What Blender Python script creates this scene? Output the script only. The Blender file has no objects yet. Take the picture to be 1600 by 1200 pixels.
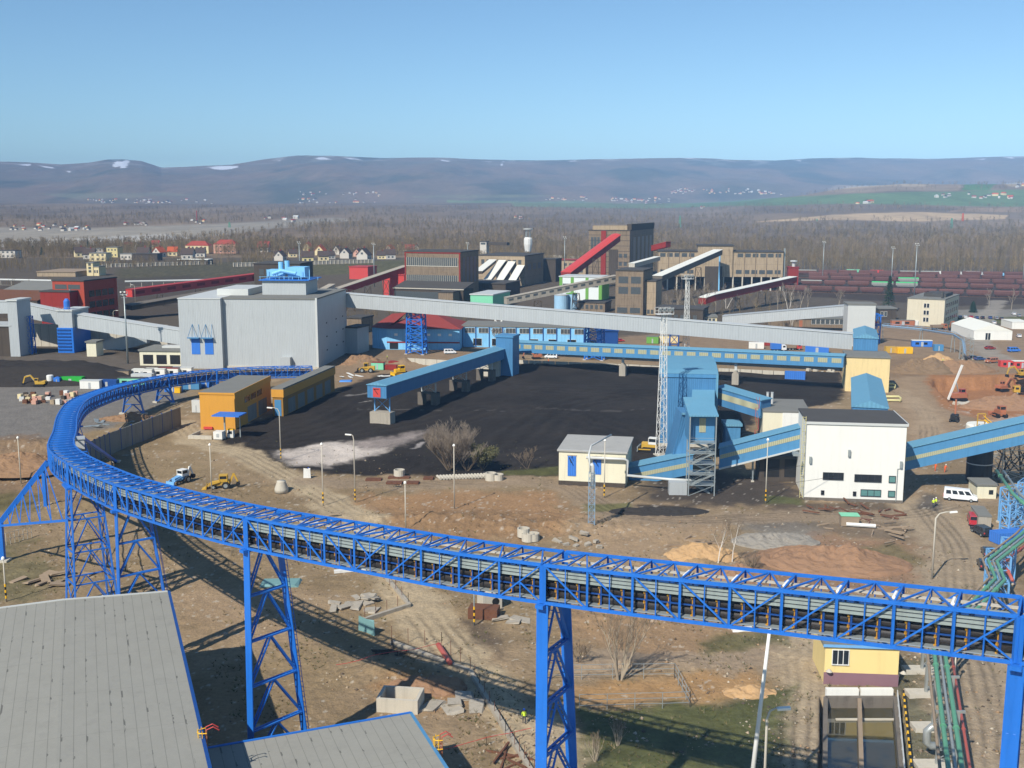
SKY_STR, SKY_DUST, SKY_AIR, SKY_OZ, EXPO = .112, .1, .9, 1.7, .17
HAZE, HAZE_COL, HAZE_G = 8.5e-5, (.34, .60, .98, 1), -.66
import bpy, bmesh, math, random
import numpy as np
from mathutils import Vector, Matrix, Euler
R = random.Random(7)
NR = np.random.RandomState(5)
SC = bpy.context.scene
COL = SC.collection
PI = math.pi
rad = math.radians
# ---------------------------------------------------------------- camera model (metres; camera 58 m above the yard)
H, F, PITCH = 58.0, 1700.0, math.atan(280 / 1700)
CP, SP = math.cos(PITCH), math.sin(PITCH)
def ray(u, v):
 x, y = (u - 800) / F, (600 - v) / F
 return x, CP + y * SP, -SP + y * CP
def G(u, v, z=0.0):
 """point of the level plane z seen at (u, v)"""
 dx, dy, dz = ray(u, v)
 t = (z - H) / dz
 return Vector((dx * t, dy * t, z))
def P(u, v, D):
 dx, dy, dz = ray(u, v)
 t = D / dy
 return Vector((dx * t, D, H + dz * t))
def Zv(v, D):
 return P(800, v, D).z
def uv(p):
 x, y, z = p[0], p[1], p[2] - H
 fw, up = y * CP - z * SP, y * SP + z * CP
 return 800 + F * x / fw, 600 - F * up / fw
# ---------------------------------------------------------------- meshes
class MB:
 def __init__(s):
  s.v, s.f, s.m = [], [], []
  s.mi = 0
 def add(s, vs, fs):
  n = len(s.v)
  s.v += [tuple(p) for p in vs]
  s.f += [tuple(i + n for i in f) for f in fs]
  s.m += [s.mi] * len(fs)
  return s
 def hexa(s, p):
  return s.add(p, [(3, 2, 1, 0), (4, 5, 6, 7), (0, 1, 5, 4), (1, 2, 6, 5), (2, 3, 7, 6), (3, 0, 4, 7)])
 def box(s, x0, x1, y0, y1, z0, z1):
  return s.hexa([(x0, y0, z0), (x1, y0, z0), (x1, y1, z0), (x0, y1, z0), (x0, y0, z1), (x1, y0, z1), (x1, y1, z1), (x0, y1, z1)])
 def cbox(s, c, sx, sy, sz, rz=0.0, ry=0.0, rx=0.0):
  m = Euler((rx, ry, rz)).to_matrix()
  c = Vector(c)
  pts = [c + m @ Vector((a * sx / 2, b * sy / 2, d * sz / 2)) for d in (-1, 1) for a, b in ((-1, -1), (1, -1), (1, 1), (-1, 1))]
  return s.hexa(pts)
 def bar(s, a, b, w, h=None, up=(0, 0, 1)):
  a, b = Vector(a), Vector(b)
  h = w if h is None else h
  d = (b - a)
  if d.length < 1e-6:
   return s
  d.normalize()
  up = Vector(up)
  sd = d.cross(up)
  if sd.length < 1e-3:
   sd = d.cross(Vector((0, 1, 0)))
  sd.normalize()
  u2 = sd.cross(d)
  sd *= w / 2
  u2 *= h / 2
  return s.hexa([a - sd - u2, b - sd - u2, b + sd - u2, a + sd - u2, a - sd + u2, b - sd + u2, b + sd + u2, a + sd + u2])
 def tube(s, pts, r, n=6, cap=True):
  pts = [Vector(p) for p in pts]
  k = len(pts)
  rs = r if isinstance(r, (list, tuple)) else [r] * k
  t = (pts[1] - pts[0]).normalized()
  ref = Vector((0, 0, 1)) if abs(t.z) < .9 else Vector((1, 0, 0))
  nx = t.cross(ref).normalized()
  vs, fs = [], []
  for i, p in enumerate(pts):
   t = (pts[min(i + 1, k - 1)] - pts[max(i - 1, 0)]).normalized()
   nx = (nx - t * nx.dot(t))
   nx = nx.normalized() if nx.length > 1e-5 else t.orthogonal().normalized()
   ny = t.cross(nx)
   for j in range(n):
    a = 2 * PI * j / n
    vs.append(p + (nx * math.cos(a) + ny * math.sin(a)) * rs[i])
  for i in range(k - 1):
   for j in range(n):
    j2 = (j + 1) % n
    fs.append((i * n + j, i * n + j2, (i + 1) * n + j2, (i + 1) * n + j))
  if cap:
   fs.append(tuple(range(n - 1, -1, -1)))
   fs.append(tuple((k - 1) * n + j for j in range(n)))
  return s.add(vs, fs)
 def lathe(s, prof, c=(0, 0, 0), n=16):
  c = Vector(c)
  vs = [c + Vector((r * math.cos(2 * PI * j / n), r * math.sin(2 * PI * j / n), z)) for r, z in prof for j in range(n)]
  k = len(prof)
  fs = [(i * n + j, i * n + (j + 1) % n, (i + 1) * n + (j + 1) % n, (i + 1) * n + j) for i in range(k - 1) for j in range(n)]
  fs += [tuple(range(n - 1, -1, -1)), tuple((k - 1) * n + j for j in range(n))]
  return s.add(vs, fs)
 def prism(s, poly, axis, a, b):
  """poly: 2-D outline (ccw) extruded along axis 'x','y' or 'z' from a to b"""
  k = len(poly)
  def mk(p, t):
   return {'x': (t, p[0], p[1]), 'y': (p[0], t, p[1]), 'z': (p[0], p[1], t)}[axis]
  vs = [mk(p, a) for p in poly] + [mk(p, b) for p in poly]
  fs = [tuple(range(k - 1, -1, -1)), tuple(range(k, 2 * k))] + [(i, (i + 1) % k, k + (i + 1) % k, k + i) for i in range(k)]
  return s.add(vs, fs)
 def build(s, name, mats, parent=None, world=False, smooth=False, bevel=0):
  me = bpy.data.meshes.new(name)
  vs = s.v
  if world and parent is not None:
   o = WLOC[parent.name if parent.name in WLOC else parent.parent.name]
   vs = [(x - o.x, y - o.y, z - o.z) for x, y, z in vs]
  me.from_pydata(vs, [], s.f)
  bm = bmesh.new()
  bm.from_mesh(me)
  bmesh.ops.recalc_face_normals(bm, faces=bm.faces)
  bm.to_mesh(me)
  bm.free()
  mats = mats if isinstance(mats, (list, tuple)) else [mats]
  for m in mats:
   me.materials.append(m)
  if len(mats) > 1:
   me.polygons.foreach_set('material_index', s.m)
  if smooth:
   me.polygons.foreach_set('use_smooth', [True] * len(me.polygons))
  o = bpy.data.objects.new(name, me)
  COL.objects.link(o)
  if parent is not None:
   o.parent = parent
  if bevel:
   md = o.modifiers.new('bevel', 'BEVEL')
   md.width = bevel
   md.segments = 2
   md.limit_method = 'ANGLE'
  return o
WLOC = {}
def tag(o, label=None, cat=None, group=None, kind=None):
 if label: o['label'] = label
 if cat: o['category'] = cat
 if group: o['group'] = group
 if kind: o['kind'] = kind
 return o
def thing(name, label, cat, loc=(0, 0, 0), rz=0.0, group=None):
 o = bpy.data.objects.new(name, None)
 COL.objects.link(o)
 o.empty_display_size = .5
 o.location = loc
 o.rotation_euler = (0, 0, rz)
 WLOC[o.name] = Vector(loc)
 return tag(o, label, cat, group)
def solo(mb, name, mats, label, cat, loc=(0, 0, 0), rz=0.0, group=None, smooth=False, bevel=0):
 o = mb.build(name, mats, smooth=smooth, bevel=bevel)
 o.location = loc
 o.rotation_euler = (0, 0, rz)
 return tag(o, label, cat, group)
KIDS = {}
def dup(root, loc, rz=0.0, label=None, group=None, scale=None, mats=None):
 """copy of a thing with copies of its parts and sub-parts"""
 if root.name not in KIDS:
  KIDS[root.name] = [(c, list(c.children)) for c in root.children]
 r = root.copy()
 COL.objects.link(r)
 r.location = loc
 r.rotation_euler = (0, 0, rz)
 if scale: r.scale = scale if isinstance(scale, (tuple, list)) else (scale,) * 3
 if label: r['label'] = label
 if group: r['group'] = group
 if mats and r.type == 'MESH':
  r.data = r.data.copy()
  r.data.materials[0] = mats
 for c, gs in KIDS[root.name]:
  k = c.copy()
  COL.objects.link(k)
  k.parent = r
  if mats and isinstance(mats, dict):
   b = c.name.split('.')[0]
   if b in mats:
    k.data = k.data.copy()
    k.data.materials[0] = mats[b]
  for g in gs:
   d = g.copy()
   COL.objects.link(d)
   d.parent = k
 return r
# ---------------------------------------------------------------- materials
def lin(hx, g=1.0):
 hx = hx.lstrip('#')
 o = []
 for i in (0, 2, 4):
  c = int(hx[i:i + 2], 16) / 255
  o.append(min(1.0, g * (c / 12.92 if c <= .04045 else ((c + .055) / 1.055) ** 2.4)))
 return (*o, 1.0)
MATS = {}
def mat(key, hx=None, rough=.7, metal=0.0, var=.14, scale=.6, streak=0.0, rib=0.0, ribd=.18, bump=0.0, spec=.3, g=1.0, dirt=None, seam=0.0, objvar=0.0):
 if key in MATS:
  return MATS[key]
 m = bpy.data.materials.new(key)
 m.use_nodes = True
 nt = m.node_tree
 N, L = nt.nodes, nt.links
 b = N['Principled BSDF']
 c = lin(hx, g)
 b.inputs['Roughness'].default_value = rough
 b.inputs['Metallic'].default_value = metal
 b.inputs['Specular IOR Level'].default_value = spec
 tc = N.new('ShaderNodeTexCoord')
 def math_(op, a, bb=None):
  n = N.new('ShaderNodeMath')
  n.operation = op
  for i, x in enumerate((a, bb)):
   if x is None: continue
   if hasattr(x, 'links'): L.new(x, n.inputs[i])
   else: n.inputs[i].default_value = x
  return n.outputs[0]
 def noise(sc, det=4, mp=None, rg=.6):
  n = N.new('ShaderNodeTexNoise')
  n.inputs['Scale'].default_value = sc
  n.inputs['Detail'].default_value = det
  n.inputs['Roughness'].default_value = rg
  src = tc.outputs['Object']
  if mp:
   k = N.new('ShaderNodeMapping')
   k.inputs['Scale'].default_value = mp
   L.new(src, k.inputs[0])
   src = k.outputs[0]
  L.new(src, n.inputs['Vector'])
  return n.outputs['Fac']
 f = math_('ADD', math_('MULTIPLY', noise(scale, 6), .6), math_('MULTIPLY', noise(scale * 7.3, 4), .4))
 f = math_('ADD', math_('MULTIPLY', math_('SUBTRACT', f, .5), 2.6 * var), 1.0)
 if streak:
  s_ = noise(1.0, 5, (1.3, 1.3, .12), .65)
  s_ = math_('MULTIPLY', math_('MAXIMUM', math_('SUBTRACT', s_, .5), 0.0), 3.2 * streak)
  f = math_('MULTIPLY', f, math_('MAXIMUM', math_('SUBTRACT', 1.0, s_), .12))
 ribv = None
 if rib:
  sep = N.new('ShaderNodeSeparateXYZ')
  L.new(tc.outputs['Object'], sep.inputs[0])
  q = math_('ADD', sep.outputs[0], sep.outputs[1])
  ribv = math_('SINE', math_('MULTIPLY', q, 2 * PI / rib))
  f = math_('MULTIPLY', f, math_('ADD', math_('MULTIPLY', ribv, ribd), 1.0))
 if seam:
  sep = N.new('ShaderNodeSeparateXYZ')
  L.new(tc.outputs['Object'], sep.inputs[0])
  for ax, per in ((0, seam), (2, seam)):
   fr = math_('FRACT', math_('DIVIDE', sep.outputs[ax], per))
   ln = math_('GREATER_THAN', fr, .03)
   f = math_('MULTIPLY', f, math_('ADD', math_('MULTIPLY', ln, .28), .72))
 if objvar:
  oi = N.new('ShaderNodeObjectInfo')
  f = math_('MULTIPLY', f, math_('ADD', math_('MULTIPLY', oi.outputs['Random'], objvar), 1 - objvar / 2))
 mx = N.new('ShaderNodeVectorMath')
 mx.operation = 'SCALE'
 mx.inputs[0].default_value = c[:3]
 L.new(f, mx.inputs['Scale'])
 out = mx.outputs[0]
 if dirt:
  dm = N.new('ShaderNodeMix')
  dm.data_type = 'RGBA'
  fac = math_('MULTIPLY', math_('MAXIMUM', math_('SUBTRACT', noise(scale * .9 + .2, 7, None, .7), 1 - dirt[1]), 0.0), dirt[2] if len(dirt) > 2 else 4.0)
  fac = math_('MINIMUM', fac, .85)
  L.new(fac, dm.inputs['Factor'])
  L.new(out, dm.inputs['A'])
  dm.inputs['B'].default_value = lin(dirt[0])
  out = dm.outputs['Result']
 L.new(out, b.inputs['Base Color'])
 if bump or ribv is not None:
  bp = N.new('ShaderNodeBump')
  bp.inputs['Strength'].default_value = .5
  bp.inputs['Distance'].default_value = bump or .04
  L.new(ribv if ribv is not None else noise(max(scale * 5, 2.0), 6, None, .7), bp.inputs['Height'])
  L.new(bp.outputs[0], b.inputs['Normal'])
 MATS[key] = m
 return m
# palette
mat('truss_blue', '#226bc2', .45, 0, .12, .5, spec=.4, streak=.22, dirt=('#3a5f8c', .40, 2.0))
mat('truss_dark', '#1b4583', .5, 0, .12, .5)
mat('belt', '#2c2724', .55, 0, .2, .5, spec=.35)
mat('tray', '#98a19b', .55, .2, .2, .8, streak=.3)
mat('idler', '#c08a2a', .6, 0, .3, 2)
mat('galv', '#9fa6a4', .45, .4, .15, 1.5)
mat('whitepaint', '#dcdad2', .5, 0, .08, 1, streak=.2)
mat('steelblue', '#487ba3', .5, 0, .12, .4, streak=.22, rib=.5, ribd=.06)
mat('steelblue_plain', '#4d84ac', .5, 0, .12, .6, streak=.2)
mat('blueroof', '#6496ae', .55, 0, .12, .3, rib=.6, ribd=.08, dirt=('#7f9aa0', .45, 2.0))
mat('vivid_blue', '#3a74c6', .5, 0, .08, .8, rib=.5, ribd=.08)
mat('sky_paint', '#84c2e8', .6, 0, .12, .3, streak=.3)
mat('clad', '#aeb2b1', .55, .05, .07, .25, rib=.62, ribd=.04, streak=.16)
mat('clad_plain', '#aeb1af', .5, .1, .08, .3, streak=.16)
mat('clad_top', '#c5c6c0', .5, .1, .08, .4)
mat('khaki_pane', '#a5a486', .5, 0, .12, .8, rib=.3, ribd=.15)
mat('cream', '#dbd4b8', .75, 0, .07, .3, streak=.16, dirt=('#b9ab8a', .40, 2.0))
mat('whitewall', '#dfddd3', .75, 0, .045, .25, streak=.10, dirt=('#cfc7b4', .38, 2.0))
mat('tan', '#dcc58e', .8, 0, .08, .3, streak=.2)
mat('orange', '#cc9236', .65, 0, .07, .3, streak=.10)
mat('orange_shaded', '#98702e', .65, 0, .07, .4, streak=.15)  # the garage orange with shade mixed into the colour, for its unlit long wall
mat('yellow_wall', '#e4cb88', .75, 0, .05, .4, streak=.12)
mat('brown_band', '#84646a', .7, 0, .1, .6)
mat('concrete', '#a39a8a', .85, 0, .18, .5, streak=.35, dirt=('#5f564a', .42, 2.5))
mat('concrete_light', '#bdb5a4', .85, 0, .14, .6, streak=.25)
mat('concrete_dark', '#6d655a', .9, 0, .2, .5, streak=.35, dirt=('#39332c', .45, 2.5))
mat('wall_panel', '#83827a', .85, 0, .15, .4, streak=.4)
mat('old_tan', '#a59277', .85, 0, .2, .12, streak=.55, dirt=('#5a4b3a', .44, 2.6), seam=6.0)
mat('old_brown', '#83725d', .85, 0, .18, .12, streak=.65, dirt=('#40362c', .46, 2.6), seam=5.0)
mat('old_dark', '#4d443a', .85, 0, .22, .2, streak=.5)
mat('glass_dark', '#23282c', .15, 0, .25, .8, spec=.6)
mat('glass_grey', '#4c5050', .3, 0, .45, 1.2, spec=.5)
mat('glass_teal', '#5a8580', .2, 0, .25, .8, spec=.6)
mat('frame_dark', '#2c2b2a', .6)
mat('tar_roof', '#77766f', .9, 0, .14, .25, dirt=('#4d4b46', .42, 2.0))
mat('felt_pale', '#a3a19a', .9, 0, .16, .4, dirt=('#7d7b75', .45, 2.5))
mat('stand_blue', '#86a2b8', .5, .2, .12, .8)
mat('tar_dark', '#4a4743', .9, 0, .18, .3)
mat('red_steel', '#ab3c38', .55, 0, .12, .3, streak=.25)
mat('red_bright', '#c24640', .5, 0, .1, .3)
mat('red_dark', '#8a2a22', .6, 0, .15, .3, streak=.3)
mat('brick_red', '#a44632', .8, 0, .12, .3, streak=.3)
mat('redroof', '#863a34', .8, 0, .12, .4)
mat('whiteroof', '#dedccf', .7, 0, .08, .2, dirt=('#a09a88', .42, 2.5))
mat('green_paint', '#6a9e46', .6, 0, .1, .5)
mat('green_bright', '#2fa83c', .55, 0, .1, .5, rib=.4, ribd=.1)
mat('mint', '#7ec8a0', .6)
mat('white_panel', '#d8ddd8', .6, 0, .06, .4)
mat('pipe_green', '#5a9272', .45, 0, .1, .6, spec=.4)
mat('pipe_grey', '#a4a6a0', .4, .4, .14, .8)
mat('pipe_red', '#a8564a', .5, 0, .12, .8)
mat('rackblue', '#6fa3cf', .5, 0, .12, .6)
mat('cream_pipe', '#c9c087', .6, 0, .1, .6)
mat('yellow', '#e8b21c', .5, 0, .08, 1)
mat('machine_yellow', '#bf9838', .5, 0, .15, 1, dirt=('#6b5738', .45, 2.0))
mat('machine_orange', '#a8694a', .5, 0, .15, 1, dirt=('#6b5738', .42, 2.0))
mat('black', '#201f1e', .6, 0, .2, 1)
mat('tyre', '#2a2826', .85, 0, .2, 2)
mat('rust', '#6a4632', .9, 0, .25, 1, dirt=('#3c2a22', .48, 3.0))
mat('timber', '#94816a', .85, 0, .25, 1.2)
mat('wagon', '#67463f', .75, 0, .2, .3, streak=.45, objvar=.35)
mat('wagon_under', '#3a302b', .8)
mat('wagon_green', '#3fb068', .6, 0, .12, .3)
mat('wagon_grey', '#8f9088', .7, 0, .15, .4, streak=.3)
mat('bark', '#6e5f4e', .9, 0, .25, 2)
mat('bark_pale', '#a3957f', .9, 0, .25, 2)
mat('birch', '#d0c8ba', .85, 0, .2, 2, dirt=('#3c342c', .4, 4.0))
mat('twig', '#7a6a57', .9, 0, .2, 1)
mat('twig_grey', '#86796a', .9, 0, .2, 1)
mat('leaf_new', '#625f40', .85, 0, .3, 1.5)
mat('needle', '#2d4230', .9, 0, .35, 1.0)
mat('skin', '#c79a7c', .6)
mat('vest', '#c8e03a', .7)
mat('vest_orange', '#e8602a', .7)
mat('trousers', '#34383f', .8)
mat('trousers_red', '#8c2f2c', .8)
mat('helmet_blue', '#2a5fc0', .4)
mat('helmet_white', '#e6e4dc', .4)
mat('helmet_red', '#c03028', .4)
mat('navy', '#23344e', .6)
mat('blue_tarp', '#4d88cf', .5, 0, .1, .8)
mat('teal_net', '#6f9492', .7, 0, .15, 1)
mat('silo', '#9dc3dc', .5, 0, .08, .4, streak=.3)
mat('car_white', '#dfe0de', .3, 0, .03, 1, spec=.5)
mat('car_red', '#b02f38', .3, 0, .05, 1, spec=.5)
mat('car_black', '#2d3034', .25, 0, .05, 1, spec=.5)
mat('car_silver', '#a9adb0', .3, .4, .05, 1, spec=.5)
mat('car_blue', '#34507e', .3, 0, .05, 1, spec=.5)
mat('lampglass', '#f2efe4', .3, 0, .04, 1)
mat('house_white', '#c4bdb0', .8, 0, .1, .2)
mat('house_cream', '#d8c79a', .8, 0, .1, .2)
mat('office_wall', '#c9bfa6', .85, 0, .1, .3, streak=.2)
mat('house_pink', '#c99a84', .8, 0, .1, .2)
mat('house_yellow', '#cfc088', .8, 0, .1, .2)
mat('roof_orange', '#b5562e', .8, 0, .15, .3)
mat('roof_brown', '#4f423a', .85, 0, .2, .3)
mat('roof_red', '#964234', .8, 0, .15, .3)
MT = MATS
def leafmat(key, hx, hx2):
 m = bpy.data.materials.new(key)
 m.use_nodes = True
 N, L = m.node_tree.nodes, m.node_tree.links
 b = N['Principled BSDF']
 b.inputs['Roughness'].default_value = .9
 b.inputs['Specular IOR Level'].default_value = .1
 at = N.new('ShaderNodeAttribute')
 at.attribute_name = 'tint'
 L.new(at.outputs['Color'], b.inputs['Base Color'])
 MATS[key] = m
 return m
leafmat('forest', None, None)
def water_mat():
 m = bpy.data.materials.new('basin_water')
 m.use_nodes = True
 N, L = m.node_tree.nodes, m.node_tree.links
 b = N['Principled BSDF']
 b.inputs['Base Color'].default_value = (.035, .04, .024, 1)
 b.inputs['Roughness'].default_value = .04
 b.inputs['Specular IOR Level'].default_value = 1.0
 n = N.new('ShaderNodeTexNoise')
 n.inputs['Scale'].default_value = .9
 n.inputs['Detail'].default_value = 6
 bp = N.new('ShaderNodeBump')
 bp.inputs['Strength'].default_value = .06
 bp.inputs['Distance'].default_value = .05
 tc = N.new('ShaderNodeTexCoord')
 L.new(tc.outputs['Object'], n.inputs['Vector'])
 L.new(n.outputs['Fac'], bp.inputs['Height'])
 L.new(bp.outputs[0], b.inputs['Normal'])
 r = N.new('ShaderNodeValToRGB')
 r.color_ramp.elements[0].position = .55
 r.color_ramp.elements[0].color = (.055, .046, .02, 1)
 r.color_ramp.elements[1].position = .68
 r.color_ramp.elements[1].color = (.02, .022, .014, 1)
 L.new(n.outputs['Fac'], r.inputs[0])
 L.new(r.outputs[0], b.inputs['Base Color'])
 MATS['water'] = m
water_mat()
# ---------------------------------------------------------------- building blocks
def span(u0, v0, u1, ang, z=0.0):
 """left front corner at pixel (u0,v0) on level z, wall running at angle ang until column u1 -> origin, length"""
 p = G(u0, v0, z)
 c, s = math.cos(ang), math.sin(ang)
 k = (u1 - 800) / F
 fw0 = p.y * CP + (H - z) * SP
 return p, (k * fw0 - p.x) / (c - k * s * CP)
def backlen(p1, u2, ang, z=0.0):
 c, s = -math.sin(ang), math.cos(ang)
 k = (u2 - 800) / F
 fw0 = p1.y * CP + (H - z) * SP
 return (k * fw0 - p1.x) / (c - k * s * CP)
A0 = rad(-19)   # bearing shared by the coal yard and the old plant
def bldg(name, label, cat, u0, v0, u1, vtop, ang=A0, depth=None, u2=None, wall='old_tan', roof='tar_roof', over=.4, rt=.6, parapet=0, group=None, z0=0.0, shape='flat', rise=2.5):
 p, Lx = span(u0, v0, u1, ang)
 if u2 is not None:
  p1 = p + Vector((math.cos(ang), math.sin(ang), 0)) * Lx
  depth = max(4, min(120, abs(backlen(p1, u2, ang))))
 h = Zv(vtop, p.y)
 t = thing(name, label, cat, p, ang, group)
 b = MB()
 b.box(0, Lx, 0, depth, z0, h - rt)
 b.build('wall', MT[wall], t)
 b = MB()
 if shape == 'flat':
  b.box(-over, Lx + over, -over, depth + over, h - rt + .003, h)
  if parapet:
   for a in ((-over, Lx + over, -over, -over + .3), (-over, Lx + over, depth + over - .3, depth + over), (-over, -over + .3, -over + .3, depth + over - .3), (Lx + over - .3, Lx + over, -over + .3, depth + over - .3)):
    b.box(*a, h, h + parapet)
 elif shape == 'gable':      # ridge along x
  b.prism([(-over, h - rt), (depth + over, h - rt), (depth / 2, h - rt + rise)], 'x', -over, Lx + over)
 elif shape == 'gabley':     # ridge along y
  b.prism([(-over, h - rt), (Lx + over, h - rt), (Lx / 2, h - rt + rise)], 'y', -over, depth + over)
 elif shape == 'shed':
  b.hexa([(-over, -over, h - rt + .003), (Lx + over, -over, h - rt + .003), (Lx + over, depth + over, h - rt + rise), (-over, depth + over, h - rt + rise),
    (-over, -over, h), (Lx + over, -over, h), (Lx + over, depth + over, h + rise), (-over, depth + over, h + rise)])
 elif shape == 'hip':
  q = min(Lx, depth) / 2
  b.add([(-over, -over, h - rt), (Lx + over, -over, h - rt), (Lx + over, depth + over, h - rt), (-over, depth + over, h - rt), (q, depth / 2, h - rt + rise), (Lx - q, depth / 2, h - rt + rise)],
              [(3, 2, 1, 0), (0, 1, 5, 4), (1, 2, 5), (2, 3, 4, 5), (3, 0, 4)])
 b.build('roof', MT[roof], t)
 t['_L'], t['_D'], t['_h'] = Lx, depth, h
 return t, Lx, depth, h
def win(t, face, L, D, a0, a1, z0, z1, n=1, gap=.3, glass='glass_dark', frame=None, nm='window', mull=0, proud=.06):
 """n windows between fractions a0..a1 of a face ('f' front, 'r' right side, 'l' left side)"""
 ln = L if face == 'f' else D
 tot = (a1 - a0) * ln
 pw = tot / n
 for i in range(n):
  s0 = a0 * ln + i * pw + pw * gap / 2
  s1 = s0 + pw * (1 - gap)
  def bx(b, x0, x1, zz0, zz1, d0, d1):
   if face == 'f': b.box(x0, x1, -d1, -d0, zz0, zz1)
   elif face == 'r': b.box(L + d0, L + d1, x0, x1, zz0, zz1)
   else: b.box(-d1, -d0, x0, x1, zz0, zz1)
  b = MB()
  bx(b, s0, s1, z0, z1, -.05, proud)
  w = b.build(nm, MT[glass], t)
  if frame or mull:
   b = MB()
   fw = .09 if frame != 'fat' else .2
   d0, d1 = proud + .003, proud + .08
   bx(b, s0 - fw, s1 + fw, z1, z1 + fw, -.02, d1)
   bx(b, s0 - fw, s1 + fw, z0 - fw, z0, -.02, d1 + .05)
   bx(b, s0 - fw, s0, z0, z1, -.02, d1)
   bx(b, s1, s1 + fw, z0, z1, -.02, d1)
   for k in range(mull):
    xm = s0 + (s1 - s0) * (k + 1) / (mull + 1)
    bx(b, xm - .04, xm + .04, z0, z1, d0, d1)
   b.build('window_frame', MT['whitepaint' if frame == 'white' else ('frame_dark' if frame != 'grey' else 'concrete_light')], w)
 return t
def gallery(name, label, A, B, w, h, wall='clad', roof='clad_top', shape='flat', panes=0, pane='khaki_pane', pz=(.45, .8), group=None, cat='conveyor gallery', sides=(-1,), rise=.6, ribbon=False, fill=.55, floor=None):
 """covered conveyor bridge between two bottom centre points A and B"""
 A, B = Vector(A), Vector(B)
 base = A if A.z <= B.z else B
 t = thing(name, label, cat, (base.x, base.y, base.z), 0, group)
 d = (B - A)
 hd = Vector((d.x, d.y, 0)).normalized()
 n = Vector((-hd.y, hd.x, 0))
 Ln = d.length
 def q(s, k, z):
  return A + d * (s / Ln) + n * k + Vector((0, 0, z))
 b = MB()
 b.hexa([q(0, -w / 2, 0), q(Ln, -w / 2, 0), q(Ln, w / 2, 0), q(0, w / 2, 0), q(0, -w / 2, h), q(Ln, -w / 2, h), q(Ln, w / 2, h), q(0, w / 2, h)])
 b.build('body', MT[wall], t, world=True)
 b = MB()
 o = .25
 if shape == 'flat':
  b.hexa([q(-o, -w / 2 - o, h + .003), q(Ln + o, -w / 2 - o, h + .003), q(Ln + o, w / 2 + o, h + .003), q(-o, w / 2 + o, h + .003), q(-o, -w / 2 - o, h + .2), q(Ln + o, -w / 2 - o, h + .2), q(Ln + o, w / 2 + o, h + .2), q(-o, w / 2 + o, h + .2)])
 else:
  prof = [(-w / 2 - o, h + .003), (w / 2 + o, h + .003), (w / 2 + o, h + .15), (0, h + rise), (-w / 2 - o, h + .15)]
  if shape == 'round':
   prof = [(-w / 2 - o, h + .003), (w / 2 + o, h + .003), (w / 2 + o, h + .15), (w * .3, h + rise * .75), (0, h + rise), (-w * .3, h + rise * .75), (-w / 2 - o, h + .15)]
  k = len(prof)
  vs = [q(-o, a, z) for a, z in prof] + [q(Ln + o, a, z) for a, z in prof]
  b.add(vs, [tuple(range(k - 1, -1, -1)), tuple(range(k, 2 * k))] + [(i, (i + 1) % k, k + (i + 1) % k, k + i) for i in range(k)])
 b.build('roof', MT[roof], t, world=True)
 if floor:
  b = MB()
  b.hexa([q(0, -w / 2 - .2, -.35), q(Ln, -w / 2 - .2, -.35), q(Ln, w / 2 + .2, -.35), q(0, w / 2 + .2, -.35), q(0, -w / 2 - .2, -.003), q(Ln, -w / 2 - .2, -.003), q(Ln, w / 2 + .2, -.003), q(0, w / 2 + .2, -.003)])
  b.build('floor_beam', MT[floor], t, world=True)
 for sd in sides:
  for i in range(panes):
   st = Ln / panes
   s0 = i * st + st * (1 - fill) / 2
   s1 = s0 + st * fill
   k0, k1 = sd * (w / 2 - .03), sd * (w / 2 + .05)
   b = MB()
   b.hexa([q(s0, k0, h * pz[0]), q(s1, k0, h * pz[0]), q(s1, k1, h * pz[0]), q(s0, k1, h * pz[0]), q(s0, k0, h * pz[1]), q(s1, k0, h * pz[1]), q(s1, k1, h * pz[1]), q(s0, k1, h * pz[1])])
   b.build('window', MT[pane], t, world=True)
 return t
def trestle(name, label, loc, rz, h, wt, wb, m='galv', lw=.35, nb=3, dt=0.0, db=0.0, group=None, cat='support', base=True):
 """lattice bent (2 legs) or trestle (4 legs when dt > 0) standing at loc; local x across"""
 t = thing(name, label, cat, loc, rz, group)
 rows = [0.0] if dt <= 0 else [-1, 1]
 def pt(sx, sy, f):
  return Vector((sx * (wb + (wt - wb) * f) / 2, sy * (db + (dt - db) * f) / 2, h * f))
 for sy in rows:
  for sx in (-1, 1):
   b = MB()
   b.bar(pt(sx, sy, 0), pt(sx, sy, 1), lw, lw, (0, 1, 0))
   b.build('leg', MT[m], t)
 b = MB()
 for sy in rows:
  for i in range(nb):
   f0, f1 = i / nb, (i + 1) / nb
   b.bar(pt(-1, sy, f1), pt(1, sy, f1), lw * .6)
   b.bar(pt(-1, sy, f0), pt(1, sy, f1), lw * .45)
   b.bar(pt(1, sy, f0), pt(-1, sy, f1), lw * .45)
 if dt > 0:
  for sx in (-1, 1):
   for i in range(nb):
    f0, f1 = i / nb, (i + 1) / nb
    b.bar(pt(sx, -1, f1), pt(sx, 1, f1), lw * .6)
    b.bar(pt(sx, -1, f0), pt(sx, 1, f1), lw * .45)
 b.build('bracing', MT[m], t)
 if base:
  for sy in rows:
   for sx in (-1, 1):
    p = pt(sx, sy, 0)
    MB().box(p.x - lw * 1.3, p.x + lw * 1.3, p.y - lw * 1.3, p.y + lw * 1.3, -.1, .25).build('footing', MT['concrete_light'], t)
 return t
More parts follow.
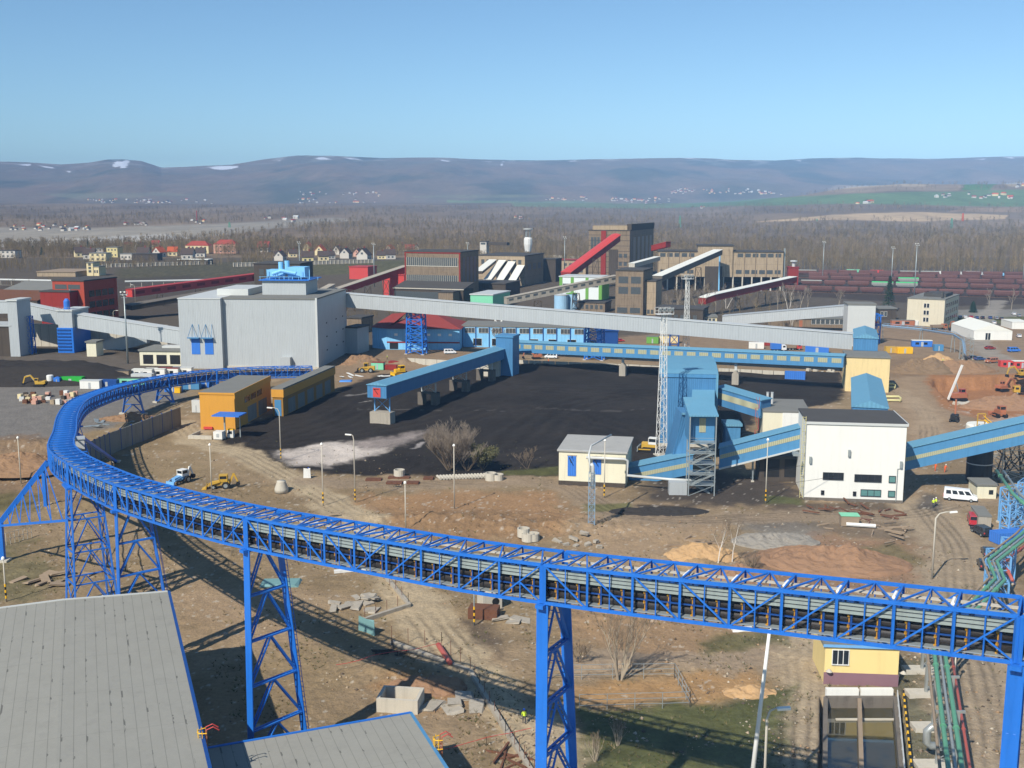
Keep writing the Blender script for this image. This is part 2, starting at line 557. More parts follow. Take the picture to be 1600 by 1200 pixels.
# ================================================================ terrain
def vnoise(x, y, seed=0):
 xi, yi = np.floor(x).astype(np.int64), np.floor(y).astype(np.int64)
 xf, yf = x - xi, y - yi
 def hsh(a, b):
  n = (a * 374761393 + b * 668265263 + seed * 1274126177) & 0x7fffffff
  n = ((n ^ (n >> 13)) * 1274126177) & 0x7fffffff
  return ((n ^ (n >> 16)) & 0xffff) / 65535.0
 sx, sy = xf * xf * (3 - 2 * xf), yf * yf * (3 - 2 * yf)
 a = hsh(xi, yi) * (1 - sx) + hsh(xi + 1, yi) * sx
 b = hsh(xi, yi + 1) * (1 - sx) + hsh(xi + 1, yi + 1) * sx
 return a * (1 - sy) + b * sy
def fbm(x, y, seed=0, o=4, g=.5):
 t, a, s = 0, 1.0, 0
 for i in range(o):
  t = t + a * vnoise(x * 2 ** i, y * 2 ** i, seed + i * 17)
  s += a
  a *= g
 return t / s
def sstep(a, b, x):
 t = np.clip((x - a) / (b - a), 0, 1)
 return t * t * (3 - 2 * t)
RIDGE = [(-900, 262), (-400, 250), (-150, 256), (0, 253), (60, 255), (110, 258), (150, 255), (180, 250), (205, 249), (232, 252), (262, 262), (300, 261), (370, 258), (420, 250), (470, 244), (520, 243), (600, 246), (700, 247), (800, 250), (900, 249), (1000, 247), (1080, 246), (1150, 250), (1200, 251), (1260, 247), (1330, 246), (1450, 248), (1540, 245), (1600, 244), (1900, 250), (2500, 262)]
HILL = [(600, 330), (1080, 318), (1150, 310), (1200, 303), (1250, 297), (1290, 290), (1330, 284), (1400, 279), (1480, 277), (1560, 277), (1640, 276), (1900, 285), (2400, 320)]
RS = np.array([(u - 800) / F for u, v in RIDGE])
RZ = np.array([Zv(v, 9500) for u, v in RIDGE])
HS = np.array([(u - 800) / F for u, v in HILL])
HZ = np.array([Zv(v, 4200) for u, v in HILL])
PITS = []      # (px polygon, depth m, soft px)
DIPS = [(.0, 0)]
def sdpoly(U, V, poly):
 """signed distance (inside positive) in the units of U, V"""
 d = np.full(U.shape, 1e9)
 ins = np.zeros(U.shape, bool)
 n = len(poly)
 for i in range(n):
  x0, y0 = poly[i]
  x1, y1 = poly[(i + 1) % n]
  ex, ey = x1 - x0, y1 - y0
  t = np.clip(((U - x0) * ex + (V - y0) * ey) / (ex * ex + ey * ey + 1e-9), 0, 1)
  d = np.minimum(d, np.hypot(U - x0 - t * ex, V - y0 - t * ey))
  c = ((y0 > V) != (y1 > V)) & (U < (x1 - x0) * (V - y0) / (y1 - y0 + 1e-12) + x0)
  ins ^= c
 return np.where(ins, d, -d)
def W(pts, z=0.0):
 return [tuple(G(u, v, z)[:2]) for u, v in pts]
PIT = W([(1452, 592), (1560, 587), (1760, 584), (1790, 640), (1640, 652), (1545, 658), (1488, 634), (1462, 608)])
BUMPS = [  # px, half width m, half depth m, height m  (low relief of the stripped ground)
 (700, 815, 30, 6, 1.3), (860, 830, 22, 6, 1.2), (1090, 880, 10, 6, 1.0), (640, 1050, 9, 4, 1.0), (960, 960, 14, 7, 1.0), (430, 765, 8, 3, .8),
 (330, 775, 7, 4, .8), (40, 700, 20, 9, 1.6), (40, 740, 18, 7, 1.8), (120, 790, 10, 6, 1.0), (300, 870, 14, 6, .9), (1000, 1040, 10, 3, .7),
 (640, 570, 10, 5, 2.0), (560, 570, 8, 5, 1.6), (1440, 570, 9, 6, 2.0), (1380, 575, 8, 6, 1.6), (1520, 575, 12, 6, 1.5), (1370, 620, 3, 10, .6)]
BUMPW = [(G(u, v).x, G(u, v).y, a, b, h) for u, v, a, b, h in BUMPS]
BASIN = None
def HT(X, Y):
 """ground height"""
 X, Y = np.asarray(X, float), np.asarray(Y, float)
 z = 68.0 * sstep(1300, 6200, Y)
 s = X / np.maximum(Y, 1)
 z = z + np.where(Y > 1000, (fbm(X / 700, Y / 700, 3, 4) - .5) * 26 * sstep(1000, 2500, Y), 0)
 hz = np.interp(s, HS, HZ)
 hill = np.maximum(hz - 62, 0) * np.exp(-((Y - 4200) / 1050.0) ** 2)
 z = z + hill * (1 + .06 * (fbm(X / 250, Y / 250, 9, 3) - .5))
 rz = np.interp(s, RS, RZ)
 t = np.clip((Y - 6000) / 3500.0, 0, 1)
 spur = (fbm(X / 900, Y / 2600, 21, 5, .55) - .5)
 up = t ** .85
 z = np.where(Y > 6000, z + (rz - 68) * up + spur * 760 * t * (1 - t) * (1.1 - .3 * t), z)
 z = np.where(Y > 9500, np.maximum(z - (Y - 9500) * .25, 0), z)
 near = Y < 1000
 if near.any():
  d = sdpoly(X, Y, PIT) + 2.5 * (fbm(X / 4, Y / 4, 31, 3) - .5)
  z = z - np.where(near, 4.2 * sstep(0.0, 2.2, d), 0)
  nz = fbm(X / 5, Y / 5, 41, 4) - .5
  nz2 = fbm(X / 1.1, Y / 1.1, 43, 3) - .5
  bm_ = 0
  for bx, by, a, b, h in BUMPW:
   r = np.hypot((X - bx) / a, (Y - by) / b)
   bm_ = bm_ + h * np.exp(-r * r * 1.6)
  rough = np.clip(bm_, 0, 1.2)
  z = z + np.where(near, bm_ * (1 + 1.5 * nz) * .9 + rough * nz2 * .7 + nz2 * .26 * (Y < 330), 0)
 return z
def gz(x, y):
 return float(HT(np.array([x]), np.array([y]))[0])
def GG(u, v):
 """visible ground point (follows the relief)"""
 p = G(u, v)
 for _ in range(3):
  p = G(u, v, gz(p.x, p.y))
 return p
# ---- colours of the soil, as painted zones (photo columns/rows turned into world outlines)
C_ = lambda h: np.array(lin(h)[:3])
DIRT, ROAD, DARK, ORANGE_, SAND = C_('#988363'), C_('#ae9979'), C_('#65584b'), C_('#a5815c'), C_('#bd9a6c')
COAL, ASPH, GRASS_, GREYD, MUD = C_('#342f2a'), C_('#7d7973'), C_('#5e6037'), C_('#8d8272'), C_('#5a4c40')
ZONES = [  # kind, pixels, colour, soft m (or line width), strength, class
 ('p', [(-700, 640), (-700, 402), (2300, 402), (2300, 520), (1330, 520), (700, 545), (560, 560), (280, 575), (0, 600)], C_('#5d5448'), 6, .95, 0),
 ('p', [(380, 420), (640, 405), (700, 402), (640, 425), (430, 432)], C_('#5f5b3c'), 4, .9, 3),
 ('p', [(180, 420), (420, 405), (400, 430), (190, 440)], C_('#57523a'), 4, .8, 3),
 ('p', [(0, 445), (300, 430), (420, 470), (200, 500), (0, 470)], C_('#4d443b'), 6, .7, 0),
 ('p', [(1230, 425), (1640, 424), (1640, 475), (1490, 478), (1240, 462)], C_('#453a32'), 3, .9, 0),
 ('p', [(1480, 492), (1640, 490), (1640, 508), (1560, 505), (1440, 515)], C_('#66663e'), 2, .9, 3),
 ('p', [(1490, 484), (1640, 482), (1640, 494), (1500, 497)], C_('#8d877c'), 2, .9, 4),
 ('p', [(1230, 505), (1500, 512), (1640, 505), (1700, 700), (1420, 700), (1390, 600), (1300, 580), (800, 556), (760, 575), (560, 605), (500, 580), (560, 548), (800, 540)], C_('#937c62'), 5, .9, 0),
 ('l', [(1560, 470), (1530, 520), (1560, 560), (1640, 570)], C_('#9d9486'), 9, .8, 2),
 ('p', [(-500, 598), (140, 578), (262, 600), (290, 622), (200, 660), (60, 690), (-500, 705)], ASPH, 3, .92, 4),
 ('p', [(-300, 560), (150, 552), (290, 575), (170, 600), (-300, 610)], C_('#6c6359'), 4, .6, 0),
 ('p', [(-300, 690), (60, 680), (130, 720), (130, 790), (-300, 800)], C_('#8d745a'), 4, .8, 0),
 ('p', [(-200, 775), (60, 770), (60, 800), (-200, 815)], C_('#5d5c38'), 3, .7, 3),
 ('p', [(-200, 850), (50, 845), (90, 930), (-200, 960)], C_('#6a6647'), 3, .7, 3),
 # coal yard
 ('p', [(806, 574), (1040, 577), (1315, 588), (1318, 625), (1190, 650), (1130, 712), (1010, 740), (868, 742), (760, 748), (620, 742), (520, 742), (440, 728), (392, 712), (350, 690), (372, 668), (440, 645), (526, 612), (590, 585), (700, 577)], COAL, 1.6, 1.0, 1),
 ('p', [(985, 735), (1120, 735), (1250, 755), (1245, 792), (1100, 790), (1010, 782)], C_('#463f39'), 3, .92, 0),
 ('p', [(985, 790), (1080, 790), (1078, 806), (1005, 806)], C_('#3b3632'), 1.2, .9, 0),
 ('p', [(432, 706), (480, 695), (540, 691), (572, 697), (602, 703), (565, 718), (520, 729), (462, 725)], C_('#cfc2b4'), 2.2, .95, 1),
 ('p', [(555, 692), (640, 676), (665, 672), (640, 690), (590, 703)], C_('#9a8e85'), 2.2, .85, 1),
 ('l', [(640, 700), (660, 692)], C_('#b0a79f'), 1.6, .8, 1),
 ('l', [(545, 620), (580, 614)], C_('#8d8780'), 1.4, .7, 1),
 ('l', [(560, 629), (576, 627)], C_('#a09a92'), 1.2, .8, 1),
 ('l', [(560, 640), (800, 642)], C_('#6b6661'), .7, .55, 1),
 ('l', [(840, 637), (950, 642), (1020, 640)], C_('#6b6661'), .8, .5, 1),
 # dug orange ground and sand
 ('p', [(560, 775), (700, 768), (860, 768), (905, 800), (880, 845), (740, 850), (600, 820)], ORANGE_, 4, .85, 0),
 ('p', [(600, 805), (760, 800), (860, 815), (840, 850), (690, 850)], C_('#8f7354'), 3, .7, 0),
 ('p', [(900, 810), (1100, 805), (1140, 850), (1090, 890), (960, 880), (890, 850)], C_('#a98f70'), 4, .8, 0),
 ('p', [(1040, 850), (1085, 838), (1130, 858), (1110, 890), (1060, 885)], SAND, 2.5, .85, 0),
 ('p', [(1150, 818), (1260, 812), (1290, 830), (1250, 860), (1180, 850)], C_('#8c877c'), 3, .85, 0),
 ('p', [(1150, 805), (1330, 800), (1440, 815), (1430, 850), (1300, 830), (1170, 830)], C_('#6d6052'), 3, .6, 0),
 ('p', [(1230, 850), (1310, 832), (1420, 850), (1460, 900), (1400, 930), (1150, 925), (1180, 870)], C_('#957459'), 3, .8, 0),
 ('p', [(870, 945), (1000, 940), (1160, 965), (1170, 1000), (1050, 1040), (880, 1010)], C_('#a58462'), 3, .6, 0),
 ('p', [(905, 1070), (1020, 1062), (1180, 1052), (1190, 1085), (1060, 1100), (905, 1105)], C_('#b08a5c'), 1.5, .85, 0),
 ('p', [(560, 1075), (640, 1050), (730, 1060), (735, 1100), (650, 1110)], C_('#a67f56'), 2, .75, 0),
 ('p', [(1390, 590), (1450, 588), (1500, 660), (1470, 720), (1400, 700)], C_('#a28a6d'), 4, .8, 2),
 ('p', [(1380, 562), (1470, 556), (1470, 585), (1390, 590)], C_('#8a7257'), 3, .7, 0),
 ('p', [(1445, 586), (1700, 582), (1800, 640), (1640, 655), (1540, 662), (1470, 632)], C_('#a3724a'), 1.5, .92, 0),
 ('p', [(1510, 640), (1610, 625), (1650, 650), (1560, 665)], C_('#c3bcae'), 3, .7, 0),
 ('p', [(1200, 782), (1420, 788), (1420, 800), (1205, 800)], C_('#5c4f42'), 1.5, .8, 0),
 # roads and tracks
 ('l', [(285, 660), (310, 690), (370, 705), (430, 735), (500, 775), (560, 815), (610, 880), (640, 930), (700, 1005), (770, 1085), (850, 1155), (960, 1260)], C_('#b8a484'), 8.0, 1.0, 2),
 ('l', [(480, 752), (620, 757), (760, 752), (880, 757), (960, 800), (1090, 812), (1240, 806), (1400, 806), (1480, 790), (1560, 775)], C_('#9f8b72'), 8, .75, 2),
 ('l', [(920, 1040), (1040, 1035), (1190, 1035), (1260, 1000)], C_('#a8937a'), 7, .75, 2),
 ('l', [(1440, 790), (1490, 850), (1500, 920), (1510, 1000), (1540, 1120), (1560, 1300)], C_('#a8957a'), 12, .94, 2),
 ('l', [(1250, 960), (1255, 1050), (1250, 1140), (1245, 1300)], C_('#b5a183'), 6.5, .96, 2),
 ('l', [(1400, 610), (1440, 640), (1450, 690), (1420, 720)], C_('#b39d80'), 7, .6, 2),
 ('p', [(1440, 770), (1465, 775), (1470, 798), (1435, 792)], C_('#5c5752'), 1.2, .8, 0),
 ('p', [(720, 960), (760, 975), (790, 1010), (790, 1025), (735, 1000)], C_('#5d5145'), 1.4, .75, 0),
 ('p', [(300, 900), (470, 930), (500, 1000), (420, 1010), (290, 1000)], C_('#ab9172'), 4, .7, 0),
 # rough grass in the foreground
 ('p', [(905, 1112), (1040, 1105), (1180, 1090), (1240, 1060), (1215, 1260), (960, 1290), (905, 1190)], C_('#555a31'), 1.5, .9, 3),
 ('p', [(1085, 1000), (1200, 985), (1225, 1010), (1100, 1022)], C_('#676540'), 1.5, .8, 3),
 ('p', [(1400, 1035), (1445, 1030), (1480, 1260), (1420, 1290)], C_('#6a6750'), 1.5, .85, 3),
 ('p', [(1320, 865), (1400, 850), (1440, 880), (1390, 895)], C_('#686843'), 1.5, .6, 3),
 ('p', [(915, 788), (985, 785), (985, 797), (915, 800)], C_('#696a3c'), 1.0, .8, 3),
 ('p', [(1195, 775), (1260, 780), (1255, 790), (1195, 788)], C_('#5d6138'), 1.0, .8, 3),
 ('p', [(780, 736), (870, 728), (870, 740), (790, 744)], C_('#5f5f35'), 1.0, .8, 3),
]
TRACKS = []
for (pts, off) in [(ZONES[[i for i, z in enumerate(ZONES) if z[0] == 'l' and z[1][0] == (285, 660)][0]][1], 1.1)]:
 for o in (-2.4, -.9, 1.0, 2.5):
  TRACKS.append((pts, o))
for z_ in ZONES:
 if z_[0] == 'l' and z_[1][0] in ((480, 752), (920, 1040), (1440, 790), (1250, 960), (1400, 610)):
  for o in (-1.9, -.6, .9, 2.1):
   TRACKS.append((z_[1], o))
CT = [[(400, 700), (500, 690), (640, 670), (760, 640)], [(820, 640), (900, 650), (1010, 690)], [(800, 690), (840, 660), (900, 630), (1010, 612)], [(420, 690), (540, 650), (620, 600)], [(700, 735), (820, 715), (960, 690)], [(820, 600), (930, 603), (1030, 606)], [(850, 612), (950, 618), (1020, 622)], [(780, 720), (840, 690), (870, 660)]]
def seg_dist(X, Y, pts):
 """distance to a polyline and signed side offset"""
 best = np.full(X.shape, 1e9)
 side = np.zeros(X.shape)
 for (x0, y0), (x1, y1) in zip(pts[:-1], pts[1:]):
  ex, ey = x1 - x0, y1 - y0
  t = np.clip(((X - x0) * ex + (Y - y0) * ey) / (ex * ex + ey * ey + 1e-9), 0, 1)
  dx, dy = X - x0 - t * ex, Y - y0 - t * ey
  d = np.hypot(dx, dy)
  m = d < best
  best = np.where(m, d, best)
  side = np.where(m, np.sign(ex * dy - ey * dx) * d, side)
 return best, side
def smooth_line(pts, n=6):
 w = [np.array(p) for p in pts]
 out = []
 for i in range(len(w) - 1):
  p0, p1, p2, p3 = w[max(i - 1, 0)], w[i], w[i + 1], w[min(i + 2, len(w) - 1)]
  for k in range(n):
   t = k / n
   out.append(tuple(.5 * ((2 * p1) + (-p0 + p2) * t + (2 * p0 - 5 * p1 + 4 * p2 - p3) * t * t + (-p0 + 3 * p1 - 3 * p2 + p3) * t ** 3)))
 out.append(tuple(w[-1]))
 return out
def ground_mat(name, rough=.95, fine=1.0, bump=.5):
 m = bpy.data.materials.new(name)
 m.use_nodes = True
 N, L = m.node_tree.nodes, m.node_tree.links
 b = N['Principled BSDF']
 b.inputs['Roughness'].default_value = rough
 b.inputs['Specular IOR Level'].default_value = .12
 at = N.new('ShaderNodeAttribute')
 at.attribute_name = 'soil'
 tc = N.new('ShaderNodeTexCoord')
 def noise(s, d, r=.65):
  n = N.new('ShaderNodeTexNoise')
  n.inputs['Scale'].default_value = s
  n.inputs['Detail'].default_value = d
  n.inputs['Roughness'].default_value = r
  L.new(tc.outputs['Object'], n.inputs['Vector'])
  return n.outputs['Fac']
 def M(op, a, c):
  n = N.new('ShaderNodeMath')
  n.operation = op
  for i, x in enumerate((a, c)):
   if hasattr(x, 'links'): L.new(x, n.inputs[i])
   else: n.inputs[i].default_value = x
  return n.outputs[0]
 n1, n2 = noise(.22 * fine, 6), noise(1.7 * fine, 5, .75)
 f = M('ADD', M('MULTIPLY', M('SUBTRACT', n1, .5), .6), M('MULTIPLY', M('SUBTRACT', n2, .5), .95))
 f = M('ADD', f, .88 if fine == 1 else 1.0)
 sc = N.new('ShaderNodeVectorMath')
 sc.operation = 'SCALE'
 L.new(at.outputs['Color'], sc.inputs[0])
 L.new(f, sc.inputs['Scale'])
 L.new(sc.outputs[0], b.inputs['Base Color'])
 bp = N.new('ShaderNodeBump')
 bp.inputs['Strength'].default_value = bump
 bp.inputs['Distance'].default_value = .35 / fine
 L.new(n2, bp.inputs['Height'])
 L.new(bp.outputs[0], b.inputs['Normal'])
 MATS[name] = m
 return m
def grid_objects(X, Y, Z, colr, cls, names, mname):
 """split one grid into seamless sheets by class"""
 nr, nc = X.shape
 co = np.stack([X, Y, Z], -1).reshape(-1, 3).astype(np.float32)
 idx = np.arange(nr * nc).reshape(nr, nc)
 q = np.stack([idx[:-1, :-1], idx[:-1, 1:], idx[1:, 1:], idx[1:, :-1]], -1).reshape(-1, 4)
 fc = cls[:-1, :-1].reshape(-1)
 colr = colr.reshape(-1, 3)
 out = {}
 for k, (nm, kind) in names.items():
  qq = q[fc == k]
  if len(qq) == 0: continue
  used, inv = np.unique(qq.ravel(), return_inverse=True)
  me = bpy.data.meshes.new(nm)
  n = len(qq)
  me.vertices.add(len(used))
  me.vertices.foreach_set('co', co[used].ravel())
  me.loops.add(4 * n)
  me.loops.foreach_set('vertex_index', inv.astype(np.int32))
  me.polygons.add(n)
  me.polygons.foreach_set('loop_start', np.arange(0, 4 * n, 4, dtype=np.int32))
  me.polygons.foreach_set('use_smooth', np.ones(n, bool))
  at = me.color_attributes.new('soil', 'FLOAT_COLOR', 'POINT')
  c4 = np.ones((len(used), 4), np.float32)
  c4[:, :3] = colr[used]
  at.data.foreach_set('color', c4.ravel())
  me.update()
  me.materials.append(MATS[mname])
  o = bpy.data.objects.new(nm, me)
  COL.objects.link(o)
  o['kind'] = kind
  out[nm] = o
 return out
def make_near_ground():
 ground_mat('soil', 1.0, 1.0, .8)
 vr = np.concatenate([np.linspace(2600, 1260, 12, endpoint=False), np.linspace(1260, 640, 400, endpoint=False), np.linspace(640, 402, 230)])
 t = (600 - vr) / F
 D = H * (CP + t * SP) / (SP - t * CP)
 s = np.concatenate([np.linspace(-.95, -.54, 60, endpoint=False), np.linspace(-.54, .54, 700), np.linspace(.54, .95, 61)[1:]])
 Y, S = np.meshgrid(D, s, indexing='ij')
 X = S * (Y + 9.5)
 Z = HT(X, Y)
 colr = np.broadcast_to(DIRT, X.shape + (3,)).copy()
 big = fbm(X / 30, Y / 30, 51, 4)
 mix = np.clip((big - .38) * 2.6, 0, 1)[..., None]
 colr = colr * (1 - mix * .45) + C_('#7a6750') * mix * .45
 med = np.clip((fbm(X / 9, Y / 9, 57, 4) - .52) * 5, 0, 1)[..., None]
 colr = colr * (1 - med * .45) + C_('#b39a7b') * med * .45
 cls = np.zeros(X.shape, int)
 wx = (fbm(X / 6, Y / 6, 61, 4) - .5)
 wy = (fbm(X / 6, Y / 6, 67, 4) - .5)
 fine = fbm(X / 1.6, Y / 1.6, 71, 3) - .5
 for kind, pts, c, soft, st, k in ZONES:
  w = W(pts)
  if kind == 'l': w = smooth_line(w)
  ax = np.array(w)
  sf = soft if kind == 'p' else 2.0
  mg = soft + 8
  bx = (X > ax[:, 0].min() - mg) & (X < ax[:, 0].max() + mg) & (Y > ax[:, 1].min() - mg) & (Y < ax[:, 1].max() + mg)
  if not bx.any(): continue
  amp = min(9.0, 2.2 * sf + 1.0)
  x, y = X[bx] + wx[bx] * amp, Y[bx] + wy[bx] * amp
  if kind == 'p':
   m = sstep(-sf, sf, sdpoly(x, y, w) + fine[bx] * sf * 1.5)
  else:
   d, sd = seg_dist(x, y, w)
   m = 1 - sstep(soft / 2 - min(1.6, soft * .3), soft / 2 + min(1.6, soft * .3), d + fine[bx] * min(2.0, soft * .4))
  m = m * st
  cc = colr[bx]
  colr[bx] = cc * (1 - m[:, None]) + c * m[:, None]
  cl = cls[bx]
  cl[m > .5] = k
  cls[bx] = cl
 for pts, off in TRACKS:                      # wheel ruts
  w = smooth_line(W(pts))
  ax = np.array(w)
  bx = (X > ax[:, 0].min() - 6) & (X < ax[:, 0].max() + 6) & (Y > ax[:, 1].min() - 6) & (Y < ax[:, 1].max() + 6)
  d, sd = seg_dist(X[bx] + wx[bx] * .9, Y[bx] + wy[bx] * .9, w)
  m = np.exp(-((sd - off) / .3) ** 2) * .42 * np.clip(fbm(X[bx] / 14, Y[bx] / 14, 77, 2) * 2.4 - .5, 0, 1)
  colr[bx] *= (1 - m)[:, None]
  Z[bx] -= m * .22
 for pts in CT:                               # dozer tracks on the coal
  w = smooth_line(W(pts))
  ax = np.array(w)
  bx = (X > ax[:, 0].min() - 14) & (X < ax[:, 0].max() + 14) & (Y > ax[:, 1].min() - 14) & (Y < ax[:, 1].max() + 14)
  d, sd = seg_dist(X[bx] + wx[bx] * 3, Y[bx] + wy[bx] * 3, w)
  g = np.sin(sd * 1.35 + 3 * wx[bx]) * (1 - sstep(5, 11, d))
  on = (cls[bx] == 1)
  colr[bx] *= (1 + .10 * g * on)[:, None]
  Z[bx] += g * on * .09
 coal = cls == 1
 lump = fbm(X / 12, Y / 12, 83, 5)
 colr[coal] *= (.62 + .75 * lump[coal])[:, None]
 Z = Z + coal * (fbm(X / 9, Y / 9, 87, 4) - .5) * .9
 Zb = np.exp(-((Y - np.interp(X, [G(806, 574).x, G(1318, 590).x], [G(806, 574).y, G(1318, 590).y])) / 6.0) ** 2)   # coal pushed up along the back wall
 Z = Z + coal * Zb * 1.7 * (.6 + .8 * fbm(X / 11, Y / 11, 91, 3)) * (X > G(806, 574).x)
 gr = cls == 3
 colr[gr] *= (.6 + .8 * fbm(X / 2.2, Y / 2.2, 97, 4))[gr][:, None]
 speck = (fbm(X / .7, Y / .7, 101, 2) > .80) & (Y < 330) & (cls == 0)
 colr[speck] = colr[speck] * .45 + C_('#c9bfae') * .55
 if BASIN_W is not None:                      # hole for the settling basin
  inb = sdpoly(X, Y, BASIN_W) > -.6
  Z = np.where(inb, -4.0, Z)
 return grid_objects(X, Y, Z, colr, cls, {0: ('ground', 'structure'), 1: ('coal_yard', 'structure'), 2: ('dirt_road', 'structure'), 3: ('rough_grass', 'stuff'), 4: ('paved_yard', 'structure')}, 'soil')
FARZ = [  # px polygons on the far plain
 ([(-600, 385), (-600, 352), (150, 356), (330, 350), (520, 340), (560, 344), (420, 358), (300, 372), (150, 383)], '#958c7c', 2.5, .95),
 ([(-600, 372), (0, 376), (130, 372), (260, 366), (300, 372), (150, 383), (0, 386), (-600, 390)], '#b5b0a6', 1.2, .9),
 ([(1180, 347), (1300, 335), (1440, 331), (1575, 336), (1570, 342), (1440, 346), (1300, 343)], '#b39a76', .8, .97),
 ([(1080, 318), (1160, 312), (1250, 307), (1340, 302), (1420, 300), (1640, 296), (1900, 300), (1900, 325), (1640, 323), (1530, 322), (1420, 320), (1330, 318), (1240, 320), (1180, 321), (1060, 324), (1000, 326)], '#5f7448', .9, .95),
 ([(800, 316), (900, 313), (960, 318), (1090, 318), (1060, 325), (930, 325), (800, 322)], '#68774e', .8, .8),
 ([(700, 313), (810, 314), (800, 317), (700, 317)], '#70804e', .8, .7),
 ([(1330, 302), (1320, 301), (1400, 298), (1480, 298), (1500, 283), (1560, 283), (1640, 280), (1700, 296), (1640, 296), (1420, 300)], '#53713c', .8, .0),
 ([(1500, 297), (1512, 283), (1552, 281), (1560, 284), (1545, 297)], '#4f7038', .6, .95),
 ([(1290, 300), (1300, 292), (1330, 284), (1400, 280), (1500, 278), (1510, 285), (1495, 297), (1400, 298), (1330, 301)], '#8f7c63', 1.2, .9),
 ([(1555, 283), (1600, 278), (1700, 280), (1700, 290), (1580, 292)], '#a3906f', .8, .85),
 ([(1310, 296), (1340, 287), (1420, 284), (1480, 287), (1440, 291), (1370, 292)], '#b8a68a', 1.0, .5),
 ([(1500, 325), (1600, 324), (1600, 331), (1480, 331)], '#9b8265', .8, .6),
 ([(640, 306), (780, 304), (880, 306), (800, 309), (650, 309)], '#7d7a5a', .8, .6),
 ([(60, 303), (260, 300), (300, 305), (120, 311)], '#7d7d62', 1, .5),
]
SNOW = [[(174, 257), (182, 251), (191, 252), (198, 250), (203, 251), (198, 262), (190, 264), (186, 260), (178, 262)],
  [(323, 261), (345, 259), (372, 259), (374, 262), (352, 266), (335, 265)], [(55, 257), (80, 260), (88, 264), (70, 262)], [(100, 266), (112, 267), (108, 270)],
  [(488, 247), (505, 245), (520, 249), (500, 250)], [(532, 245), (560, 248), (570, 250), (545, 249)], [(686, 248), (704, 251), (700, 253), (688, 251)],
  [(780, 258), (786, 251), (789, 251), (783, 259)], [(888, 251), (900, 250), (902, 252), (890, 253)], [(1060, 247), (1078, 246), (1100, 248), (1080, 249)],
  [(1515, 249), (1540, 247), (1538, 250)], [(1560, 245), (1590, 246), (1580, 248)], [(1232, 250), (1252, 250), (1250, 252)], [(20, 257), (50, 256), (45, 260)], [(750, 252), (770, 252), (766, 254)], [(420, 251), (440, 250), (438, 252)]]
def make_far_ground():
 ground_mat('far_soil', .95, .02, .25)
 Y0 = G(800, 402).y
 D = np.concatenate([np.geomspace(Y0, 6000, 260, endpoint=False), np.linspace(6000, 9500, 130, endpoint=False), np.linspace(9500, 11500, 14)])
 s = np.concatenate([np.linspace(-.95, -.52, 70, endpoint=False), np.linspace(-.52, .52, 620), np.linspace(.52, .95, 71)[1:]])
 Y, S = np.meshgrid(D, s, indexing='ij')
 X = S * (Y + 9.5)
 Z = HT(X, Y)
 dz = Z - H
 fw, up = Y * CP - dz * SP, Y * SP + dz * CP
 U, V = 800 + F * X / fw, 600 - F * up / fw
 wob = (fbm(X / 120, Y / 120, 111, 4) - .5)
 colr = np.broadcast_to(C_('#776650'), X.shape + (3,)).copy()
 n = fbm(X / 160, Y / 420, 113, 5)
 colr *= (.55 + .9 * n)[..., None]
 mt = sstep(5200, 6200, Y)[..., None]
 wd = fbm(X / 260, Y / 520, 117, 5)
 mcol = C_('#4a4637') * (1 - wd[..., None]) * 1.2 + C_('#6a5644') * wd[..., None]
 colr = colr * (1 - mt) + mcol * 1.55 * mt
 con = np.clip((fbm(X / 420, Y / 900, 119, 5) - .52) * 6, 0, 1)[..., None] * mt
 colr = colr * (1 - con * .6) + C_('#3c4634') * con * .6
 top = sstep(8600, 9500, Y) * np.clip((fbm(X / 140, Y / 140, 121, 4) - .58) * 7, 0, 1)
 colr = colr * (1 - .35 * top[..., None]) + C_('#c8c8c4') * .35 * top[..., None]
 for pts, c, soft, st in FARZ:
  if st == 0: continue
  d = sdpoly(U + wob * 8, V + wob * 3, pts)
  m = sstep(-soft, soft, d)[..., None] * st * (Y < 7000)[..., None]
  tex = (.8 + .4 * fbm(X / 60, Y / 200, 123, 4))[..., None]
  colr = colr * (1 - m) + C_(c) * tex * m
 for pts in SNOW:
  d = sdpoly(U + wob * 7, V + wob * 2.5, pts)
  m = sstep(.0, 1.1, d)[..., None] * (Y > 8000)[..., None]
  colr = colr * (1 - m) + C_('#d8dade') * m
 cls = np.where(Y > 6000, 2, np.where((V < 322) & (U > 1100) & (Y > 3000), 1, 0))
 return grid_objects(X, Y, Z, colr, cls, {0: ('plain', 'structure'), 1: ('hill', 'structure'), 2: ('mountains', 'structure')}, 'far_soil')
# settling basin outline (world)
BASIN_W = W([(1290, 1092), (1399, 1092), (1420, 1330), (1288, 1330)])
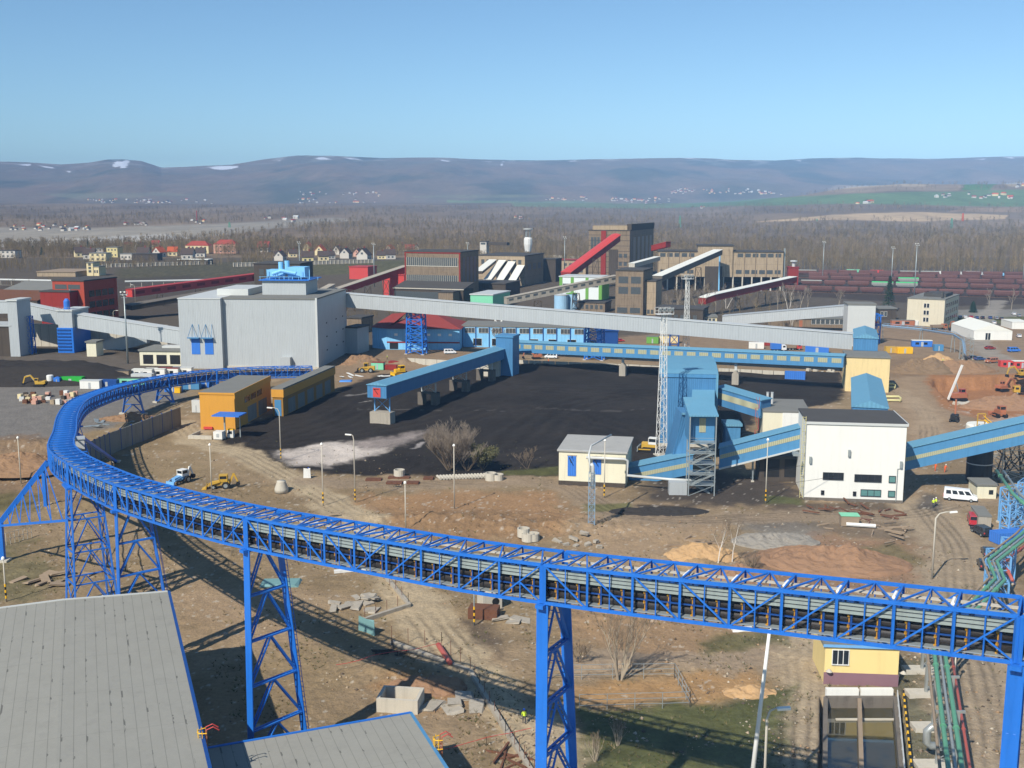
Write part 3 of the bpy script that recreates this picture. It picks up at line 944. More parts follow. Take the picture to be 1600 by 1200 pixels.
# ================================================================ blue pipe conveyor (plan and height in units of the camera height)
PATH = [(1.75, .52, .575), (1.15, .88, .552), (.577, 1.18, .522), (.041, 1.474, .483), (-.205, 1.635, .468), (-.476, 1.862, .44), (-.708, 2.12, .408), (-.893, 2.36, .378), (-1.2, 2.84, .327), (-1.405, 3.35, .273), (-1.60, 3.85, .229),
  (-1.755, 4.34, .192), (-1.83, 4.80, .154), (-1.84, 5.10, .132), (-1.78, 5.45, .113), (-1.665, 5.64, .107), (-1.52, 5.78, .102), (-1.32, 5.88, .097), (-1.10, 5.93, .092)]
def catmull(pts, n=40):
 out = []
 pts = [Vector(p) for p in pts]
 for i in range(len(pts) - 1):
  p0, p1, p2, p3 = pts[max(i - 1, 0)], pts[i], pts[i + 1], pts[min(i + 2, len(pts) - 1)]
  for k in range(n):
   t = k / n
   out.append(.5 * ((2 * p1) + (-p0 + p2) * t + (2 * p0 - 5 * p1 + 4 * p2 - p3) * t * t + (-p0 + 3 * p1 - 3 * p2 + p3) * t ** 3))
 out.append(pts[-1])
 return out
dense = [p * H for p in catmull(PATH)]
for _ in range(60):
 dense = [dense[0]] + [(dense[i - 1] + dense[i] * 2 + dense[i + 1]) / 4 for i in range(1, len(dense) - 1)] + [dense[-1]]
cum = [0.0]
for a, b in zip(dense[:-1], dense[1:]):
 cum.append(cum[-1] + (b - a).length)
TOTAL = cum[-1]
def at(s):
 s = min(max(s, 0), TOTAL - 1e-4)
 lo, hi = 0, len(cum) - 1
 while hi - lo > 1:
  m = (lo + hi) // 2
  if cum[m] <= s: lo = m
  else: hi = m
 f = (s - cum[lo]) / (cum[hi] - cum[lo])
 return dense[lo].lerp(dense[hi], f)
TW, TH = 3.9, 3.15         # truss width, height
def frame_at(s):
 a, b = at(s - 1.0), at(s + 1.0)
 t = (b - a).normalized()
 n = Vector((t.y, -t.x, 0)).normalized()     # towards the far side (right of the heading)
 return at(s), t, n
def q(s, k, z):
 c, t, n = frame_at(s)
 return c + n * k + Vector((0, 0, z))
def s_at_px(u):
 best = min((abs(uv(at(s))[0] - u), s) for s in [i * .5 for i in range(int(TOTAL * 2))] if at(s).y > 40 and s < S_TURN)
 return best[1]
S_TURN = min((uv(at(s))[0], s) for s in [i * .5 for i in range(int(TOTAL * 2))] if at(s).y > 40)[1]
def s_at_px2(u):
 return min((abs(uv(at(s))[0] - u), s) for s in [i * .5 for i in range(int(TOTAL * 2))] if s > S_TURN)[1]
TOWERS = [s_at_px(u) for u in (1588, 862, 412, 205, 128)]
TOW2 = [S_TURN + 58] + [s_at_px2(u) for u in (206, 256, 335)]
ENDS = [0.0] + TOWERS + [S_TURN] + TOW2 + [TOTAL]
ENDS = sorted(ENDS)
SPAN_LABELS = ['blue truss span leaving the frame beyond the right-hand tower', 'long nearest blue truss span between the right-edge tower and the tall middle tower',
               'blue truss span descending left from the tall middle tower', 'blue truss span between the two lattice towers beside the grey roof corner',
               'short blue truss span between the paired left towers', 'blue truss span where the conveyor begins its bend', 'outermost curved blue truss span at the left turn',
               'blue curved truss span over the panel wall', 'far blue truss span over the paved yard', 'far blue truss span over the small blue cabins', 'last blue truss span ending at the grey bunker building']
def conveyor_span(i, s0, s1):
 c0 = at((s0 + s1) / 2)
 t = thing('conveyor_span', SPAN_LABELS[min(i, len(SPAN_LABELS) - 1)], 'conveyor bridge', (c0.x, c0.y, c0.z - TH / 2), 0, 'spans of the blue pipe conveyor')
 g = .12
 s0 += g; s1 -= g
 n = max(2, round((s1 - s0) / 3.9))
 st = (s1 - s0) / n
 hw, hh = TW / 2, TH / 2
 near = at(s0).y < 190
 for side, nm in ((-1, 'near'), (1, 'far')):
  b = MB()
  for j in range(n):
   a, e = s0 + j * st, s0 + (j + 1) * st
   m = (a + e) / 2
   for z in (-hh, hh):
    b.bar(q(a, side * hw, z), q(e, side * hw, z), .2, .24)
   b.bar(q(a, side * hw, -hh), q(a, side * hw, hh), .17, .17)
   b.bar(q(m, side * hw, -hh), q(m, side * hw, hh), .08)
   if j < n / 2: b.bar(q(a, side * hw, hh), q(e, side * hw, -hh), .11)
   else: b.bar(q(a, side * hw, -hh), q(e, side * hw, hh), .11)
   if j in (0, n // 2, n - 1):
    if j < n / 2: b.bar(q(m, side * hw, -.1), q(e, side * hw, hh) if j else q(a, side * hw, -hh), .1)
  b.bar(q(s1, side * hw, -hh), q(s1, side * hw, hh), .3, .3)
  b.bar(q(s0, side * hw, -hh), q(s0, side * hw, hh), .3, .3)
  b.build('truss_side', MT['truss_blue'], t, world=True)
 b = MB()
 for j in range(n):
  a, e = s0 + j * st, s0 + (j + 1) * st
  m = (a + e) / 2
  b.bar(q(a, -hw, hh + .02), q(a, hw, hh + .02), .14, .14)
  b.bar(q(m, -hw, hh + .02), q(m, hw, hh + .02), .10, .10)
  b.bar(q(a, -hw, hh), q(m, hw, hh), .12)
  b.bar(q(m, hw, hh), q(e, -hw, hh), .12)
 b.build('top_bracing', MT['truss_blue'], t, world=True)
 b = MB()
 for j in range(n):
  a, e = s0 + j * st, s0 + (j + 1) * st
  m = (a + e) / 2
  for x in (a, m):
   b.bar(q(x, -hw, -hh), q(x, hw, -hh), .2, .2)
  b.bar(q(a, -hw, -hh), q(e, hw, -hh), .12)
 b.build('bottom_bracing', MT['truss_blue'], t, world=True)
 b = MB()                                  # roller frames between the chords
 for j in range(n * 2):
  x = s0 + (j + .5) * st / 2
  for k in (-1.42, .55):
   b.bar(q(x, k, -hh), q(x, k, .72), .13)
  b.bar(q(x, -1.42, .72), q(x, .55, .72), .13)
  b.bar(q(x, -1.42, -.45), q(x, .55, -.45), .13)
 for a, e in zip([s0 + (s1 - s0) * i_ / (2 * n) for i_ in range(2 * n)], [s0 + (s1 - s0) * (i_ + 1) / (2 * n) for i_ in range(2 * n)]):
  for k in (-1.42, .55): b.bar(q(a, k, -.45), q(e, k, -.45), .1)
 b.build('roller_frame', MT['truss_dark'], t, world=True)
 k = max(2, int((s1 - s0) / 2))
 ss = [s0 + (s1 - s0) * i_ / k for i_ in range(k + 1)]
 for z, r_ in ((-1.0, .36), (-.2, .36)):
  b = MB()
  b.tube([q(x, -.95, z) for x in ss], r_, 10)
  b.build('belt_tube', MT['belt'], t, world=True, smooth=True)
 for kk, z in ((-1.62, .42), (-1.60, .72), (-1.58, 1.02), (-.9, 1.3)):
  b = MB()
  for a, e in zip(ss[:-1], ss[1:]):
   b.bar(q(a, kk, z), q(e, kk, z), .12 if kk < -1 else .7, .21 if kk < -1 else .1)
  b.build('cable_tray', MT['tray'], t, world=True)
 b = MB()
 for a, e in zip(ss[:-1], ss[1:]): b.bar(q(a, .75, -.5), q(e, .75, -.5), .06, 1.9)
 b.build('side_plate', MT['truss_dark'], t, world=True)
 b = MB()                                  # service walkway with hand rails along the far half
 for a, e in zip(ss[:-1], ss[1:]):
  b.bar(q(a, .1, -hh + .22), q(e, .1, -hh + .22), 3.7, .07)
  b.bar(q(a, .68, -.45), q(e, .68, -.45), .05)
 b.build('walkway', MT['galv'], t, world=True)
 if s0 < TOTAL * .62:
  cnt = 0
  for j in range(n * 2):
   x = s0 + (j + .5) * st / 2 + .16
   if cnt > 44: break
   cnt += 1
   b = MB()
   b.bar(q(x, -1.33, -1.5), q(x, -1.33, .72), .06)
   for z in (-1.0, -.2):
    for dx, dz in ((.0, .3), (0, -.3)):
     b.cbox(q(x, -1.36, z + dz), .2, .13, .15, .4)
   b.build('idler', MT['idler'], t, world=True)
 if at(s0).y < 200:
  for j in range(1, n):
   b = MB()
   p0, p1 = q(s0 + j * st + .3, -.2, hh - .22), q(s0 + j * st + .3, .95, hh - .22)
   b.tube([p0, p1], .14, 6)
   b.build('tube_light', MT['lampglass'], t, world=True)
 b = MB()                                  # top walkway strip of timber and cable
 for a, e in zip(ss[:-1], ss[1:]):
  b.bar(q(a, .9, hh - .4), q(e, .9, hh - .4), .45, .08)
 b.build('cable_duct', MT['concrete_light'], t, world=True)
 return t
for i, (a, b_) in enumerate(zip(ENDS[:-1], ENDS[1:])):
 conveyor_span(i, a, b_)
def tower(s, label, near_splay, far_splay, double=False, nm='conveyor_tower'):
 c, tt, n = frame_at(s)
 topz = c.z - TH / 2 - .2
 t = thing(nm, label, 'tower', (c.x, c.y, 0), 0, 'lattice towers carrying the blue conveyor')
 hw = TW / 2
 offs = (-1.6, 1.6) if double else (0.0,)
 def leg(side, f, o):
  sp = near_splay if side < 0 else far_splay
  base = gz(c.x, c.y)
  return Vector((c.x, c.y, 0)) + n * side * (hw + sp * (1 - f)) + tt * o * (1 + (1.1 * (1 - f) if double else 0)) + Vector((0, 0, topz * f))
 for o in offs:
  for side in (-1, 1):
   b = MB()
   lw = .62
   for fl in (-1, 1):       # two flanges and a web
    b.bar(leg(side, 0, o) + tt * .27 * fl, leg(side, 1, o) + tt * .27 * fl, .1, .5, tt)
   b.bar(leg(side, 0, o), leg(side, 1, o), .46, .1, n)
   b.build('leg', MT['truss_blue'], t, world=True)
   p = leg(side, 0, o)
   MB().cbox((p.x, p.y, .1), 1.5, 1.5, .7, math.atan2(tt.y, tt.x)).build('footing', MT['concrete_light'], t, world=True)
 nb = max(2, round(topz / 4.6))
 b = MB()
 for o in offs:
  for k in range(nb):
   f0, f1 = k / nb, (k + 1) / nb
   for d in ((-.22, .22) if not double else (0,)):
    mid = (leg(-1, f1, o) + leg(1, f1, o)) / 2 + tt * d
    b.bar(leg(-1, f1, o) + tt * d, leg(1, f1, o) + tt * d, .2, .16)
    b.bar(leg(-1, f0, o) + tt * d, mid, .15)
    b.bar(leg(1, f0, o) + tt * d, mid, .15)
    if not double:
     for w in range(1, 6):
      pass
   if not double:
    mid = (leg(-1, f1, o) + leg(1, f1, o)) / 2
    for w in range(7):
     x = leg(-1, f1, o).lerp(leg(1, f1, o), (w + .5) / 7)
     b.bar(x - tt * .22, x + tt * .22, .09)
     for sgn in (-1, 1):
      y = leg(sgn, f0, o).lerp(mid, (w + .5) / 7)
      b.bar(y - tt * .22, y + tt * .22, .07)
 if double:
  for side in (-1, 1):
   for k in range(nb):
    f0, f1 = k / nb, (k + 1) / nb
    b.bar(leg(side, f1, offs[0]), leg(side, f1, offs[1]), .16)
    b.bar(leg(side, f0, offs[0]), leg(side, f1, offs[1]), .13)
    b.bar(leg(side, f0, offs[1]), leg(side, f1, offs[0]), .13)
 b.build('bracing', MT['truss_blue'], t, world=True)
 b = MB()
 b.bar(leg(-1, 1, 0) - n * .6, leg(1, 1, 0) + n * .6, .7 if not double else 3.4, .3)
 b.build('cap_beam', MT['truss_blue'], t, world=True)
 if not double and topz > 12:
  b = MB()            # ladder on the far leg
  for sg in (-.2, .2):
   b.bar(leg(1, 0, 0) + n * .5 + tt * sg, leg(1, 1, 0) + n * .5 + tt * sg, .05)
  for k in range(int(topz / .6)):
   f = (k + .5) / int(topz / .6)
   b.bar(leg(1, f, 0) + n * .5 - tt * .2, leg(1, f, 0) + n * .5 + tt * .2, .05)
  b.build('ladder', MT['truss_blue'], t, world=True)
 return t
TL = ['tall blue conveyor tower at the right edge of the picture', 'tall blue lattice tower in the middle foreground', 'blue lattice tower rising behind the small lower grey roof', 'blue lattice tower just behind the corner of the large grey roof']
for s, l, a, b_ in zip(TOWERS[:4], TL, (.1, .2, .5, .5), (2.2, 2.6, 2.6, 2.6)):
 tower(s, l, a, b_)
tower(TOWERS[4], 'four legged blue trestle tower at the left end of the straight conveyor', .8, 1.2, True)
tower(TOW2[0], 'slim blue tower standing inside the conveyor bend beside the panel wall', .2, 2.6)
for s, l in zip(TOW2[1:], ('splayed blue support behind the panel wall under the far conveyor', 'blue support of the far conveyor near the blue cabins', 'short blue support of the far conveyor behind the orange garage')):
 tower(s, l, 1.2, 1.2)
# raking struts at the bend
t = thing('raking_strut', 'thick blue raking strut leaning from the bend to a short column', 'support', G(4, 877), 0)
col = G(5, 877)
ct = Vector((col.x, col.y, Zv(816, col.y)))
sT = min((abs(uv(at(s))[1] - 705) + (0 if s < S_TURN + 5 else 1e3) + (0 if s > S_TURN - 40 else 1e3), s) for s in [i * .5 for i in range(int(TOTAL * 2))])[1]
up = q(sT, -TW / 2 - .3, -TH / 2)
MB().bar(col, ct, .7).build('column', MT['truss_blue'], t, world=True)
MB().bar(ct, up, .7, .8).build('strut', MT['truss_blue'], t, world=True)
tw = at(TOWERS[4])
rb = Vector((tw.x - 1.5, tw.y, Zv(812, tw.y)))
b = MB()
b.bar(ct + Vector((0, 0, -.6)), rb, .35)
for k in range(1, 7):
 x = (ct + Vector((0, 0, -.6))).lerp(rb, k / 7)
 y = ct.lerp(up, min(1, k / 6.4))
 b.bar(x, y, .14)
 if k < 6: b.bar(x, ct.lerp(up, min(1, (k + 1) / 6.4)), .12)
b.build('tie_lattice', MT['truss_blue'], t, world=True)
MB().cbox((col.x, col.y, .1), 2, 2, .5).build('footing', MT['concrete_light'], t, world=True)
f2 = G(72, 795)
t = thing('kinked_column', 'blue kinked column standing under the outer side of the bend', 'support', f2, 0)
m2 = Vector((f2.x, f2.y, Zv(735, f2.y)))
b = MB()
b.bar(f2, m2, .6)
b.bar(m2, q(sT + 2, -TW / 2, -TH / 2), .55)
b.build('column', MT['truss_blue'], t, world=True)
MB().cbox((f2.x, f2.y, .1), 1.8, 1.8, .5).build('footing', MT['concrete_light'], t, world=True)
f3 = G(182, 722)
t = thing('raking_strut', 'blue raking strut inside the bend leaning towards the panel wall', 'support', f3, 0)
b = MB()
s3 = S_TURN + 42
b.bar(f3, q(s3, TW / 2, -TH / 2), .6)
b.build('strut', MT['truss_blue'], t, world=True)
MB().cbox((f3.x, f3.y, .1), 1.6, 1.6, .5).build('footing', MT['concrete_light'], t, world=True)
# white head box at the bend
p = q(S_TURN + 9, TW / 2 + .7, .4)
t = thing('drive_box', 'small light grey equipment box hung on the inner side of the bend', 'equipment box', p, 0)
b = MB()
b.cbox((0, 0, 0), 1.6, 2.4, 1.6, .4)
b.build('housing', MT['clad_top'], t)
b = MB()
b.cbox((0, 0, .95), 1.9, 2.7, .15, .4)
b.build('cover', MT['clad_plain'], t)
# ================================================================ the two grey roofs in the foreground
def roof_mat():
 m = mat('felt', '#908e84', .85, 0, .12, .35, dirt=('#7b7972', .46, 2.0))
 if 'seams' in m: return m
 m['seams'] = 1
 N, L = m.node_tree.nodes, m.node_tree.links
 b = N['Principled BSDF']
 src = b.inputs['Base Color'].links[0].from_socket
 tc = N.new('ShaderNodeTexCoord')
 sep = N.new('ShaderNodeSeparateXYZ')
 L.new(tc.outputs['Object'], sep.inputs[0])
 def M(op, a, c=None):
  n = N.new('ShaderNodeMath')
  n.operation = op
  for i, x in enumerate((a, c)):
   if x is None: continue
   if hasattr(x, 'links'): L.new(x, n.inputs[i])
   else: n.inputs[i].default_value = x
  return n.outputs[0]
 fr = M('FRACT', M('DIVIDE', sep.outputs[1], 1.05))
 near = M('LESS_THAN', fr, .06)
 nz = N.new('ShaderNodeTexNoise')
 nz.inputs['Scale'].default_value = 1.0
 nz.inputs['Detail'].default_value = 5
 mp = N.new('ShaderNodeMapping')
 mp.inputs['Scale'].default_value = (.45, 1.1, 1)
 L.new(tc.outputs['Object'], mp.inputs[0])
 L.new(mp.outputs[0], nz.inputs['Vector'])
 seam = M('MULTIPLY', near, .30)
 # dark blotches strung along the seams
 near2 = M('LESS_THAN', M('ABSOLUTE', M('SUBTRACT', fr, .07)), .09)
 blot = M('MULTIPLY', near2, M('MULTIPLY', M('GREATER_THAN', nz.outputs['Fac'], .62), .55))
 fy = M('LESS_THAN', M('FRACT', M('DIVIDE', sep.outputs[0], 9.0)), .008)
 dk = M('SUBTRACT', 1.0, M('MAXIMUM', M('MAXIMUM', seam, blot), M('MULTIPLY', fy, .14)))
 vm = N.new('ShaderNodeVectorMath')
 vm.operation = 'SCALE'
 L.new(src, vm.inputs[0])
 L.new(dk, vm.inputs['Scale'])
 L.new(vm.outputs[0], b.inputs['Base Color'])
 return m
felt = roof_mat()
def flip(b):
 b.v = [(x, -y, z) for x, y, z in b.v]
def felt_hall(name, label, corner, dirv, zc, left_len, near_len, ridge_at, rise, trim):
 """hall whose far right roof corner is `corner`; local x runs left along the far eave, y towards the camera"""
 ang = math.atan2(dirv.y, dirv.x)
 t = thing(name, label, 'hall', (corner.x, corner.y, 0), ang)
 Lh, Wd = near_len, left_len
 # local frame: +x along the right eave (towards camera), y to the left of it
 def zz(y): return zc + (rise * y / ridge_at if y < ridge_at else rise - rise * (y - ridge_at) / (Wd - ridge_at) * 1.0)
 b = MB()
 b.prism([(0.3, 0), (0.3, zc - .5), (ridge_at, zc + rise - .5), (Wd, zc - .5), (Wd, 0)], 'x', .3, Lh)
 flip(b)
 b.build('wall', MT['clad_plain'], t)
 b = MB()
 for (y0, y1) in ((0, ridge_at), (ridge_at, Wd)):
  z0 = zc if y0 == 0 else zc + rise
  z1 = zc + rise if y0 == 0 else zc
  b.hexa([(0, y0, z0 - .4), (Lh, y0, z0 - .4), (Lh, y1, z1 - .4), (0, y1, z1 - .4), (0, y0, z0), (Lh, y0, z0), (Lh, y1, z1), (0, y1, z1)])
 flip(b)
 o = b.build('roof', felt, t)
 o.rotation_euler = (0, 0, 0)
 b = MB()
 b.box(-.22, -.003, -.15, ridge_at, zc - .5, zc + .12) if rise == 0 else b.hexa([(-.25, 0, zc - .5), (-.003, 0, zc - .5), (-.003, ridge_at, zc + rise - .5), (-.25, ridge_at, zc + rise - .5), (-.25, 0, zc + .12), (-.003, 0, zc + .12), (-.003, ridge_at, zc + rise + .12), (-.25, ridge_at, zc + rise + .12)])
 if rise: b.hexa([(-.25, ridge_at, zc + rise - .5), (-.003, ridge_at, zc + rise - .5), (-.003, Wd, zc - .5), (-.25, Wd, zc - .5), (-.25, ridge_at, zc + rise + .12), (-.003, ridge_at, zc + rise + .12), (-.003, Wd, zc + .12), (-.25, Wd, zc + .12)])
 flip(b)
 b.build('verge_trim', MT[trim[0]], t)
 b = MB()
 b.box(-.25, Lh, -.32, -.003, zc - .45, zc + .06)
 flip(b)
 b.build('gutter', MT[trim[1]], t)
 return t
z1 = 11.4
c1 = G(262, 925, z1)
e1 = G(326, 1205, z1) - c1
t1 = felt_hall('foreground_hall', 'hall with the large grey felt roof filling the lower left corner', c1, e1.normalized(), z1, 62, 75, 11.8, .55, ('clad_top', 'truss_dark'))
z2 = 6.8
c2 = G(640, 1115, z2)
e2 = G(697, 1203, z2) - c2
t2 = felt_hall('foreground_annex', 'lower annex with grey felt roof and bright blue edge trim', c2, e2.normalized(), z2, 23.5, 60, 22.9, .0, ('truss_blue', 'steelblue_plain'))
def cage_ladder(label, p, h, rz):
 t = thing('cage_ladder', label, 'ladder', p, rz)
 b = MB()
 for s in (-.3, .3): b.bar((s, 0, -4), (s, 0, h), .09)
 for k in range(int((h + 4) / .5)): b.bar((-.3, 0, -4 + k * .5), (.3, 0, -4 + k * .5), .07)
 b.build('ladder', MT['machine_orange'], t)
 b = MB()
 for k in range(4):
  z = h - .2 - k * .9
  pts = [Vector((.55 * math.cos(a), .75 * math.sin(a), z)) for a in [PI * j / 6 for j in range(7)]]
  b.tube(pts, .05, 4)
 for a in (.5, 1.2, 1.9, 2.6): b.bar((.55 * math.cos(a), .75 * math.sin(a), h - 3.2), (.55 * math.cos(a), .75 * math.sin(a), h), .06)
 b.build('safety_cage', MT['yellow'], t)
 b = MB()
 b.tube([(-.3, 0, h), (-.3, -.6, h + .2), (-.3, -1.1, h - .2)], .05, 5)
 b.tube([(.3, 0, h), (.3, -.6, h + .2), (.3, -1.1, h - .2)], .05, 5)
 b.build('grab_rail', MT['red_bright'], t)
 return t
pL = G(681, 1165, z2)
cage_ladder('orange caged ladder climbing the right edge of the lower annex roof', (pL.x + .5, pL.y, 0), z2 + 1.0, math.atan2(e2.y, e2.x) - PI)
pL = G(317, 1150, z1)
cage_ladder('orange and red roof ladder at the right edge of the large grey roof', (pL.x + .3, pL.y, 0), z1 + .7, math.atan2(e1.y, e1.x) - PI)
# ================================================================ middle yard: bunker building, galleries, orange garages
AB = rad(-5)
# --- big grey bunker building
t, Lb, Db, hb = bldg('bunker_building', 'large windowless grey clad bunker building with two blue hatches', 'industrial building', 352, 575, 497, 465, AB, u2=543, wall='clad', roof='tar_roof', over=.25, rt=.5)
tb = t
Hz = hb
b = MB()
lx = -(Lb * 66 / 145)
b.box(lx, -.003, -2.2, Db * .8, 0, Hz - .4)
b.build('front_block', MT['clad'], t)
b = MB()
b.box(lx - .2, .1, -2.4, Db * .8 + .2, Hz - .4, Hz - .05)
b.build('front_block_roof', MT['clad_top'], t)
for i in (0, 1):
 x0 = lx + 4.3 + i * 4.9
 b = MB(); b.box(x0, x0 + 3.1, -2.32, -2.17, 5.2, 11.0)
 w = b.build('hatch', MT['vivid_blue'], t)
 b = MB(); b.box(x0 - .9, x0 + 3.3, -4.0, -2.203, 11.05, 11.3)
 b.bar((x0 - .7, -3.9, 11.3), (x0 + .6, -2.25, 16.0), .12); b.bar((x0 + 2.2, -3.9, 11.3), (x0 + .6, -2.25, 16.0), .12); b.bar((x0 + 3.1, -3.9, 11.3), (x0 + 2.9, -2.25, 16), .12)
 b.build('hoist_canopy', MT['steelblue_plain'], w)
for z in (5, 10, 15):
 for x in (.3, .62, .85):
  b = MB(); b.box(Lb + .003, Lb + .1, Db * x - .7, Db * x + .7, z, z + .45)
  b.build('vent_grille', MT['frame_dark'], t)
b = MB(); b.box(Lb - .3, Lb + .35, -.35, .25, .2, Hz + .1); b.build('corner_trim', MT['clad_top'], t)
b = MB(); b.box(-.003 + .01, Lb + .4, -.4, -.003, 0, .9); b.build('plinth', MT['concrete_light'], t)
b = MB(); b.box(lx + 10, Lb * .18, 10, Db * .7, Hz, Hz + 2.3); b.build('roof_shed', MT['clad_top'], t)
b = MB(); b.box(.3 * Lb, .78 * Lb, 14, 30, Hz, Hz + 5.2); b.build('penthouse', MT['clad'], t)
b = MB(); b.box(.3 * Lb - 1, .78 * Lb + 1.5, 13, 31, Hz + 5.2, Hz + 5.5); b.build('penthouse_roof', MT['truss_blue'], t)
b = MB()
z0 = Hz + 5.5
for k in range(7):
 b.bar((.3 * Lb - .5 + k * 3.6, 13.4, z0), (.3 * Lb - .5 + k * 3.6, 13.4, z0 + 1.1), .12)
b.bar((.3 * Lb - .8, 13.4, z0 + 1.1), (.78 * Lb + 1, 13.4, z0 + 1.1), .1)
b.box(.32 * Lb, .5 * Lb, 18, 24, z0 + 1.0, z0 + 3.4); b.box(.55 * Lb, .74 * Lb, 18, 25, z0 + .8, z0 + 4.4)
b.tube([(.40 * Lb, 16, z0 + 2.0), (.5 * Lb, 16, z0 + 3.2), (.66 * Lb, 16, z0 + 2.2)], .7, 8)
b.tube([(.46 * Lb, 20, z0 + 3), (.46 * Lb, 20, z0 + 6.2)], .9, 10); b.tube([(.52 * Lb, 21, z0 + 3), (.52 * Lb, 21, z0 + 6.6)], .9, 10)
b.bar((.6 * Lb, 17, z0 + 3), (.78 * Lb, 22, z0 + .2), .5)
for k in range(6):
 b.bar((.33 * Lb + k * 3.2, 17, z0), (.33 * Lb + k * 3.2, 17, z0 + 3.6), .2)
b.build('filter_plant', MT['sky_paint'], t)
b = MB(); b.box(.62 * Lb, .62 * Lb + 3.5, -2.4, -.003, .1, 4.4); b.build('lean_to', MT['clad_plain'], t)
# low portal frame beside it
t, L, D, h = bldg('concrete_shed', 'low cream concrete shed with three open bays beside the grey bunker building', 'shed', 219, 571, 286, 546, AB, depth=14, wall='cream', roof='tar_roof')
win(t, 'f', L, D, .04, .98, .6, 4.0, 3, .25, 'black', nm='bay_dark_panel')  # flat black panels stand for the shade inside the bays
b = MB(); b.box(L * .4, L * .85, 5, 9, h, h + .7); b.build('roof_light', MT['clad_top'], t)
# --- grey galleries
def at_px(u, v, D):
 return P(u, v, D)
g1a = P(540, 479, 432); g1b = P(1331, 545, 372)
gallery('conveyor_gallery', 'very long pale grey gallery sloping down from the grey bunker to the right', g1a, g1b, 4.6, 5.3, 'clad', 'clad_top')
gA = P(20, 490, 440); gB = P(100, 507, 436); gC = P(106, 508, 436); gD = P(290, 538, 410)
gallery('conveyor_gallery', 'grey gallery sloping from the tall grey tower to the blue louvred block', gA, gB, 5, 5.4, 'clad', 'clad_top')
gallery('conveyor_gallery', 'grey gallery sloping from the blue louvred block into the grey bunker building', gC, gD, 5, 5.4, 'clad', 'clad_top')
gallery('conveyor_gallery', 'short grey gallery entering the picture at the far left edge', P(-60, 489, 444), P(18, 489, 441), 5, 4.8, 'clad', 'clad_top')
gallery('conveyor_gallery', 'small grey wedge shaped gallery under the sloping grey gallery', P(152, 556, 440), P(232, 536, 440), 4, 5.0, 'clad', 'clad_plain')
t, L, D, h = bldg('transfer_tower', 'tall narrow grey clad transfer tower near the left edge', 'tower', 17, 557, 32, 468, AB, depth=10, wall='clad', roof='clad_top')
t, L, D, h = bldg('transfer_tower', 'grey transfer block with bright blue louvred base and small blue tank on top', 'tower', 94, 551, 116, 484, AB, depth=14, wall='clad', roof='clad_top')
b = MB()
zt = Zv(509, 436)
b.box(-.5, L + .3, -.5, D + .2, 0, zt)
bl = b.build('louvre_base', MT['truss_blue'], t)
b = MB()
for k in range(7): b.box(-.3, L * .9, -.75, -.503, 1 + k * zt / 7.6, 1.5 + k * zt / 7.6)
b.build('louvre', MT['truss_dark'], bl)
b = MB(); b.lathe([(1.2, h), (1.2, h + 3.2), (.5, h + 4.2)], (2.5, 3, 0), 12); b.build('tank', MT['vivid_blue'], t, smooth=False)
b = MB()
for a in range(5): b.bar((-1 + a * 2, -.8, h), (-1 + a * 2, -.8, h + 1.1), .08)
b.bar((-1, -.8, h + 1.1), (7, -.8, h + 1.1), .08); b.build('railing', MT['galv'], t)
# white retaining wall and steel yard behind the coal heap
t, L, D, h = bldg('retaining_wall', 'white concrete panel wall behind the dark coal heap', 'wall', 52, 541, 262, 506, AB, depth=1, wall='concrete_light', roof='concrete_light', over=.1, rt=.3)
b = MB()
for k in range(16): b.box(L * k / 16 - .06, L * k / 16 + .06, -.1, -.003, 0, h - .3)
b.build('panel_joint', MT['concrete'], t)
t, L, D, h = bldg('concrete_block', 'plain tan concrete block at the end of the grey wedge gallery', 'building', 136, 557, 151, 533, AB, depth=6, wall='cream', roof='tar_roof')
t, L, D, h = bldg('hopper_house', 'dark open steel bunker frame with hoppers at the left edge', 'industrial building', -50, 556, 20, 507, AB, depth=12, wall='old_dark', roof='clad_plain')
trestle('lattice_mast', 'blue lattice stair tower beside the tall grey transfer tower', G(48, 553), AB, 15, 2.4, 3.0, 'truss_blue', .3, 5, 2.4, 3.0)
# supports of the long grey gallery
p = G(651, 553); trestle('gallery_support', 'blue lattice tower carrying the grey gallery before the red roofed hall', p, A0, Zv(488, p.y), 6.0, 7.2, 'truss_blue', .5, 6, 4, 4)
p = G(929, 562); trestle('gallery_support', 'blue lattice tower carrying the grey gallery at the end of the blue hall', p, A0, Zv(510, p.y), 6.0, 6.8, 'truss_blue', .5, 5, 4, 4)
p = G(779, 535); trestle('gallery_support', 'slim white and blue column pair under the grey gallery', p, A0, Zv(499, p.y), 3, 3.4, 'whitepaint', .5, 2)
p = G(1053, 553); trestle('gallery_support', 'dark blue column pair under the grey gallery behind the far lattice mast', p, A0, Zv(523, p.y), 3.4, 3.6, 'truss_dark', .5, 2)
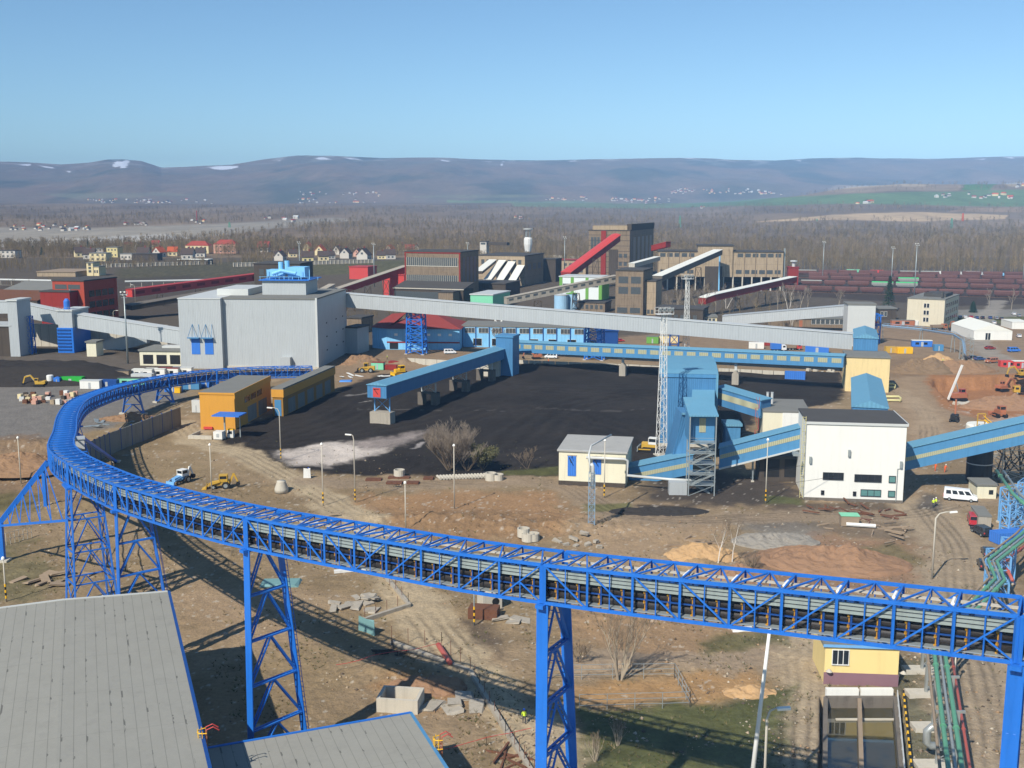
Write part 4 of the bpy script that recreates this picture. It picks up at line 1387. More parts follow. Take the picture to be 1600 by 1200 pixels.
# --- orange garages
AG = rad(-9)
t, L, D, h = bldg('orange_garage', 'tall orange end building with blue sunshade roof beside it', 'garage', 314, 671, 368, 613, rad(-6), u2=424, wall='orange', roof='tar_roof', over=.15, rt=.5)
b = MB(); b.box(-.15, L + .15, -.17, -.003, h - .5, h + .003); b.box(L + .003, L + .2, -.1, D, h - 1.6, h + .003); b.build('fascia', MT['orange'], t)
win(t, 'r', L, D, .25, .75, h - 4.0, h - 2.4, 3, .15, 'glass_dark')
win(t, 'r', L, D, .3, .9, .2, 4.4, 2, .2, 'wall_panel', nm='garage_door')
b = MB(); b.box(L * .1, L * .35, -.6, -.003, .2, .8); b.build('meter_box', MT['red_bright'], t)
t, L, D, h = bldg('orange_garage', 'long low orange garage row with grey shutter doors and flat roof', 'garage', 427, 650, 443, 606, rad(-10), u2=523, wall='orange_shaded', roof='tar_roof', over=.2, rt=.4)
b = MB(); b.box(-.25, L + .3, -.25, D + .25, h - 2.6, h - .403); b.build('fascia', MT['orange'], t)
win(t, 'r', L, D, .06, .94, .2, 4.3, 5, .3, 'wall_panel', nm='garage_door')
win(t, 'f', L, D, .1, .9, .1, 4.6, 1, .2, 'steelblue_plain', nm='garage_door')
# filling station canopy
p = G(352, 686)
t = thing('fuel_canopy', 'flat blue canopy on one post over small fuel tanks by the orange building', 'canopy', p, rad(-8))
zc = Zv(649, p.y)
MB().box(-2.5, 4.6, -2, 3.2, zc, zc + .3).build('roof', MT['vivid_blue'], t)
MB().bar((0, 0, 0), (0, 0, zc), .35).build('post', MT['galv'], t); MB().bar((3.2, 2, 0), (3.2, 2, zc), .25).build('post', MT['galv'], t)
t = thing('fuel_tank', 'white box tank standing under the blue canopy', 'tank', G(345, 687), rad(-8))
MB().box(-1.5, 0.8, -1, 1.2, .3, 2.2).build('body', MT['whitepaint'], t); MB().box(-1.3, .6, -.8, 1, 0, .297).build('plinth', MT['concrete'], t); MB().box(-.7, 0, -1.05, -1.003, .8, 1.7).build('hatch', MT['clad_plain'], t)
t = thing('fuel_pump', 'small yellow and white pump cabinet beside the white box tank', 'fuel pump', G(361, 684), rad(-8))
MB().box(-.8, .8, -.5, .5, 0, 2.0).build('cabinet', MT['whitepaint'], t); MB().box(-.5, .5, -.56, -.503, 1.1, 1.8).build('display', MT['glass_dark'], t); MB().box(-.8, .8, -.5, .5, 2.003, 2.3).build('top', MT['yellow'], t)
t = thing('curb_wall', 'low white concrete curb in front of the fuel tanks', 'low wall', G(314, 686), rad(-10))
b = MB(); b.box(-3, 3, -.3, .3, 0, .9); b.build('curb', MT['concrete_light'], t)
MB().box(-3.3, -3.003, -.3, 6, 0, .8).build('return', MT['concrete_light'], t)
# --- panel wall under the bend
def panel_wall(name, label, pts, hts, n, m='wall_panel', post='truss_dark', th=.25):
 base = G(*pts[0])
 t = thing(name, label, 'wall', base, 0)
 W_ = [G(*p) for p in pts]
 k = len(W_) - 1
 for i in range(k):
  a, c = W_[i], W_[i + 1]
  for j in range(n):
   f0, f1 = j / n, (j + 1) / n
   h0 = hts[i] + (hts[i + 1] - hts[i]) * f0
   h1 = hts[i] + (hts[i + 1] - hts[i]) * f1
   p0, p1 = a.lerp(c, f0 + .004), a.lerp(c, f1 - .004)
   d = (p1 - p0).normalized()
   nn = Vector((-d.y, d.x, 0)) * th / 2
   b = MB()
   up = Vector((0, 0, 1))
   b.hexa([p0 - nn, p1 - nn, p1 + nn, p0 + nn, p0 - nn + up * h0, p1 - nn + up * h1, p1 + nn + up * h1, p0 + nn + up * h0])
   b.build('panel', MT[m], t, world=True)
   if post:
    b = MB()
    b.bar(a.lerp(c, f0), a.lerp(c, f0) + up * (h0 + .2), .3)
    b.build('post', MT[post], t, world=True)
 return t
panel_wall('panel_wall', 'grey concrete panel wall with dark posts inside the conveyor bend', [(118, 738), (172, 711), (283, 664)], [5.2, 5.2, 4.9], 7)
panel_wall('low_wall', 'low pale concrete wall behind the coal yard near the stacker tower', [(632, 570), (700, 574), (772, 578)], [2.6, 2.6, 2.4], 4, 'concrete_light', None, .3)
panel_wall('low_wall', 'long low pale concrete wall along the far edge of the coal', [(806, 572), (930, 577), (1035, 582)], [2.3, 2.3, 2.3], 6, 'concrete_light', None, .3)
panel_wall('low_wall', 'low pale concrete wall behind the coal to the right of the blue block', [(1122, 585), (1226, 590)], [2.2, 2.2], 6, 'concrete_light', None, .3)
panel_wall('blue_wall', 'blue sheet metal screen behind the coal at the right', [(1226, 593), (1258, 594)], [3.0, 3.0], 2, 'vivid_blue', None, .2)
# ================================================================ coal yard machines
# stacker gallery: transfer box + sloping boom + long level gallery
D0_, D1_ = G(612, 662).y, 378
sA = P(589, 622, D0_ - 2); sB = P(790, 556, D1_)
t = gallery('stacker_gallery', 'blue gable roofed boom gallery reaching over the coal with a red square end', sA, sB, 5.6, 3.4, 'steelblue', 'blueroof', 'gable', 17, 'khaki_pane', (.42, .82), None, 'conveyor gallery', (1,), .9)
# red end sign
d = (sB - sA).normalized()
n = Vector((-d.y, d.x, 0)).normalized()
c = sA - d * .06
b = MB()
b.hexa([c + n * 1.1 + Vector((0, 0, .25)), c - n * 1.1 + Vector((0, 0, .25)), c - n * 1.1 - d * .05 + Vector((0, 0, .25)), c + n * 1.1 - d * .05 + Vector((0, 0, .25)),
  c + n * 1.1 + Vector((0, 0, 2.75)), c - n * 1.1 + Vector((0, 0, 2.75)), c - n * 1.1 - d * .05 + Vector((0, 0, 2.75)), c + n * 1.1 - d * .05 + Vector((0, 0, 2.75))])
rs = b.build('end_hatch', MT['red_bright'], t, world=True)
b = MB(); b.bar(c + n * .8 - d * .1 + Vector((0, 0, 2.5)), c - n * .4 - d * .1 + Vector((0, 0, 1.0)), .12); b.bar(c + n * .9 - d * .1 + Vector((0, 0, 2.4)), c - n * .7 - d * .1 + Vector((0, 0, 2.5)), .12); b.build('hook_arm', MT['black'], rs, world=True)
for i, (u, v, lab) in enumerate([(612, 661, 'first'), (668, 631, 'second'), (714, 611, 'third'), (757, 594, 'fourth')]):
 p = G(u, v)
 f = (p.y - sA.y) / (sB.y - sA.y)
 top = sA.lerp(sB, f)
 t = thing('concrete_pier', 'stained concrete pier, %s from the red end of the blue boom gallery' % lab, 'pier', (top.x, top.y, 0), A0, 'concrete piers under the blue boom gallery')
 b = MB()
 hw = 3.0 if i == 0 else 1.2
 if i == 0: b.box(-hw, hw, -1.6, 1.6, -.5, 3.2)
 else:
  b.box(-3.0, -1.4, -1.4, 1.4, -.5, 3.6); b.box(1.2, 3.0, -1.4, 1.4, -.5, 3.6); b.box(-3, 3, -.8, .8, 3.0, 3.6)
 b.build('pier', MT['concrete_dark' if i else 'concrete'], t)
 zt = top.z - .1
 b = MB()
 for s in (-2.2, 2.2): b.bar((s, 0, 3.2), (s, 0, zt), .3)
 b.bar((-2.2, 0, 3.4), (2.2, 0, zt), .14); b.bar((2.2, 0, 3.4), (-2.2, 0, zt), .14)
 b.build('steel_bent', MT['rackblue' if i < 1 else 'clad_top'], t)
tt_, L, D, h = bldg('transfer_tower', 'blue sheet clad transfer tower where boom gallery and level blue gallery meet', 'tower', 775, 587, 801, 524, A0, depth=7, wall='steelblue', roof='steelblue_plain', over=.3)
t = thing('chute_base', 'pale concrete slanted base under the blue transfer tower', 'support', G(775, 587), A0)
b = MB(); b.prism([(-6, 0), (1.8, 0), (1.8, 9), (-3, 9)], 'y', -2.5, -.2); b.build('base', MT['concrete_light'], t)
MB().box(-4, 0, -2.7, -2.503, 5, 6).build('cross_beam', MT['concrete'], t)
bA = P(803, 549, 386); bB = P(1319, 573, 338)
gallery('conveyor_gallery', 'long level blue gallery with square khaki windows behind the coal yard', bA, bB, 4.4, 3.5, 'steelblue_plain', 'blueroof', 'gable', 27, 'khaki_pane', (.4, .82), None, 'conveyor gallery', (-1,), .7, fill=.7)
for u, v, vt, lab in ((973, 587, 555, 'blue gallery column with concrete foot at the middle of the coal wall'), (1149, 600, 562, 'blue gallery column with concrete foot right of the blue block')):
 p = G(u, v)
 t = thing('gallery_column', lab, 'support', p, A0)
 b = MB(); b.box(-1.1, 1.1, -1, 1, -.5, 3.4); b.prism([(-1.1, 3.4), (1.1, 3.4), (.2, 4.6), (-.2, 4.6)], 'y', -1, 1); b.build('footing', MT['concrete'], t)
 MB().bar((0, 0, 4.5), (0, 0, Zv(vt, p.y)), .8).build('column', MT['clad_top'], t)
# tall blue block
t, Lk, Dk, hk = bldg('blue_block', 'tall plain blue clad block with rounded roof edge on the coal', 'industrial building', 1030, 697, 1117, 583, rad(-8), u2=1127, wall='steelblue', roof='steelblue_plain', over=.25, rt=.9)
b = MB(); b.prism([(-.3, hk), (Dk + .3, hk), (Dk * .8, hk + .5), (Dk * .4, hk + .8), (Dk * .1, hk + .5)], 'x', -.3, Lk + .3); b.build('curved_roof', MT['blueroof'], t)
b = MB(); b.box(Lk - .25, Lk + .3, -.3, .2, 0, hk); b.build('corner_trim', MT['blueroof'], t)
b = MB(); b.box(-.2, Lk + .2, -.2, -.003, 0, .8); b.build('plinth', MT['concrete_light'], t)
# inclined hood stepping down from block to the stair tower
def at_t(u, v, D): return P(u, v, D)
hA = P(1099, 640, 236); hB = P(1104, 608, 256)
gallery('inclined_hood', 'short steep blue hood on the face of the tall blue block', P(1097, 672, 240), P(1099, 622, 261), 4.8, 3.0, 'steelblue', 'blueroof', 'flat', 0, cat='conveyor gallery')
# stair tower
ps = G(1094, 772)
ts = thing('stair_tower', 'open steel stair tower topped by a small blue roofed cabin', 'stair tower', ps, rad(-2))
wS = 5.2
zc = Zv(690, ps.y); zr = Zv(648, ps.y)
b = MB(); b.box(-wS / 2, wS / 2, .6, 6.5, zc, zr - .2); b.box(-wS / 2, -wS / 2 + .15, -.8, .597, zc + .0, zr - .2); b.build('cabin', MT['steelblue_plain'], ts)
b = MB(); b.prism([(-1.6, zr - .1), (8.5, zr + 1.8), (8.5, zr + 2.1), (-1.6, zr + .2)], 'x', -wS / 2 - .3, wS / 2 + .4); b.build('roof', MT['blueroof'], ts)
b = MB(); b.box(-.5, .8, .5, .597, zc + 1.8, zr - .8); b.build('window', MT['khaki_pane'], ts)
b = MB()
for sx in (-1, 1):
 for y in (-1.4, 2.2):
  b.bar((sx * wS / 2, y, 0), (sx * wS / 2, y, zr - .2 if y < 0 else zc), .22)
nl = 5
for k in range(nl):
 z = zc * (k + 1) / nl
 b.box(-wS / 2, wS / 2, -1.4, 2.2, z - .1, z)
 for y in (-1.4,):
  b.bar((-wS / 2, y, z + 1.0), (wS / 2, y, z + 1.0), .06); b.bar((-wS / 2, y, z + .5), (wS / 2, y, z + .5), .06)
 b.bar((-wS / 2, -1.4, z - zc / nl), (wS / 2, -1.4, z), .1); b.bar((wS / 2, 2.2, z - zc / nl), (-wS / 2, 2.2, z), .1)
b.build('frame', MT['galv'], ts)
for k in range(nl):
 za, zb_ = zc * k / nl, zc * (k + 1) / nl
 sg = 1 if k % 2 else -1
 b = MB()
 y = -.9 if k % 2 else .9
 for yy in (y - .5, y + .5): b.bar((-sg * 2.0, yy, za), (sg * 2.0, yy, zb_), .1, .28); b.bar((-sg * 2.0, yy, za + 1), (sg * 2.0, yy, zb_ + 1), .05)
 for s_ in range(10):
  f = (s_ + .5) / 10
  b.cbox((-sg * 2 + sg * 4 * f, y, za + (zb_ - za) * f), .4, 1.0, .05)
 b.build('stair_flight', MT['galv'], ts)
b = MB(); b.box(-6.4, -wS / 2 - .2, -1, 1.2, 0, 2.6); b.build('switch_cabin', MT['clad_plain'], ts)
t = thing('blue_housing', 'blue sheet metal housing wedge below the small roofed cabin', 'conveyor gallery', G(1060, 745), 0)
b = MB()
p0, p1 = G(1043, 745), G(1076, 752)
zt0 = Zv(640, p1.y + 6)
b.hexa([p0, p1, p1 + Vector((0, 9, 0)), p0 + Vector((0, 9, 0)), p1 + Vector((-1.6, 1, zt0)), p1 + Vector((0, 1, zt0)), p1 + Vector((0, 9, zt0)), p1 + Vector((-1.6, 9, zt0))])
b.build('housing', MT['steelblue'], t, world=True)
b = MB(); b.bar(p1 + Vector((-1.7, .8, zt0 + .1)), p1 + Vector((.1, .8, zt0 + .1)), .4); b.build('ridge_trim', MT['blueroof'], t, world=True)
# long rising gallery in three visible lengths
Dg = 226
gallery('rising_gallery', 'lowest length of the blue rising gallery between pump house and stair tower', P(983, 757, 228), P(1082, 737, 226), 4.2, 4.2, 'steelblue_plain', 'blueroof', 'flat', 1, 'khaki_pane', (.42, .64), 'blue rising gallery lengths', 'conveyor gallery', (1, -1), fill=.9)
gallery('rising_gallery', 'blue rising gallery length between stair tower and large white building', P(1124, 728, 226), P(1260, 694, 222), 4.2, 4.3, 'steelblue_plain', 'blueroof', 'flat', 1, 'khaki_pane', (.45, .66), 'blue rising gallery lengths', 'conveyor gallery', (1, -1), fill=.98, floor='clad_top')
gallery('rising_gallery', 'upper blue gallery rising from the large white building out of the right edge', P(1404, 733, 220), P(1700, 667, 214), 4.4, 4.6, 'steelblue_plain', 'blueroof', 'flat', 1, 'khaki_pane', (.42, .60), 'blue rising gallery lengths', 'conveyor gallery', (1, -1), fill=.95)
gallery('link_gallery', 'short blue gallery dropping from the tall blue block to the white block', P(1125, 630, 262), P(1196, 652, 252), 4.0, 4.2, 'steelblue', 'blueroof', 'flat', 1, 'khaki_pane', (.4, .75), None, 'conveyor gallery', (-1,), fill=.9)
t, L, D, h = bldg('blue_cabin', 'small blue metal cabin behind the stair tower', 'cabin', 1133, 702, 1156, 662, rad(-3), depth=5, wall='steelblue_plain', roof='blueroof')
t, L, D, h = bldg('dark_basement', 'dark open undercroft with steel columns under the rising gallery', 'industrial building', 1186, 752, 1256, 712, rad(-3), depth=5, wall='old_dark', roof='tar_dark')
win(t, 'f', L, D, .05, .95, 1, 5, 2, .25, 'black', nm='bay_dark_panel')  # black panels on the wall paint in the undercroft's shade
for k in range(2):
 p = G(1134 + 44 * k, 775 - 22 * k)
 trestle('gallery_support', 'grey steel bent under the blue rising gallery, %s from the stair tower' % ('next' if k == 0 else 'further'), (p.x, 226, 0), rad(80), 6.5 + 2 * k, 3, 3, 'galv', .25, 2)
# pump house
t, L, D, h = bldg('pump_house', 'small cream pump house with two tall blue doors and grey shed roof', 'building', 873, 757, 977, 702, rad(-11), depth=15, wall='cream', roof='felt_pale', over=.35, rt=.35)
b = MB(); b.box(-.05, L + .05, -.08, -.003, 0, .9); b.build('plinth', MT['old_dark'], t)
for f in (.135, .51):
 z0 = 2.0 if f < .3 else 2.6
 b = MB(); b.box(L * f, L * (f + .125), -.12, .05, z0, h - 1.3)
 w = b.build('door', MT['vivid_blue'], t)
 b = MB(); b.bar((L * f + .3, -.2, h - 1.6), (L * f + .9, -.9, h - 2.6), .14); b.bar((L * f + .9, -.1, h - 1.2), (L * f + .9, -.9, h - 1.6), .1); b.build('davit', MT['frame_dark'], w)
 b = MB(); b.box(L * f - .12, L * (f + .125) + .12, -.1, -.003, h - 1.297, h - 1.1); b.build('door_trim', MT['concrete'], w)
b = MB(); b.tube([(L * .42, -.9, h - 1.3), (L * .98, -.9, h - 1.3), (L + .4, -.6, h - 1.6), (L + .4, -.5, 2.8), (L + 9, -1.5, 2.6), (L + 14, -1.5, 2.6)], .3, 8); b.build('pipe', MT['clad_top'], t, smooth=True)
b = MB(); b.box(-.2, L + .2, -.25, -.203 + .2, h - .3, h + .02); b.build('gutter', MT['clad_top'], t)
# pipe stand (lattice stub) in front
p = G(924, 826)
zt = Zv(738, p.y)
t = trestle('pipe_stand', 'slim light blue lattice stand with grey pipe bends before the pump house', p, rad(-4), zt, 1.1, 1.2, 'stand_blue', .1, 9, .9, 1.0)
b = MB(); b.tube([(-.3, 0, zt), (-.6, .5, zt + 3.2), (-.2, 4, zt + 4.0), (3.6, 12, zt + 4.4)], .17, 8); b.build('pipe', MT['clad_top'], t, smooth=True)
b = MB(); b.tube([(.2, 0, zt - 3), (.1, 0, zt + 1.2), (-.2, 0, zt + 1.6)], .35, 8); b.build('riser', MT['clad_top'], t, smooth=True)
# large white building
t, L, D, h = bldg('white_building', 'large plain white building with few low windows and dark flat roof', 'industrial building', 1256, 781, 1410, 658, rad(-8), depth=14, wall='whitewall', roof='tar_dark', over=.12, rt=.35)
b = MB(); b.box(-.2, L + .2, -.25, -.123, h - .55, h - .05); b.box(L + .123, L + .3, -.2, D, h - .5, h + .05); b.build('verge_trim', MT['clad_top'], t)
b = MB(); b.box(-.05, L + .05, -.1, -.003, 0, .6); b.build('plinth', MT['concrete_dark'], t)
b = MB(); b.box(L + .003, L + .12, .3, D - .3, .2, h - .6); b.build('end_cladding', MT['tan'], t)
win(t, 'f', L, D, .185, .39, 4.4, 5.7, 1, .02, 'glass_dark', 'dark', mull=3)
win(t, 'f', L, D, .505, .775, 4.2, 5.5, 1, .02, 'glass_dark', 'dark', mull=3)
win(t, 'f', L, D, .853, .915, 4.2, 5.4, 1, .02, 'glass_teal', 'dark')
win(t, 'f', L, D, .575, .777, 1.3, 2.5, 1, .02, 'glass_teal', 'dark', mull=2)
win(t, 'f', L, D, .853, .917, 1.3, 2.4, 1, .02, 'glass_teal', 'dark')
win(t, 'f', L, D, .175, .2, 1.3, 2.0, 1, .02, 'glass_dark', 'dark')
win(t, 'f', L, D, .50, .525, 1.3, 2.0, 1, .02, 'glass_dark', 'dark')
for f, z in ((.425, 9.2), (.035, 7.6), (.95, 7.2)):
 b = MB(); b.box(L * f, L * f + .45, -.5, -.003, z, z + 1.3); b.build('wall_lamp', MT['galv'], t)
b = MB()
for k in range(2): b.bar((-.9 + k * .6, -.3, .5), (-.9 + k * .6, -.3, h + 1), .09)
for k in range(34): b.bar((-.9, -.3, .8 + k * h / 33), (-.3, -.3, .8 + k * h / 33), .06)
for k in range(6): b.bar((-.9, -.3, 3 + k * 2.2), (-.6, -1.0, 3 + k * 2.2), .05); b.bar((-.3, -.3, 3 + k * 2.2), (-.6, -1.0, 3 + k * 2.2), .05)
b.build('ladder', MT['cream_pipe'], t)
b = MB(); b.box(-2.4, -1.2, .2, 2.5, h - 7.2, h - 6.7); b.build('platform', MT['galv'], t)
b = MB(); b.tube([(L * .93, -.2, .4), (L * .93, -.2, 7.0), (L * .97, -.2, 7.2)], .07, 6); b.build('conduit', MT['galv'], t)
t, L, D, h = bldg('white_block', 'lower cream and white block with flat roof behind the large white building', 'industrial building', 1190, 712, 1262, 641, rad(-9), depth=16, wall='cream', roof='tar_roof', over=.15, rt=.4)
b = MB(); b.box(L * .42, L + .1, -.15, -.003, 0, h - .45); b.build('white_wing', MT['whitewall'], t)
b = MB()
for f in (.10, .2): b.lathe([(.3, h), (.3, h + 2.6), (.4, h + 2.8)], (L * f + .5, 9, 0), 10)
b.bar((L * .1, 9, h + .3), (L * .2 + .5, 9, h + .3), .3)
b.build('vent_pipe', MT['clad_top'], t)
b = MB()
for k in range(5): b.bar((-1 - (k % 2) * .8, -.6, 1 + k * 2.6), (-1 - (k % 2) * .8, -.6, 3.6 + k * 2.6), .1); b.bar((-1.8, -.6, 1 + k * 2.6), (-1, -.6, 1 + k * 2.6), .1); b.bar((-1, -.6, 1 + k * 2.6), (-1.8, -.6, 3.6 + k * 2.6), .08)
b.build('red_ladder', MT['pipe_red'], t)
# tan transfer tower and the two roof-only galleries next to it
AT = rad(-6)
t, L, D, h = bldg('transfer_tower', 'square tan rendered transfer tower between two blue gallery roofs', 'tower', 1320, 611, 1388, 556, rad(-13), depth=14, wall='tan', roof='tar_roof', over=.3, rt=.45)
b = MB(); b.box(L + .003, L + .1, .4, D - .4, 0, h - .5); b.build('end_cladding', MT['cream_pipe'], t)
gallery('roofed_gallery', 'broad pale blue gable roof gallery running towards the large white building', P(1352, 617, 290), P(1358, 668, 234), 7.4, 4.4, 'steelblue', 'blueroof', 'gable', 0, rise=1.6)
gallery('roofed_gallery', 'pale blue gable roof gallery behind the tan tower with one white patch', P(1352, 548, 350), P(1350, 532, 395), 7.6, 4.0, 'steelblue', 'blueroof', 'gable', 0, rise=1.5)
t, L, D, h = bldg('white_tower', 'pale grey clad tower at the right end of the long grey gallery', 'tower', 1322, 541, 1365, 474, AT, depth=9, wall='clad_top', roof='tar_roof', over=.3)
# yellow pipe loops beside the tan tower
for i, (u, v, lab) in enumerate(((1387, 600, 'top'), (1395, 620, 'middle'), (1372, 640, 'lowest'))):
 p = G(u, v + 8)
 t = thing('pipe_loop', 'pale yellow insulated pipe loop beside the broad blue roof, %s of three' % lab, 'pipe', p, 0)
 b = MB()
 z = Zv(v, p.y)
 b.tube([(-2.2, .5, z), (1.8, .5, z), (2.4, .5, z - .4), (2.4, .3, .2)], .34, 8)
 b.build('upper_pipe', MT['cream_pipe'], t, smooth=True)
 b = MB(); b.tube([(-2.2, -.6, z - .9), (1.9, -.6, z - .9), (1.9, -.6, .2)], .3, 8); b.build('lower_pipe', MT['cream_pipe'], t, smooth=True)
# --- floodlight masts and lamps
def lattice_mast(label, u, v, vt, m='whitepaint', wb=2.0, wt=.9, head='flood', rz=.3):
 p = G(u, v)
 h = Zv(vt, p.y)
 t = thing('floodlight_mast', label, 'floodlight mast', p, rz)
 b = MB()
 nb = int(h / 1.9)
 def pt(sx, sy, f): return Vector((sx * (wb + (wt - wb) * f) / 2, sy * (wb + (wt - wb) * f) / 2, h * f))
 for sx in (-1, 1):
  for sy in (-1, 1): b.bar(pt(sx, sy, 0), pt(sx, sy, 1), .12)
 for k in range(nb):
  f0, f1 = k / nb, (k + 1) / nb
  for (a, c) in (((-1, -1), (1, -1)), ((1, -1), (1, 1)), ((1, 1), (-1, 1)), ((-1, 1), (-1, -1))):
   b.bar(pt(*a, f1), pt(*c, f1), .06)
   b.bar(pt(*(a if k % 2 else c), f0), pt(*(c if k % 2 else a), f1), .07)
 b.build('lattice_shaft', MT[m], t)
 MB().box(-wb / 2 - .4, wb / 2 + .4, -wb / 2 - .4, wb / 2 + .4, -.1, .35).build('footing', MT['concrete_light'], t)
 b = MB()
 b.box(-1.9, 1.9, -1, 1, h, h + .12)
 for x in (-1.9, -.6, .6, 1.9): b.bar((x, -1, h), (x, -1, h + 1.5), .07); b.bar((x, 1, h), (x, 1, h + 1.5), .07)
 for z in (.75, 1.5): b.bar((-1.9, -1, h + z), (1.9, -1, h + z), .06); b.bar((-1.9, 1, h + z), (1.9, 1, h + z), .06)
 b.build('platform', MT[m], t)
 for k in range(4):
  b = MB(); b.cbox((-1.5 + k, -1.15, h + 1.15), .6, .3, .5, 0, 0, .3); b.build('floodlight', MT['galv'], t)
 return t
lattice_mast('tall white lattice floodlight mast standing before the tall blue block', 1033, 712, 491)
lattice_mast('white lattice floodlight mast rising behind the long blue gallery', 1071, 572, 436)
p = G(200, 568)
def slim_mast(label, u, v, vt, m='galv'):
 p = G(u, v); h = Zv(vt, p.y)
 t = thing('floodlight_mast', label, 'floodlight mast', p, 0)
 b = MB(); b.tube([(0, 0, 0), (0, 0, h)], [.42, .22], 8); b.build('pole', MT[m], t, smooth=True)
 b = MB(); b.box(-1.3, 1.3, -.5, .5, h - .2, h); b.bar((-1.3, 0, h + 1.0), (1.3, 0, h + 1.0), .1); b.bar((-1.3, 0, h), (-1.3, 0, h + 1), .1); b.bar((1.3, 0, h), (1.3, 0, h + 1), .1); b.bar((-1.1, 0, h - 1.2), (1.1, 0, h - 1.2), .12); b.bar((0, 0, h - 1.2), (0, 0, h), .12); b.build('crossarm', MT[m], t)
 for k in range(4):
  b = MB(); b.cbox((-1.05 + k * .7, -.35, h + .9 - 2.0 * (k % 2) * .5), .5, .3, .45); b.build('floodlight', MT['lampglass'], t)
 return t
slim_mast('grey floodlight mast with stacked lamp frames before the red building', 200, 568, 460)
slim_mast('thin grey mast standing before the right part of the grey bunker building', 377, 570, 478)
slim_mast('floodlight mast above the freight wagons with broad lamp crossbar', 1428, 468, 383)
slim_mast('grey floodlight mast behind the dark conifer', 1392, 452, 388)
slim_mast('faint floodlight mast before the bare woods by the wagons', 1285, 440, 379)
slim_mast('floodlight mast near the right edge behind the wagons', 1598, 445, 391)
slim_mast('floodlight mast behind the brown industrial building', 731, 436, 381)
slim_mast('floodlight mast left of the central concrete tower', 882, 438, 372)
slim_mast('floodlight mast before the dark roofed village houses', 469, 440, 380)
slim_mast('floodlight mast left of the village near the bare trees', 585, 448, 382)
LAMPS = {}
def street_lamp(label, u, v, vt, arm=0.0, kind='ball', band=True, r=.11, rz=0.0):
 p = GG(u, v)
 h = Zv(vt, p.y) - p.z
 t = thing('street_lamp', label, 'street lamp', p, rz, 'street lamps on grey poles')
 b = MB()
 if arm:
  b.tube([(0, 0, 0), (0, 0, h - 1.0), (arm * .25, 0, h - .25), (arm * .7, 0, h), (arm, 0, h + .02)], [r * 1.2, r, r * .8, r * .7, r * .6], 7)
 else:
  b.tube([(0, 0, 0), (0, 0, h - .4)], [r * 1.2, r * .75], 7)
 b.build('pole', MT['concrete_light' if r > .1 else 'galv'], t, smooth=True)
 b = MB()
 if arm:
  sgn = 1 if arm > 0 else -1
  b.cbox((arm + sgn * .45, 0, h), 1.2, .42, .2, 0, -.08 * sgn)
 else:
  b.lathe([(.1, h - .5), (.27, h - .35), (.22, h - .1), (.08, h + .05)], (0, 0, 0), 10)
 b.build('lamp_head', MT['lampglass'], t)
 if band:
  for k in range(5):
   b = MB(); b.lathe([(r * 1.24, .5 + k * .45), (r * 1.24, .95 + k * .45)], (0, 0, 0), 8)
   b.build('warning_band', MT['yellow' if k % 2 == 0 else 'black'], t)
 return t
street_lamp('curved lamp post with yellow banded foot at the corner of the orange garages', 439, 719, 637, -1.7)
street_lamp('ball lamp post beside the sandy road left of the white sand patch', 505, 790, 692)
street_lamp('curved lamp post with banded foot beside the pale sand patch', 555, 785, 679, -.6)
street_lamp('ball lamp post in front of the leafless bushes', 710, 795, 694, band=False)
street_lamp('ball lamp post partly behind the blue conveyor left of the pipe stacks', 634, 828, 752, band=False)
street_lamp('ball lamp post in front of the pump house doors', 944, 778, 686)
street_lamp('ball lamp post before the stair tower and rising gallery', 1196, 786, 685)
street_lamp('tall curved lamp post with twin heads left of the parked vans', 1456, 905, 800, 2.2, band=False, r=.14)
street_lamp('ball lamp post beside the two yellow diggers', 331, 770, 693, band=False)
p = G(1166, 1290); t = thing('street_lamp', 'tall white leaning pole left of the settling basin road', 'lamp post', p, 0)
b = MB(); tp = P(1204, 972, p.y); b.tube([p, tp], [.26, .15], 8); b.build('pole', MT['whitepaint'], t, world=True, smooth=True)
b = MB(); b.bar(tp, tp + Vector((.3, .2, .25)), .4, .25); b.build('cap', MT['galv'], t, world=True)
street_lamp('white twin lamp head post reaching in from below near the settling basin road', 1190, 1330, 1107, 1.0, band=False, r=.12)
street_lamp('short lamp post with yellow band by the concrete chamber', 741, 977, 905, band=True, r=.1)
street_lamp('slim lamp post between settling basin house and right road', 1490, 1075, 1010, band=False)
street_lamp('thin lamp post at the left edge below the raking strut', 10, 940, 870, band=True)
street_lamp('thin lamp pole on the bare slope left of the conveyor bend', 33, 755, 682, band=False)
street_lamp('twin armed lamp before the red building', 178, 510, 485, 1.5, band=False)
street_lamp('thin lamp post right of the paved yard containers', 212, 480, 445, -1, band=False)
# ================================================================ vehicles, machines, cabins
def wheel(t, x, y, r, w, nm='wheel'):
 b = MB()
 k = 12
 vs = [(x + r * math.cos(2 * PI * j / k), y + s * w / 2, r + r * math.sin(2 * PI * j / k)) for s in (-1, 1) for j in range(k)]
 b.add(vs, [tuple(range(k - 1, -1, -1)), tuple(range(k, 2 * k))] + [(j, (j + 1) % k, k + (j + 1) % k, k + j) for j in range(k)])
 o = b.build(nm, MT['tyre'], t)
 b = MB()
 s = 1 if y > 0 else -1
 vs = [(x + r * .55 * math.cos(2 * PI * j / k), y + s * (w / 2 + d), r + r * .55 * math.sin(2 * PI * j / k)) for d in (-.02, .015) for j in range(k)]
 b.add(vs, [tuple(range(k - 1, -1, -1)), tuple(range(k, 2 * k))] + [(j, (j + 1) % k, k + (j + 1) % k, k + j) for j in range(k)])
 b.build('rim', MT['galv'], o)
